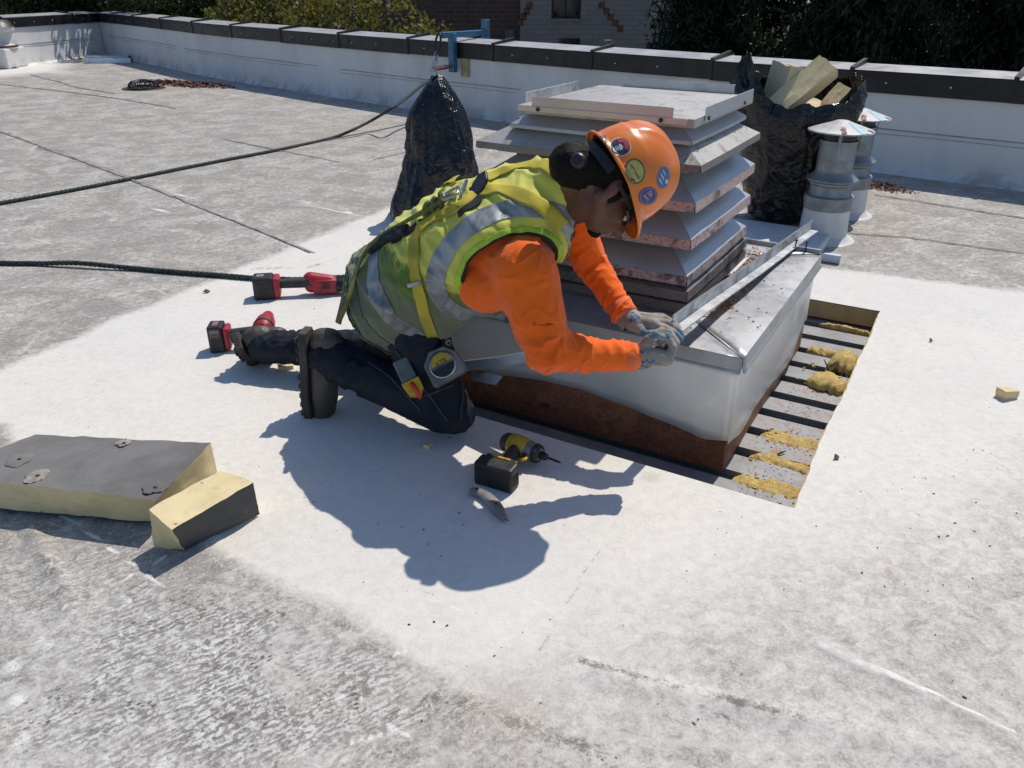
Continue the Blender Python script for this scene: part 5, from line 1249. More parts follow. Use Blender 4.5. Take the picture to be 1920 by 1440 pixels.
# ribbons laid over the vest along picture lines
def ribbon(bvh, px, width, off, name, m, par_, th=.002, side_max=None, n=None, smooth_it=6):
    px = np.array(px, float); d = np.r_[0, np.cumsum(np.linalg.norm(np.diff(px, axis=0), axis=1))]; n = n or max(8, int(d[-1]/5)); P = []; Nn = []
    for q in np.linspace(0, d[-1], n):
        x, y = np.interp(q, d, px[:, 0]), np.interp(q, d, px[:, 1]); r = nrm(ray(x, y)); h = bvh.ray_cast(Vector(_C), Vector(r))
        if h[0] is None:
            pt0 = Vector(_C+r*2.3/ (r@_F)) ; h = bvh.find_nearest(pt0)
        P.append(np.array(h[0])); nn_ = np.array(h[1]); nn_ = nn_ if nn_@r < 0 else -nn_; Nn.append(nn_)
    P = smooth_line(P, smooth_it); Nn = smooth_line(Nn, smooth_it+4); T = np.gradient(P, axis=0); rows = []
    for p, t_, nn_ in zip(P, T, Nn):
        s_ = nrm(np.cross(nrm(t_), nn_)); row = []
        for k in np.linspace(-.5, .5, 7):
            q = p+s_*width*k; h = bvh.find_nearest(Vector(q), .05)
            if h[0] is None: row.append(q); continue
            hn = np.array(h[1]); hn = hn if hn@nn_ > 0 else -hn; row.append(np.array(h[0])*.6+(q)*.4+nrm(nn_)*off)
        rows.append(row)
    mb = MB(); mb.grid(rows); o = mb.obj(name, m, par_, smooth=True); sl = o.modifiers.new('th', 'SOLIDIFY'); sl.thickness = th; sl.offset = 0; return o, P, Nn
WEB = NT('yellow_harness_webbing'); wc = WEB.mix(WEB.ramp(WEB.noise(10, 6), .4, .7), (.50, .42, .055), (.38, .32, .05)); WEB.bump(WEB.noise(300, 2), .4, .001); WEBM = WEB.set(wc, .75, 0, .2)
har = thing('tmp', (0, 0, 0), None, None); bpy.data.objects.remove(har)
mb = MB(); plate = PD(902, 352, 0)
def surf(bvh, x, y, off=0):
    r = nrm(ray(x, y)); h = bvh.ray_cast(Vector(_C), Vector(r))
    if h[0] is None: h = bvh.find_nearest(Vector(_C+r*2.3/(r@_F)))
    n_ = np.array(h[1]); n_ = n_ if n_@r < 0 else -n_; return np.array(h[0])+n_*off, n_
pc, pn = surf(v_bvh, 903, 352, .010)
pt_ = nrm(np.cross(pn, _R)); px_ = np.cross(pt_, pn)
mb = MB(); 
def plq(pts, c, a, b, n_, th): return [c+a*x+b*y for x, y in pts]
U_ = nrm(_U-pn*(pn@_U)); Rr = nrm(np.cross(U_, pn))
mb.prism(plq([(-.022, -.030), (.006, -.040), (.030, -.016), (.034, .012), (.012, .042), (-.016, .036), (-.028, .008)], pc-pn*.004, Rr, U_, pn, 0), pn*.010)
hs = mb.obj('harness', BLACKP, man); bevel(hs, .003)
str1, _, _ = ribbon(v_bvh, [(905, 343), (930, 328), (965, 316), (1000, 309), (1028, 312), (1050, 330)], .044, .006, 'shoulder_strap', WEBM, hs)
str2, _, _ = ribbon(v_bvh, [(905, 358), (940, 357), (975, 366), (1010, 384), (1035, 402), (1053, 425)], .046, .007, 'shoulder_strap', WEBM, hs)
ribbon(v_bvh, [(893, 362), (868, 385), (835, 402), (800, 418), (782, 440), (777, 470), (780, 510), (788, 555), (800, 600), (812, 628)], .034, .007, 'body_strap', WEBM, hs)
ribbon(v_bvh, [(862, 340), (835, 350), (800, 352), (785, 352)], .044, .014, 'webbing_tail', WEBM, hs)
ribbon(v_bvh, [(890, 350), (905, 375), (880, 392), (862, 398)], .030, .006, 'back_pad', BLK, hs)
ribbon(v_bvh, [(735, 345+110), (760, 440), (775, 428), (800, 415)], .028, .004, 'dark_elastic', BLK, hs)
ribbon(v_bvh, [(700, 470), (722, 452), (745, 444), (770, 436)], .030, .013, 'shock_pack', simple('dark_blue_wrap', (.02, .022, .04), None, 30, .9), hs, th=.016)
# D ring with steel plate
dc_, dn_ = surf(v_bvh, 858, 372, .020)
ring_dir = nrm((surf(v_bvh, 835, 384, .02)[0]-dc_)); sd_ = nrm(np.cross(ring_dir, dn_))
mb = MB(); R1 = .030; pts = [dc_+sd_*R1*math.cos(q)+ring_dir*(.035*math.sin(q)+.01) for q in np.linspace(-.5, math.pi+.5, 22)]; mb.tube(pts+[pts[0]], .0045, 8); mb.obj('d_ring', STEEL, hs, smooth=True)
mb = MB(); pq, pqn = surf(v_bvh, 876, 358, .013); mb.box(pq, (.010, .05, .006), [nrm(Rr), nrm(U_), pn]); mb.obj('ring_slot', GALV, hs)
# lanyard web from the ring to the rope behind him
LAN = simple('olive_lanyard', (.17, .17, .045), (.10, .11, .035), 20, .85)
lp = [surf(v_bvh, x, y, .016)[0] for x, y in ((852, 374), (832, 386), (812, 398), (785, 412), (758, 428), (730, 444), (705, 462), (690, 480), (676, 505))]
lp += [PD(662, 528, dep(lp[-1])+.0), PD(655, 555, dep(lp[-1])-.02), PD(645, 580, dep(lp[-1])-.02), PD(636, 602, dep(lp[-1])-.0)]
mb = MB(); LP = smooth_line(resample(lp, .01), 10); mb.tube(list(LP), [.010+.002*math.sin(i*.3) for i in range(len(LP))], 8, flat=.7); mb.obj('lanyard', LAN, hs, smooth=True)
mb = MB(); K = LP[6]; 
for k_ in range(3): link(mb, LP[4+k_*2], nrm(_U+_R*.3*k_), dn_, .016, .014, .006)
mb.obj('lanyard_knot', LAN, hs, smooth=True)
mb = MB(); lq = [PD(662, 500, 2.42), PD(650, 520, 2.40), PD(648, 545, 2.40), PD(642, 575, 2.42), PD(634, 606, 2.44)]; mb.tube(list(smooth_line(resample(lq, .01), 5)), .011, 8, flat=.4); mb.obj('hanging_hook_strap', simple('grey_green_strap', (.07, .075, .05), (.13, .13, .10), 15, .7), hs, smooth=True)
# leg strap and hip belt on the trousers
V, F = np.array([v.co for v in tr.data.vertices])+ORG['person'], [tuple(p.vertices) for p in tr.data.polygons]
t_bvh = BVHTree.FromPolygons([tuple(v) for v in V], F)
ribbon(t_bvh, [(795, 600), (812, 618), (828, 632), (838, 640)], .036, .010, 'leg_strap', WEBM, hs)
ribbon(t_bvh, [(745, 560), (790, 592), (830, 606), (860, 610)], .040, .008, 'hip_belt', BLK, hs)
ribbon(t_bvh, [(858, 600), (864, 625), (866, 650), (864, 676)], .045, .014, 'belt_tail', BLK, hs, th=.006)
for x, y in ((850, 632), (867, 640)):
    c, n_ = surf(t_bvh, x, y, .020); mb = MB(); a = nrm(np.cross(n_, E3)); link(mb, c, a, np.cross(a, n_), .006, .0085, .0018); mb.obj('eyelet', STEEL, hs, smooth=True)
bc, bn = surf(v_bvh, 772, 530, .010)
ribbon(v_bvh, [(768, 533), (792, 531)], .012, .011, 'strap_slider', GALV_D, hs, th=.003)

SEAMT = simple('seam_thread', (.05, .055, .07), None, 30, .8)
for px_l in ([(742, 655), (790, 720), (840, 790)], [(860, 700), (868, 740), (862, 790)], [(690, 680), (730, 705), (790, 770)]): ribbon(t_bvh, px_l, .005, .003, 'trouser_seam', SEAMT, tr)
ribbon(t_bvh, [(800, 742), (850, 722)], .006, .004, 'pocket_seam', SEAMT, tr)
# tape measure, knife holster on the thigh
def card(bvh, x, y, off): c, n_ = surf(bvh, x, y, off); return c, n_
c, n_ = surf(t_bvh, 826, 690, .028); n_ = nrm(-_F+.15*_U-.2*_R); up = nrm(_U*.87-_R*.48); up = nrm(up-n_*(n_@up)); rt = np.cross(up, n_)
TAPEC = simple('worn_grey_tape_case', (.22, .22, .215), (.12, .12, .115), 14, .45, .2); 
TY = simple('tape_yellow_label', (.50, .38, .03), (.35, .26, .03), 12, .6)
q = [(-.052, -.045), (.045, -.045), (.055, -.032), (.052, .018), (.025, .050), (-.020, .055), (-.052, .025)]
mb = MB(); mb.prism([c+rt*a+up*b-n_*.018 for a, b in q], n_*.036); tm = mb.obj('tape_measure', TAPEC, man); bevel(tm, .005, 3)
mb = MB(); mb.lathe(c, [(.039, .0185), (.041, .0205), (.036, .0215)], 32, (rt, up, n_)); mb.obj('case_rim', STEEL, tm, smooth=True)
def halfdisc(r, a0, a1, off, nm, m):
    mb = MB(); P_ = [c+rt*r*math.cos(a)+up*r*math.sin(a)+n_*off for a in np.linspace(a0, a1, 20)]; mb.add(P_, [tuple(range(20))]); return mb.obj(nm, m, tm)
halfdisc(.035, .12, math.pi-.12, .0205, 'yellow_label', TY); halfdisc(.035, math.pi+.1, 2*math.pi-.1, .0205, 'dark_label', BLACKP)
mb = MB(); mb.box(c-up*.040+n_*.0+rt*.048, (.010, .008, .012), [rt, up, n_]); mb.obj('tape_hook', STEEL, tm)
HOL = simple('black_belt_pouch', (.018, .018, .02), (.03, .03, .03), 20, .6)
def textmesh(s, size, font_shear=0):
    cu = bpy.data.curves.new('t', 'FONT'); cu.body = s; cu.size = size; cu.align_x = 'CENTER'; cu.align_y = 'CENTER'; cu.resolution_u = 3; cu.fill_mode = 'FRONT'
    o = bpy.data.objects.new('t', cu); COL.objects.link(o); dg = bpy.context.evaluated_depsgraph_get(); me = bpy.data.meshes.new_from_object(o.evaluated_get(dg))
    V = np.array([v.co for v in me.vertices]); F = [tuple(p.vertices) for p in me.polygons]; bpy.data.objects.remove(o); bpy.data.curves.remove(cu); bpy.data.meshes.remove(me); return V, F
V_, F_ = textmesh('XTR', .019); mb = MB(); mb.add([c+rt*v[0]+up*(v[1]+.008)+n_*.0212 for v in V_], F_); mb.obj('tape_print', BLACKP, tm)
c2, _ = surf(t_bvh, 772, 700, .02); n2 = nrm(-_F+.3*_U); u2 = nrm(_U*.86-_R*.42); u2 = nrm(u2-n2*(n2@u2)); r2 = np.cross(u2, n2)
YEL = simple('yellow_plastic', (.62, .40, .02), (.5, .32, .02), 20, .45)
mb = MB(); mb.box(c2+u2*.012, (.046, .070, .022), [r2, u2, n2]); kn = bevel(mb.obj('pocket_tool', simple('grey_translucent_case', (.16, .19, .19), (.10, .12, .12), 16, .35), man), .005, 3)
mb = MB(); mb.prism([c2+r2*a+u2*b-n2*.013 for a, b in ((-.027, -.024), (.027, -.024), (.026, -.058), (.006, -.078), (-.020, -.066))], n2*.028); ky = bevel(mb.obj('yellow_holster', YEL, kn), .004)
mb = MB(); mb.tube([c2-u2*.036+n2*.017, c2-u2*.060+n2*.018+r2*.003, c2-u2*.088+n2*.016+r2*.005], [.007, .008, .006], 10); mb.obj('red_grip', simple('orange_red_plastic', (.62, .06, .02), (.5, .05, .02), 20, .4), kn, smooth=True)
# ---------- boots
LEATH = simple('scuffed_brown_boot_leather', (.055, .043, .033), (.10, .085, .068), 9, .55, 0, .5, 60, lo=.45, hi=.75)
SOLE = simple('worn_boot_sole', (.045, .042, .038), (.095, .088, .078), 12, .8, 0, .5, 50, lo=.42, hi=.7)
def boot(heel, toe_dir, sole_n, leg_dir, sa_=.05):
    f = nrm(toe_dir); n = nrm(sole_n-f*(f@sole_n)); u = -n; l = np.cross(f, u); mb = MB()
    def q(a, b, c): return heel+f*a*1.1+u*b*1.15+l*c*1.12
    secs(mb, [(q(.02, .055, 0), l*.038, u*.052), (q(.06, .058, 0), l*.040, u*.056), (q(.11, .048, 0), l*.045, u*.048), (q(.165, .040, 0), l*.052, u*.040), (q(.215, .037, 0), l*.053, u*.037), (q(.252, .032, 0), l*.042, u*.032)], 20)
    ld = nrm(leg_dir); capsule(mb, q(sa_, .058, 0), q(sa_, .058, 0)+ld*.06, .050, .048)
    V, F = fuse(mb, .0045, 4); N = vnormals(V, F); V = V+N*((1-np.abs(nz3(V, 30))*2)*.0022)[:, None]
    V[:, 2] = np.maximum(V[:, 2], .001)
    b_ = mk('boot', V, F, LEATH, man, True)
    ol = [(0, -.030), (.0, .030), (.02, .038), (.08, .036), (.13, .041), (.19, .052), (.235, .051), (.265, .038), (.282, .012), (.282, -.012), (.265, -.038), (.235, -.051), (.19, -.052), (.13, -.041), (.08, -.036), (.02, -.038)]
    mb = MB(); mb.prism([q(a-.006, -.014+.006*(a > .2)*(a-.2)*8, c) for a, c in ol][::-1], u*.026); so = mb.obj('sole', SOLE, b_); bevel(so, .004, 3)
    mb = MB()
    for k in range(9):
        a = .015+.028*k
        if .085 < a < .115: continue
        for s_ in (-1, 1): mb.box(q(a, -.018, s_*.024), (.014, .030, .006), [f, l, u])
    mb.obj('tread_lug', SOLE, so)['kind'] = 'stuff'
    return b_
hN = PD(574, 622, dep(ankN)-.03); b1 = boot(hN, nrm(np.array([-.02, -.05, -1.0])), np.array([-1, .10, 0.05]), nrm(kneeN-ankN), .072)
hF = PD(446, 640, dep(ankF)-.03); b2 = boot(hF, nrm(np.array([.02, .62, -.62])), np.array([-1, -.35, -.25]), nrm(kneeF-ankF))
# ---------- gloves
GL = NT('grey_knit_glove'); ct = GL.attr('coat'); lg = GL.attr('logo')
gc = GL.mix(GL.ramp(GL.noise(25, 6), .4, .7), (.34, .32, .28), (.22, .20, .17)); gc = GL.mix(GL.ramp(GL.math('ADD', ct, GL.math('MULTIPLY', GL.math('SUBTRACT', GL.noise(60, 5), .5), .5)), .4, .6), gc, GL.mix(GL.noise(70, 4), (.07, .16, .21), (.16, .26, .30)))
gc = GL.mix(GL.ramp(lg, .4, .6), gc, (.05, .13, .28)); GL.bump(GL.noise(330, 3), .5, .001); GLM = GL.set(gc, .75, 0, .25)
def glove(fingers, palm, wrist, r_f, tips, logos, name='glove'):
    mb = MB()
    for a, b, r0, r1, fl in palm: capsule(mb, a, b, r0, r1, fl=fl)
    for fg in fingers:
        for i in range(len(fg)-1): capsule(mb, fg[i], fg[i+1], r_f*(1-.07*i), r_f*(1-.07*(i+1)), 10)
    V, F = fuse(mb, .0026, 3, .45); N = vnormals(V, F); V = V+N*((1-np.abs(nz3(V, 60))*2)*.0009)[:, None]
    coat = np.zeros(len(V))
    for p, r in tips: coat = np.maximum(coat, sm(np.linalg.norm(V-p, axis=1), r*1.3, r*.7))
    lo = np.zeros(len(V))
    for p, r in logos: lo = np.maximum(lo, sm(np.linalg.norm(V-p, axis=1), r*1.15, r*.85))
    o = mk(name, V, F, GLM, man, True)
    for nm, a in (('coat', coat), ('logo', lo)): at_ = o.data.attributes.new(nm, 'FLOAT', 'POINT'); at_.data.foreach_set('value', a.astype(np.float32))
    return o
D0 = dep(wrN)
def H(x, y, d=0): return PD(x, y, D0+d)
fN = [[H(1250, 676, -.028), H(1262, 650, -.034), H(1250, 629, -.030), H(1238, 640, -.026)],
      [H(1254, 672, -.008), H(1267, 644, -.012), H(1254, 623, -.008), H(1240, 632, -.004)],
      [H(1253, 668, .012), H(1266, 640, .010), H(1253, 620, .012), H(1240, 628, .014)],
      [H(1247, 664, .030), H(1259, 640, .030), H(1247, 622, .030), H(1236, 630, .028)],
      [H(1203, 654, -.016), H(1213, 637, -.030), H(1228, 627, -.036), H(1243, 633, -.034)]]
palmN = [(H(1188, 670, 0), H(1208, 668, 0), .029, .032, 1.1), (H(1208, 664, -.012), H(1248, 672, -.022), .026, .022, 1), (H(1208, 666, .014), H(1246, 668, .022), .024, .020, 1), (H(1204, 656, -.01), H(1212, 644, -.02), .022, .016, 1)]
lgN = [(H(1212+dx, 690+dy-8, -.04), .0052) for dx, dy in ((-8, 0), (-2, -5), (5, 0), (11, -3), (-3, 6), (4, 7), (-9, 8), (0, 12), (9, 8))]+[(H(1204, 660, -.04), .006)]
logo_c = []
glN = glove(fN, palmN, wrN, .0118, [(H(1240, 636, -.02), .020), (H(1226, 626, -.035), .016), (H(1252, 630, -.03), .014)], [])
D1 = dep(wrF)
def H2(x, y, d=0): return PD(x, y, D1+d)
fF = [[H2(1226, 610, -.045), H2(1249, 616, -.055), H2(1266, 626, -.055), H2(1276, 637, -.050)],
      [H2(1228, 603, -.030), H2(1252, 606, -.040), H2(1269, 617, -.042), H2(1279, 630, -.038)],
      [H2(1226, 598, -.012), H2(1248, 598, -.022), H2(1266, 609, -.026), H2(1276, 621, -.024)],
      [H2(1220, 594, .006), H2(1240, 593, -.004), H2(1257, 602, -.008), H2(1267, 612, -.008)],
      [H2(1196, 616, -.05), H2(1212, 626, -.062), H2(1228, 625, -.068), H2(1240, 620, -.066)]]
palmF = [(H2(1166, 585, 0), H2(1186, 600, -.012), .029, .030, 1), (H2(1188, 604, -.03), H2(1224, 608, -.042), .026, .019, 1), (H2(1190, 598, -.006), H2(1220, 598, -.004), .022, .017, 1), (H2(1190, 608, -.035), H2(1200, 616, -.048), .020, .015, 1)]
glF = glove(fF, palmF, wrF, .0112, [(H2(1272, 632, -.05), .022), (H2(1210, 625, -.06), .016), (H2(1262, 622, -.03), .018)], [])
for gl_, logos in ((glN, [(1204, 660), (1206, 679), (1213, 676), (1219, 680), (1225, 677), (1204, 686), (1212, 688), (1220, 688), (1200, 682)]), (glF, [(1187, 587), (1192, 591), (1185, 594), (1197, 595), (1190, 600), (1183, 601)])):
    V = np.array([v.co for v in gl_.data.vertices])+ORG['person']; bv = BVHTree.FromPolygons([tuple(v) for v in V], [tuple(p.vertices) for p in gl_.data.polygons]); lo = np.zeros(len(V))
    for x, y in logos: p, _n = surf(bv, x, y); lo = np.maximum(lo, sm(np.linalg.norm(V-p, axis=1), .0058, .0042))
    gl_.data.attributes['logo'].data.foreach_set('value', lo.astype(np.float32))
for w_, e_ in ((wrN, elN), (wrF, elF)):
    mb = MB(); t_ = nrm(w_-e_); mb.lathe(w_+t_*.012, [(.030, -.02), (.033, -.012), (.033, .0), (.031, .014), (.033, .02), (.030, .024)], 24, (nrm(np.cross(t_, E3)), nrm(np.cross(t_, np.cross(t_, E3))), t_)); mb.obj('knit_cuff', simple('knit_cuff_grey', (.33, .30, .25), (.22, .2, .17), 60, .9), glN if w_ is wrN else glF, smooth=True)
# ---------- hair, glasses
HAIR = NT('black_hair'); hb_ = HAIR.noise(90, 4, .6, 0, HAIR.map(scale=(1, 1, 5))); HAIR.bump(hb_, .7, .003); HAIRM = HAIR.set((.006, .005, .0045), .6, 0, .15)
mb = MB(); ellip(mb, hp_(-.012, .010, 0), HX, (.102, .084, .090)); capsule(mb, hp_(-.050, -.030, 0), hp_(-.088, -.085, 0), .066, .056); 
V, F = fuse(mb, .005, 10); N = vnormals(V, F); V = V+N*(nz3(V, 50)*.003+nz3(V, 130)*.0016)[:, None]
q = V-HB; s_ = np.minimum(.030-q@hf+np.maximum(0, (q@hu-.0))*1.0, q@hu+.135-.25*(q@hf+.06)); s_ = np.maximum(s_, q@hu-.0); V, F = clip(V, F, s_); hair = mk('hair', V, F, HAIRM, man, True); hr_bvh = BVHTree.FromPolygons([tuple(v) for v in V], [tuple(int(i) for i in f) for f in F])
mb = MB()
for s_ in (-1, 1): ellip(mb, hp_(.020, -.040, s_*.073), HX, (.010, .005, .024))
V, F = fuse(mb, .0035, 2); N = vnormals(V, F); V = V+N*(nz3(V, 120)*.002)[:, None]; mk('sideburns', V, F, HAIRM, man, True)['kind'] = 'stuff'
mb = MB(); ellip(mb, hp_(.080, -.103, 0), HX, (.021, .023, .017)); V, F = fuse(mb, .0035, 2); N = vnormals(V, F); V = V+N*(nz3(V, 120)*.002)[:, None]; mk('beard', V, F, HAIRM, man, True)
LENS = simple('dark_safety_lens', (.012, .012, .014), (.02, .02, .022), 5, .12, 0, 0)
mb = MB(); rows = []
for a in np.linspace(-1.25, 1.25, 22):
    rows.append([hp_(.038+.068*math.cos(a), -.020+dz_, .078*math.sin(a)) for dz_ in (.020, .010, -.006, -.018+.006*abs(a))])
mb.grid(rows); gs = mb.obj('safety_glasses', LENS, man, smooth=True); sl = gs.modifiers.new('th', 'SOLIDIFY'); sl.thickness = .0025; sl.offset = 0
for s_ in (-1, 1): mb = MB(); strip_solid(mb, [hp_(.062, -.018, s_*.075), hp_(.03, -.020, s_*.082), hp_(-.008, -.024, s_*.084)], .010, .003, hl*s_); mb.obj('temple_arm', BLACKP, gs)
# eyes behind the lens
EYE = simple('eye_white', (.6, .57, .52), None, 5, .3)
for s_ in (-1, 1): mb = MB(); ellip(mb, hp_(.083, -.024, s_*.030), HX, (.012, .012, .012), 12); mb.obj('eye', EYE, man, smooth=True)
# ---------- hard hat
OH = NT('orange_hat_shell'); ohc = OH.mix(OH.ramp(OH.noise(9, 7, .7), .45, .8, 0, .5), (.80, .20, .022), (.62, .15, .02)); ohc = OH.mix(OH.ramp(OH.noise(45, 5, .8), .66, .74, 0, .5), ohc, (.78, .40, .22)); OH.bump(OH.noise(40, 5, .7), .08, .001)
HATM = OH.set(ohc, OH.ramp(OH.noise(20, 5), .3, .7, .24, .40), 0, .5, Coat_Weight=.15, Coat_Roughness=.2)
hat = thing('tmp2', (0, 0, 0), None, None); bpy.data.objects.remove(hat)
nA, nB = 96, 30; rows = []
for i in range(nB+1):
    ph = math.pi/2*i/nB; row = []
    for j in range(nA+1):
        a = 2*math.pi*j/nA; ca, sa2 = math.cos(a), math.sin(a); rf = .120 if ca > 0 else .120; rl = .106
        k = math.cos(ph)**.80; h = .150*math.sin(ph)**.92; x = rf*ca*k; y = rl*sa2*k
        rid = .0075*math.exp(-(y/.016)**2)+.0045*math.exp(-((abs(y)-.050)/.010)**2); rid *= sm(np.array([h]), .045, .10)[0]*(1 if abs(x) < .2 else 0)
        nn_ = nrm([x/rf**2, y/rl**2, h/.15**2+1e-6]); p = np.array([x, y, h])+nn_*rid
        if ca < -.2 and h < .07: p[0] -= .004
        row.append(hp_(p[0], p[2]+.002, p[1]))
    rows.append(row)
# brim below the dome
def brim(a): ca = math.cos(a); return .009+.020*max(0, ca-.25)**1.3/.7+.006*max(0, -ca)
r0 = []; r1 = []; r2_ = []
for j in range(nA+1):
    a = 2*math.pi*j/nA; ca, sa2 = math.cos(a), math.sin(a); rf = .120; b = brim(a); dr = .010*max(0, ca)
    r1.append(hp_((rf+b)*ca, -.004-dr*1.6, (.106+b*.8)*sa2)); r2_.append(hp_((rf+b+.001)*ca, -.010-dr*1.6, (.106+b*.8+.001)*sa2)); r0.append(hp_((rf+b*.4)*ca, .000-dr*.5, (.106+b*.35)*sa2))
rows = [r2_, r1, r0]+rows; mb = MB(); mb.grid(rows); hat = mb.obj('hard_hat', HATM, man, smooth=True); hat['label'] = 'orange hard hat with round stickers'
sl = hat.modifiers.new('th', 'SOLIDIFY'); sl.thickness = .003; sl.offset = 1
h_bvh = BVHTree.FromPolygons([tuple(v) for v in mb.V], mb.F)
def onhat(x, y, off): p, n_ = surf(h_bvh, x, y, off); return p
def disc(cx, cy, rx, ry, rot, m, name, off=.0008, par_=None, rings=5, n=28, a0=0, a1=2*math.pi, rin=0.0):
    mb = MB(); rows = []
    for i in range(rings+1):
        k = rin+(1-rin)*i/rings; row = []
        for j in range(n+1):
            a = a0+(a1-a0)*j/n; X, Y = rx*k*math.cos(a), ry*k*math.sin(a); row.append(onhat(cx+X*math.cos(rot)-Y*math.sin(rot), cy+X*math.sin(rot)+Y*math.cos(rot), off))
        rows.append(row)
    mb.grid(rows); return mb.obj(name, m, par_ or hat)
def hattext(s, cx, cy, size, rot, m, par_, off=.0020, wide=1.0):
    V_, F_ = textmesh(s, size); mb = MB(); mb.add([onhat(cx+v[0]*wide*math.cos(rot)+v[1]*math.sin(rot), cy+v[0]*wide*math.sin(rot)-v[1]*math.cos(rot), off) for v in V_], F_); return mb.obj('sticker_lettering', m, par_)
def flat(name, c, r=.45): return simple(name, c, tuple(x*.8 for x in c), 40, r, 0, 0)
WHT = flat('sticker_white', (.62, .60, .56)); NVY = flat('sticker_navy', (.025, .03, .06)); RDS = flat('sticker_red', (.40, .04, .05)); YLS = flat('sticker_yellow', (.55, .47, .12)); BLS = flat('sticker_blue', (.07, .19, .42)); PPS = flat('sticker_purple', (.075, .06, .20)); DGS = flat('sticker_olive_edge', (.12, .13, .06))
s1 = disc(1163.5, 275.5, 20, 18, .2, WHT, 'sticker'); disc(1163.5, 275.5, 18, 16, .2, NVY, 'sticker_field', .0014, s1); disc(1165.5, 272.5, 15, 13.5, 0, RDS, 'sticker_emblem', .0020, s1, a0=-2.3, a1=.9, rin=.35); disc(1161, 277, 7, 6, .3, WHT, 'sticker_emblem', .0022, s1, a0=-1.9, a1=.6, rin=.3)
for k_ in range(3): disc(1155.5+k_*3.2, 280-k_*.8, 1.0, 5.0, -.45, WHT, 'sticker_emblem', .0024, s1)
s2 = disc(1190.5, 321, 19, 25, -.22, YLS, 'sticker'); disc(1190.5, 321, 18.6, 24.4, -.22, DGS, 'sticker_edge', .0013, s2, rin=.86); disc(1190.5, 321, 16, 21.5, -.22, DGS, 'sticker_edge', .0015, s2, a0=1.9, a1=3.3, rin=.72)
hattext('SAFETY TRAINED', 1190, 322, 6.6, 1.04, flat('print_black', (.02, .02, .015)), s2, .0020, .62)
s3 = disc(1243.3, 333, 11.5, 21, .18, BLS, 'sticker')
for k_, (x, y, a, b) in enumerate(((1246, 320.5, 4.5, 8), (1242.5, 328, 4.5, 9.5), (1239, 336, 4.5, 9))): disc(x-1.5, y+3, 1.5, b*.75, -.45, WHT, 'sticker_print', .0018, s3)
disc(1249, 340, 3, 4.5, .2, WHT, 'sticker_print', .0018, s3)
s4 = disc(1214.8, 367.3, 18.2, 16.2, -.6, PPS, 'sticker'); disc(1214.8, 367.3, 16.6, 14.8, -.6, flat('sticker_lilac', (.22, .20, .40)), 'sticker_ring', .0014, s4, rin=.88)
hattext('Sk', 1218.5, 363.5, 12, .95, WHT, s4); hattext('3071', 1210.6, 370.6, 7.6, .95, WHT, s4)
mb = MB(); rows = [[onhat(1121+15*(i/5)+4*(j/8), 256+30*(j/8)-2*(i/5), .0012) for i in range(6)] for j in range(9)]; mb.grid(rows); mb.obj('grey_label', flat('label_grey', (.16, .16, .17)), hat)
mb = MB(); c, kn_ = surf(hr_bvh, 1084, 302, .004); kn_ = nrm(kn_-_F*.8-_R*.4); ku = nrm(np.cross(kn_, hf)); mb.lathe(c, [(0, .012), (.013, .012), (.017, .008), (.019, .004), (.019, -.012), (.012, -.016)], 20, (ku, np.cross(kn_, ku), kn_)); rt_k = mb.obj('ratchet_knob', BLACKP, hat, smooth=True, sharp=40)
mb = MB(); strip_solid(mb, [hp_(-.005+.11*math.cos(a), -.020-.012*math.cos(a)*-1, .088*math.sin(a)) for a in np.linspace(1.9, 2*math.pi-1.9, 24)], .024, .004, [nrm(hf*math.cos(a)+hl*math.sin(a)) for a in np.linspace(1.9, 2*math.pi-1.9, 24)]); mb.obj('headband', BLACKP, hat)
# sleeve print
mb = MB()
for x, y, w_, h_ in ((1001, 605.5, 2.6, 2.0), (1001.5, 609.5, 2.6, 2.0)): mb.add([surf(sh_bvh, x-w_, y, .0012)[0], surf(sh_bvh, x+w_, y-h_, .0012)[0], surf(sh_bvh, x+w_, y+h_*.6, .0012)[0]], [(0, 1, 2)])
for x0, y0, x1, y1 in ((1007, 609, 1018, 610), (1018, 610, 1026, 606.5), (1022, 612, 1034, 607.5), (1026, 607.5, 1032, 606), (1033, 609, 1038, 607.5)):
    mb.add([surf(sh_bvh, x0, y0-.5, .0012)[0], surf(sh_bvh, x1, y1-.5, .0012)[0], surf(sh_bvh, x1, y1+.6, .0012)[0], surf(sh_bvh, x0, y0+.6, .0012)[0]], [(0, 1, 2, 3)])
mb.obj('sleeve_print', flat('print_dark', (.03, .01, .005)), shirt)
# ------------------------------------------------------------------ angle trims in sheet metal
def angle_trim(name, A, B, up, side, h, w_, m, label, th=.0016):
    A = np.asarray(A); B = np.asarray(B); mb = MB(); n = 14
    prof = [(0, 0), (0, h), (-.004, h+.002), (-.006, h-.003), (-.003, h-.004), (-.003, .003), (-w_, .003), (-w_, -.002), (0, -.002)]
    rows = []
    for i in range(n+1):
        f = i/n; c = A*(1-f)+B*f+up*.002*math.sin(f*9)
        rows.append([c+side*a+up*b for a, b in prof]+[c+side*prof[0][0]+up*prof[0][1]])
    mb.grid(rows); m_ = len(prof)+1; mb.F += [tuple(range(len(prof))), tuple(n*m_+k for k in range(len(prof)))[::-1]]; mb.M += [0, 0]
    o = mb.obj(name, m); tag(o, label, 'metal trim'); return o
tA = PD(1258, 617, dep(wrF)-.03); tB = atY(1518, 432, 3.36)
td_ = nrm(tB-tA); tu = nrm(E3-td_*(td_@E3)); ts = np.cross(td_, tu)
angle_trim('metal_trim', tA, tB, tu, -ts, .042, .035, GALV_D, 'long galvanised angle trim held in the gloved hands and resting across the curb')
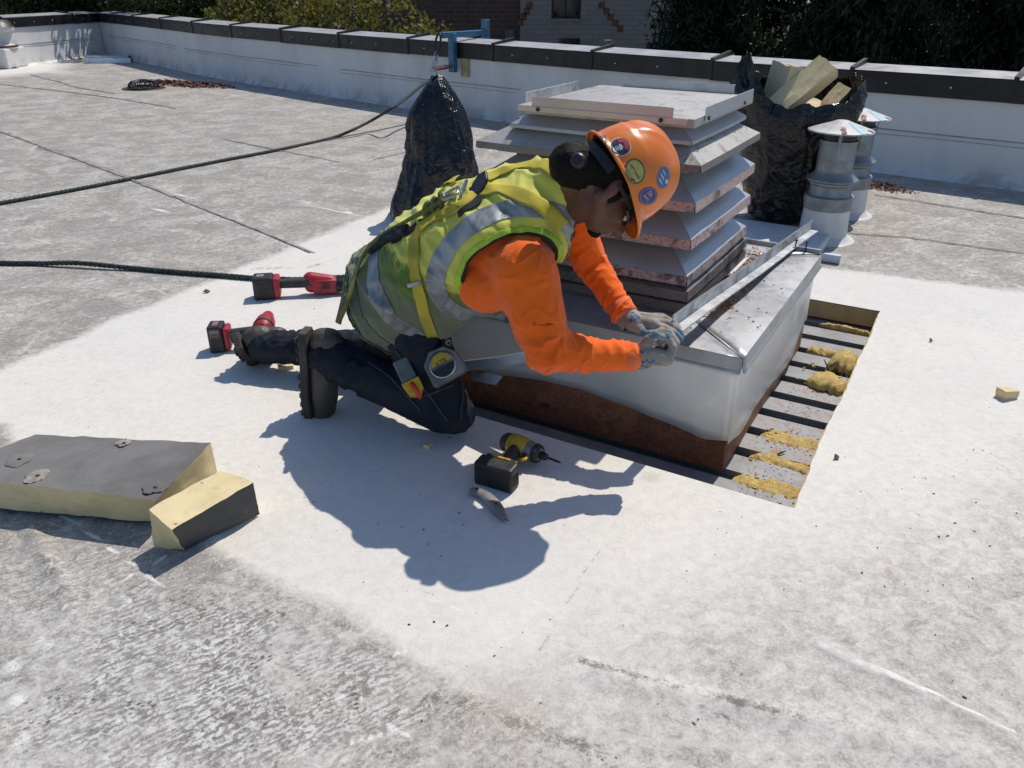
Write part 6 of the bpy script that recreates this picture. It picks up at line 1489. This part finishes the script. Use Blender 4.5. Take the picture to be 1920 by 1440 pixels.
fA = bx(-.035, .62, .155); p_l = atY(868, 697, 2.24); p_r = atY(1000, 676, 2.13)
GB = m_galv('blue_spangled_galvanised', (.52, .60, .68), (.30, .40, .50), .35, .75, 45)
td_ = nrm(p_r-p_l); tu = nrm(E3-td_*(td_@E3)); ts = np.cross(td_, tu)
angle_trim('metal_trim', p_l-td_*.06, p_r+td_*.10, tu, ts, .030, .02, GB, 'short curled galvanised trim lying against the curb behind the worker elbow')
mb = MB(); q = [atY(882, 712, 2.20), atY(930, 722, 2.17), atY(942, 707, 2.18), atY(915, 698, 2.20), atY(885, 702, 2.22)]; mb.prism(q, np.array([.0, .0025, .001])); tag(mb.obj('metal_flap', GALV), 'small bent grey metal flap under the curled trim beside the knee', 'metal scrap')

# ------------------------------------------------------------------ foam slab and block
def facebox(name, P, m_list, idx, label, cat, sub=14, rough=.003, seed=1):
    """hexahedron (8 corners) with subdivided, slightly torn faces; idx = material of each of the six faces"""
    P = [np.asarray(p, float) for p in P]; FF = [(3, 2, 1, 0), (4, 5, 6, 7), (0, 1, 5, 4), (1, 2, 6, 5), (2, 3, 7, 6), (3, 0, 4, 7)]; mb = MB()
    for fi, f in enumerate(FF):
        a, b, c, d = [P[i] for i in f]; rows = []
        for i in range(sub+1):
            row = []
            for j in range(sub+1):
                u, v = i/sub, j/sub; p = (a*(1-v)+b*v)*(1-u)+(d*(1-v)+c*v)*u
                e = np.array([noise.noise(Vector(p*22+np.array([seed, k*9, 0]))) for k in range(3)])*rough; e += np.array([noise.noise(Vector(p*70+np.array([seed, k*9, 4]))) for k in range(3)])*rough*.35
                q = p+e; q[2] = max(q[2], .001); row.append(q)
            rows.append(row)
        mb.grid(rows, idx[fi])
    o = mb.obj(name, m_list, smooth=True, sharp=25); tag(o, label, cat); return o
# slab: front edge raised, bottom shadowed; top corners measured in the picture
zt_ = .100
a0 = at(-125, 888, zt_); a1 = at(292, 938, zt_+.004); a2 = at(396, 831, zt_+.012); a3 = at(66, 814, zt_+.010); a3b = at(-500, 905, zt_)
b1 = at(284, 976, .008); b0 = at(-330, 933, .008); c2 = at(400, 868, .005); c3 = at(66, 850, .0)
c2 = np.array([a2[0]+.004, a2[1]-.004, .004]); c3 = np.array([a3[0]-.0, a3[1], .002]); 
b1 = np.array([*(a1[:2]-(a1[:2]-at(283, 977, .02)[:2])*1.0), .012]); b1 = at(283, 978, .012); b0 = at(-125, 943, .012)
TOPD = FACER
P = [b0, b1, c2, np.array([*at(-60, 880, 0)[:2], .003]), a0, a1, a2, at(66, 814, zt_+.008)]
P[3] = np.array([P[7][0], P[7][1], .003])
facebox('foam_slab', P, [TOPD, FOAM], [0, 0, 1, 1, 1, 1], 'wide cream foam insulation slab with grey paper top at the left edge', 'foam board', 18, .004, 2)
sb_bvh = BVHTree.FromPolygons([v.co.copy()+bpy.data.objects['foam_slab'].location for v in bpy.data.objects['foam_slab'].data.vertices], [tuple(p.vertices) for p in bpy.data.objects['foam_slab'].data.polygons])
TORN = simple('torn_facer_underside', (.36, .33, .28), (.22, .2, .18), 50, .9); 
for x, y, r_, k in ((36, 862, .034, 1), (70, 893, .030, 2), (290, 915, .030, 3), (232, 832, .020, 4)):
    c, n_ = surf(sb_bvh, x, y, .0); mb = MB(); n_ = np.array([0, 0, 1.]); q_ = [(r_*(1+.35*noise.noise(Vector((math.cos(a)*1.5, math.sin(a)*1.5, k*3.1)))), a) for a in np.linspace(0, 2*math.pi, 25)[:-1]]
    V_ = [c+np.array([r*math.cos(a), r*math.sin(a), .0015+.0025*(i % 2)*(k > 1)]) for i, (r, a) in enumerate(q_)]+[c+np.array([r*.8*math.cos(a), r*.8*math.sin(a), .0045]) for r, a in q_]+[c+np.array([0, 0, .003])]; n2_ = len(q_)
    mb.add(V_, [(i, (i+1) % n2_, n2_+(i+1) % n2_, n2_+i) for i in range(n2_)]+[(n2_+i, n2_+(i+1) % n2_, 2*n2_) for i in range(n2_)]); o_ = mb.obj('screw_plate_mark', TORN if k in (2, 4) else FACER, smooth=True, org=bpy.data.objects['foam_slab'].location); o_.parent = bpy.data.objects['foam_slab']; o_.location = (0, 0, 0)
    mb = MB(); ellip(mb, c+np.array([.004, -.003, .004]), np.eye(3), (.006, .005, .003), 8); o_ = mb.obj('screw_hole', BLACKP, org=bpy.data.objects['foam_slab'].location); o_.parent = bpy.data.objects['foam_slab']; o_.location = (0, 0, 0)
# leftover part of the slab left of its rear corner is covered by the same top; extend it
# block: cut cream top and bottom, facer colour darkened for shade on the right
kA, kB, kC, kD = at(279, 953, .112), at(322, 994, .104), at(474, 904, .112), at(413, 882, .118)
gA, gB, gC, gD = at(288, 1026, .0), at(345, 1033, .0), at(484, 966, .0), None
gC = np.array([kC[0]+.004, kC[1]+.004, .004]); gC = at(485, 964, .008); gD = np.array([kD[0]+.01, kD[1]+.03, .004])
facebox('foam_block', [gA, gB, gC, gD, kA, kB, kC, kD], [m_facer('shaded_facer_paper', .5), FOAM], [1, 1, 1, 0, 1, 0], 'small cut cream foam block with shaded paper side leaning on the slab end', 'foam block', 14, .004, 6)
c = at(1886, 745); slabpiece('foam_crumb', c+E3*.014, axes(.3, .1), (.062, .036, .034), CREAMF, 'round cream foam crumb alone on the clean roof at the right edge', None, 31)
c = at(803, 838); slabpiece('foam_crumb', c+E3*.006, axes(1.2, .1), (.028, .018, .012), CREAMF, 'small cream foam crumb on the roof by the worker knee', None, 33)
for o_ in bpy.data.objects:
    if o_.name.startswith('foam_crumb'): o_['category'] = 'foam crumb'
c = at(536, 692); slabpiece('foam_crumb', c+E3*.008, axes(.5, .1), (.05, .025, .016), PALEF, 'pale foam crumb on the roof between the two boots', None, 37)['category'] = 'foam crumb'

# ------------------------------------------------------------------ power tools
RED = simple('worn_red_tool_plastic', (.42, .022, .035), (.30, .018, .028), 18, .45, 0, .25, 120, bd=.001)
DYEL = simple('worn_yellow_tool_plastic', (.60, .36, .02), (.42, .25, .02), 18, .5, 0, .2, 90, bd=.001)
GUM = simple('charcoal_grip', (.03, .03, .031), (.05, .05, .05), 26, .7, 0, .4, 160, bd=.001)
def battery(root, c, A, sz, shellm, name='battery', stripe=None):
    mb = MB(); mb.box(c, sz, A); b = bevel(mb.obj(name, BLACKP, root), .008, 3)
    mb = MB()
    for k in (-1, 1):
        for i in range(4): mb.box(c+A[0]*(sz[0]/2+.0005)*k+A[1]*(i-1.5)*sz[1]*.15, (.003, sz[1]*.06, sz[2]*.5), A)
    mb.obj('battery_rib', GUM, b)['kind'] = 'stuff'; return b
def labelquad(root, c, a, b, sa_, sb, m, nm): mb = MB(); mb.add([c-a*sa_/2-b*sb/2, c+a*sa_/2-b*sb/2, c+a*sa_/2+b*sb/2, c-a*sa_/2+b*sb/2], [(0, 1, 2, 3)]); return mb.obj(nm, m, root)
def fusepart(root, name, build, m, vox=.003, it=3):
    mb = MB(); build(mb); V, F = fuse(mb, vox, it); return mk(name, V, F, m, root, True)
# impact driver lying on its side: battery towards the camera, nose to the right
A0 = at(931, 900); D_ = dep(A0)
def K(x, y, z): return at(x, y, z)
bt_c = K(931, 888, .036); hd_ = nrm(K(983, 828, .045)-bt_c); hd_[2] *= .4; hd_ = nrm(hd_)
rgt = nrm(np.cross(hd_, E3)); upv = np.cross(rgt, hd_)
t = thing('impact_driver', (bt_c[0], bt_c[1], 0), 'yellow and black cordless impact driver lying in the worker shadow beside the curb', 'impact driver')
bat = battery(t, bt_c+hd_*.0, [rgt, hd_, upv], (.118, .052, .074), BLACKP)
mb = MB(); mb.box(bt_c+hd_*.034, (.100, .018, .064), [rgt, hd_, upv]); foot = bevel(mb.obj('tool_foot', BLACKP, t), .006, 3)
for k in (-1, 0, 1): mb = MB(); mb.box(bt_c+hd_*(.030)+upv*.034+rgt*k*.012, (.006+.05*(k == 0), .006, .004), [nrm(rgt+hd_*.3*k), np.cross(upv, nrm(rgt+hd_*.3*k)), upv]); mb.obj('yellow_trim', DYEL, t)
head_c = bt_c+hd_*.150+rgt*.005
bd_ = nrm(nrm(K(1000, 838, .045)-K(958, 822, .045))*1.0); bd_[2] = 0; bd_ = nrm(bd_)
fusepart(t, 'grip', lambda m_: (capsule(m_, bt_c+hd_*.03, bt_c+hd_*.085+rgt*-.004, .021, .019), capsule(m_, bt_c+hd_*.085+rgt*-.004, head_c-bd_*.01, .019, .024)), GUM)
hz = head_c; 
pr = [(0, -.060), (.022, -.060), (.028, -.052), (.030, -.03), (.031, .0), (.030, .012)]
bs = [nrm(np.cross(bd_, E3)), E3*1.0, bd_]; bs[0] = nrm(np.cross(E3, bd_)); 
mb = MB(); mb.lathe(hz, [(0, -.066), (.022, -.066), (.028, -.058), (.030, -.038)], 24, (bs[0], E3, bd_)); mb.obj('rear_cap', GUM, t, smooth=True, sharp=40)
mb = MB(); mb.lathe(hz, [(.0295, -.040), (.033, -.036), (.034, .0), (.032, .020), (.0295, .022)], 24, (bs[0], E3, bd_)); mb.obj('motor_housing', DYEL, t, smooth=True, sharp=40)
mb = MB(); mb.lathe(hz, [(.030, .020), (.029, .036), (.025, .056), (.019, .064), (0, .064)], 24, (bs[0], E3, bd_)); mb.obj('nose_cone', m_galv('gear_case_grey', (.30, .30, .31), (.2, .2, .21), .35, .7), t, smooth=True, sharp=40)
mb = MB(); mb.lathe(hz, [(.027, .045), (.029, .047), (.027, .060), (.020, .066)], 24, (bs[0], E3, bd_)); mb.obj('rubber_ring', RUBBER, t, smooth=True)
mb = MB(); mb.lathe(hz, [(.011, .062), (.012, .072), (.010, .086), (.006, .088), (.0035, .090), (.0035, .125), (.002, .134), (0, .136)], 14, (bs[0], E3, bd_)); mb.obj('chuck_and_bit', BLACKM, t, smooth=True, sharp=40)
mb = MB(); tg = hz-hd_*.034+bd_*.018; mb.tube([tg+hd_*.012, tg+bd_*.008, tg-hd_*.014+bd_*.004], [.006, .008, .006], 8); mb.obj('trigger', BLACKP, t, smooth=True)
mb = MB(); mb.tube([hz-hd_*.028+bd_*.034, hz-hd_*.045+bd_*.036, hz-hd_*.058+bd_*.020], .005, 8); mb.tube([hz-hd_*.028-bd_*.004, hz-hd_*.055-bd_*.002], .004, 8); mb.obj('trigger_guard', DYEL, t, smooth=True)
dk = hz+E3*.0305
for a, b, l_, w_ in ((-.02, -.006, .022, .004), (-.012, .008, .016, .003)): mb = MB(); mb.box(dk+bd_*a+bs[0]*b+E3*-.002, (l_, w_, .008), [bd_, bs[0], E3]); mb.obj('black_inlay', BLACKP, t)
# hooked utility knife
t2 = thing('utility_knife', at(915, 945), 'worn grey hooked utility knife lying just below the driver battery', 'utility knife')
kp = smooth_line(resample([K(880, 920, .012), K(896, 922, .012), K(912, 930, .012), K(926, 944, .012), K(938, 962, .012), K(946, 974, .011)], .006), 4)
mb = MB(); n = len(kp); rr = [.014+.004*math.sin(i/n*3.1)-(.004 if i > n*.8 else 0) for i in range(n)]; rr[0] = .008; rr[-1] = .007; mb.tube(list(kp), rr, 12, flat=.55, ref=E3)
mb.obj('knife_body', m_galv('scuffed_knife_metal', (.30, .29, .27), (.16, .155, .15), .5, .5, 40, dirt=.5), t2, smooth=True)
mb = MB(); e = kp[-1]; dd = nrm(kp[-1]-kp[-4]); mb.prism([e-dd*.008+E3*.002+rgt*-.008, e+dd*.010+rgt*.004+E3*.002, e+dd*.004+rgt*.012+E3*.002, e-dd*.01+rgt*.006+E3*.002], E3*.0015); mb.obj('blade', STEEL, t2)
for k in (int(n*.62), int(n*.12)): mb = MB(); mb.lathe(kp[k]+E3*.0085, [(.0, .0015), (.004, .0012), (.0042, -.001)], 10); mb.obj('knife_screw', BLACKP, t2)
# red drill near the far boot
t3 = thing('cordless_drill', at(420, 645), 'red cordless drill lying behind the worker far boot', 'drill')
c = at(412, 655, 0); wv_ = nrm(at(440, 660)-at(395, 648)); hv = nrm(at(520, 640)-at(400, 645)); sv = np.cross(E3, hv)
bc_ = np.array([c[0], c[1], 0])+sv*.0+E3*.052
battery(t3, bc_, [sv, hv, E3], (.075, .055, .104), BLACKP)
labelquad(t3, bc_-sv*.038+E3*.025-hv*.0, hv, E3, .035, .03, flat('worn_label', (.22, .2, .2)), 'battery_label'); labelquad(t3, bc_+E3*.0535, sv, hv, .04, .02, flat('label_red_white', (.35, .15, .15)), 'battery_label')
mb = MB(); mb.box(bc_+hv*.038, (.066, .022, .085), [sv, hv, E3]); bevel(mb.obj('red_foot', RED, t3), .008, 3)
fusepart(t3, 'grip', lambda m_: capsule(m_, bc_+hv*.04+E3*.01, bc_+hv*.155+E3*.018, .018, .02), GUM)
hh = bc_+hv*.172+E3*.030+sv*.02; mb = MB(); mb.lathe(hh, [(0, -.05), (.025, -.05), (.036, -.036), (.038, 0), (.036, .03), (.03, .05), (.02, .10), (0, .10)], 22, (hv, E3, sv)); mb.obj('motor_housing', RED, t3, smooth=True, sharp=40)
mb = MB(); mb.lathe(hh, [(.0365, -.03), (.040, -.028), (.040, -.018), (.0375, -.016)], 22, (hv, E3, sv)); mb.obj('rubber_ring', RUBBER, t3, smooth=True)
# red reciprocating saw
t4 = thing('reciprocating_saw', at(560, 560), 'red and black cordless reciprocating saw lying on the roof behind the worker', 'saw')
s0 = at(497, 560); xd = nrm(at(640, 552)-at(497, 560)); yd = np.cross(E3, xd)
bc_ = np.array([s0[0], s0[1], 0])+E3*.050+yd*.02
battery(t4, bc_, [yd, xd, E3], (.085, .085, .098), BLACKP)
labelquad(t4, bc_-xd*.0435, yd, E3, .05, .05, flat('dark_red_label', (.20, .03, .035)), 'battery_label'); labelquad(t4, bc_+E3*.0505-xd*.01, yd, xd, .03, .03, flat('tan_label', (.30, .27, .2)), 'battery_label')
mb = MB(); mb.box(bc_+xd*.055, (.08, .028, .088), [yd, xd, E3]); bevel(mb.obj('red_foot', RED, t4), .008, 3)
fusepart(t4, 'grip', lambda m_: capsule(m_, bc_+xd*.06+E3*.008, bc_+xd*.19+E3*.008, .021, .024), GUM)
def sawb(m_):
    m_.box(bc_+xd*.262-E3*.012, (.10, .055, .060), [xd, yd, E3]); capsule(m_, bc_+xd*.20+E3*.016+yd*.012, bc_+xd*.285+E3*.004+yd*.006, .034, .030); capsule(m_, bc_+xd*.20-E3*.012, bc_+xd*.24-E3*.012, .028, .030)
fusepart(t4, 'motor_housing', sawb, RED, .0035, 4)
mb = MB(); mb.lathe(bc_+xd*.31-E3*.012, [(.026, -.01), (.033, .0), (.031, .045), (.036, .050), (.036, .062), (.0, .064)], 8, (yd, E3, xd)); mb.obj('rubber_boot', BLACKP, t4, smooth=True, sharp=40)
mb = MB(); q = bc_+xd*.385; mb.box(q+E3*.012, (.03, .012, .008), [xd, yd, E3]); mb.box(q-E3*.02+xd*.02, (.06, .02, .006), [xd, yd, E3]); mb.box(q+xd*.03+E3*.0, (.02, .022, .03), [xd, yd, E3]); mb.obj('saw_shoe', STEEL, t4)
for k in (-1, 0, 1): mb = MB(); mb.box(bc_+xd*(.265+.012*k)-yd*.033-E3*.004, (.005, .006, .03), [xd, yd, E3]); mb.obj('vent_slot', BLACKP, t4)

# ------------------------------------------------------------------ litter on the roof
rs = random.Random(77); pts = []
for x, y in ((1690, 658), (1745, 640), (1570, 862), (1788, 893), (1695, 1003), (1470, 1105), (1500, 1090), (1697, 1095), (1740, 1108), (1858, 850), (1906, 962), (1230, 1205), (1180, 1100), (1350, 960), (1830, 942), (1390, 1265), (1602, 640), (388, 548), (640, 740), (700, 765), (310, 620), (275, 702), (360, 810), (1740, 560), (1835, 590), (1100, 965)): pts.append(at(x, y))
for _ in range(60): pts.append(at(rs.uniform(700, 1900), rs.uniform(940, 1430)))
for _ in range(60): pts.append(at(rs.uniform(1560, 1900), rs.uniform(560, 1100)))
for _ in range(60): pts.append(at(rs.uniform(40, 900), rs.uniform(560, 1100)))
crumbs('roof_grit', pts, .0028, SPL, None, 5)
for x, y, s_, lb in ((388, 549, .03, 'brown dead leaf curl on the roof left of the red saw'), (1568, 861, .022, 'small grey scrap on the clean roof right of the opening'), (1745, 641, .018, 'tiny brown chip on the roof above the right foam crumb')):
    c = at(x, y); mb = MB(); A = axes(.6, .3, .2); mb.add([c+E3*.004-A[0]*s_*.6, c+E3*.006-A[1]*s_*.35, c+E3*.01+A[0]*s_*.6, c+E3*.014+A[1]*s_*.35], [(0, 1, 2), (0, 2, 3)]); o = mb.obj('scrap', SPL); sl = o.modifiers.new('th', 'SOLIDIFY'); sl.thickness = .0015; tag(o, lb, 'scrap')
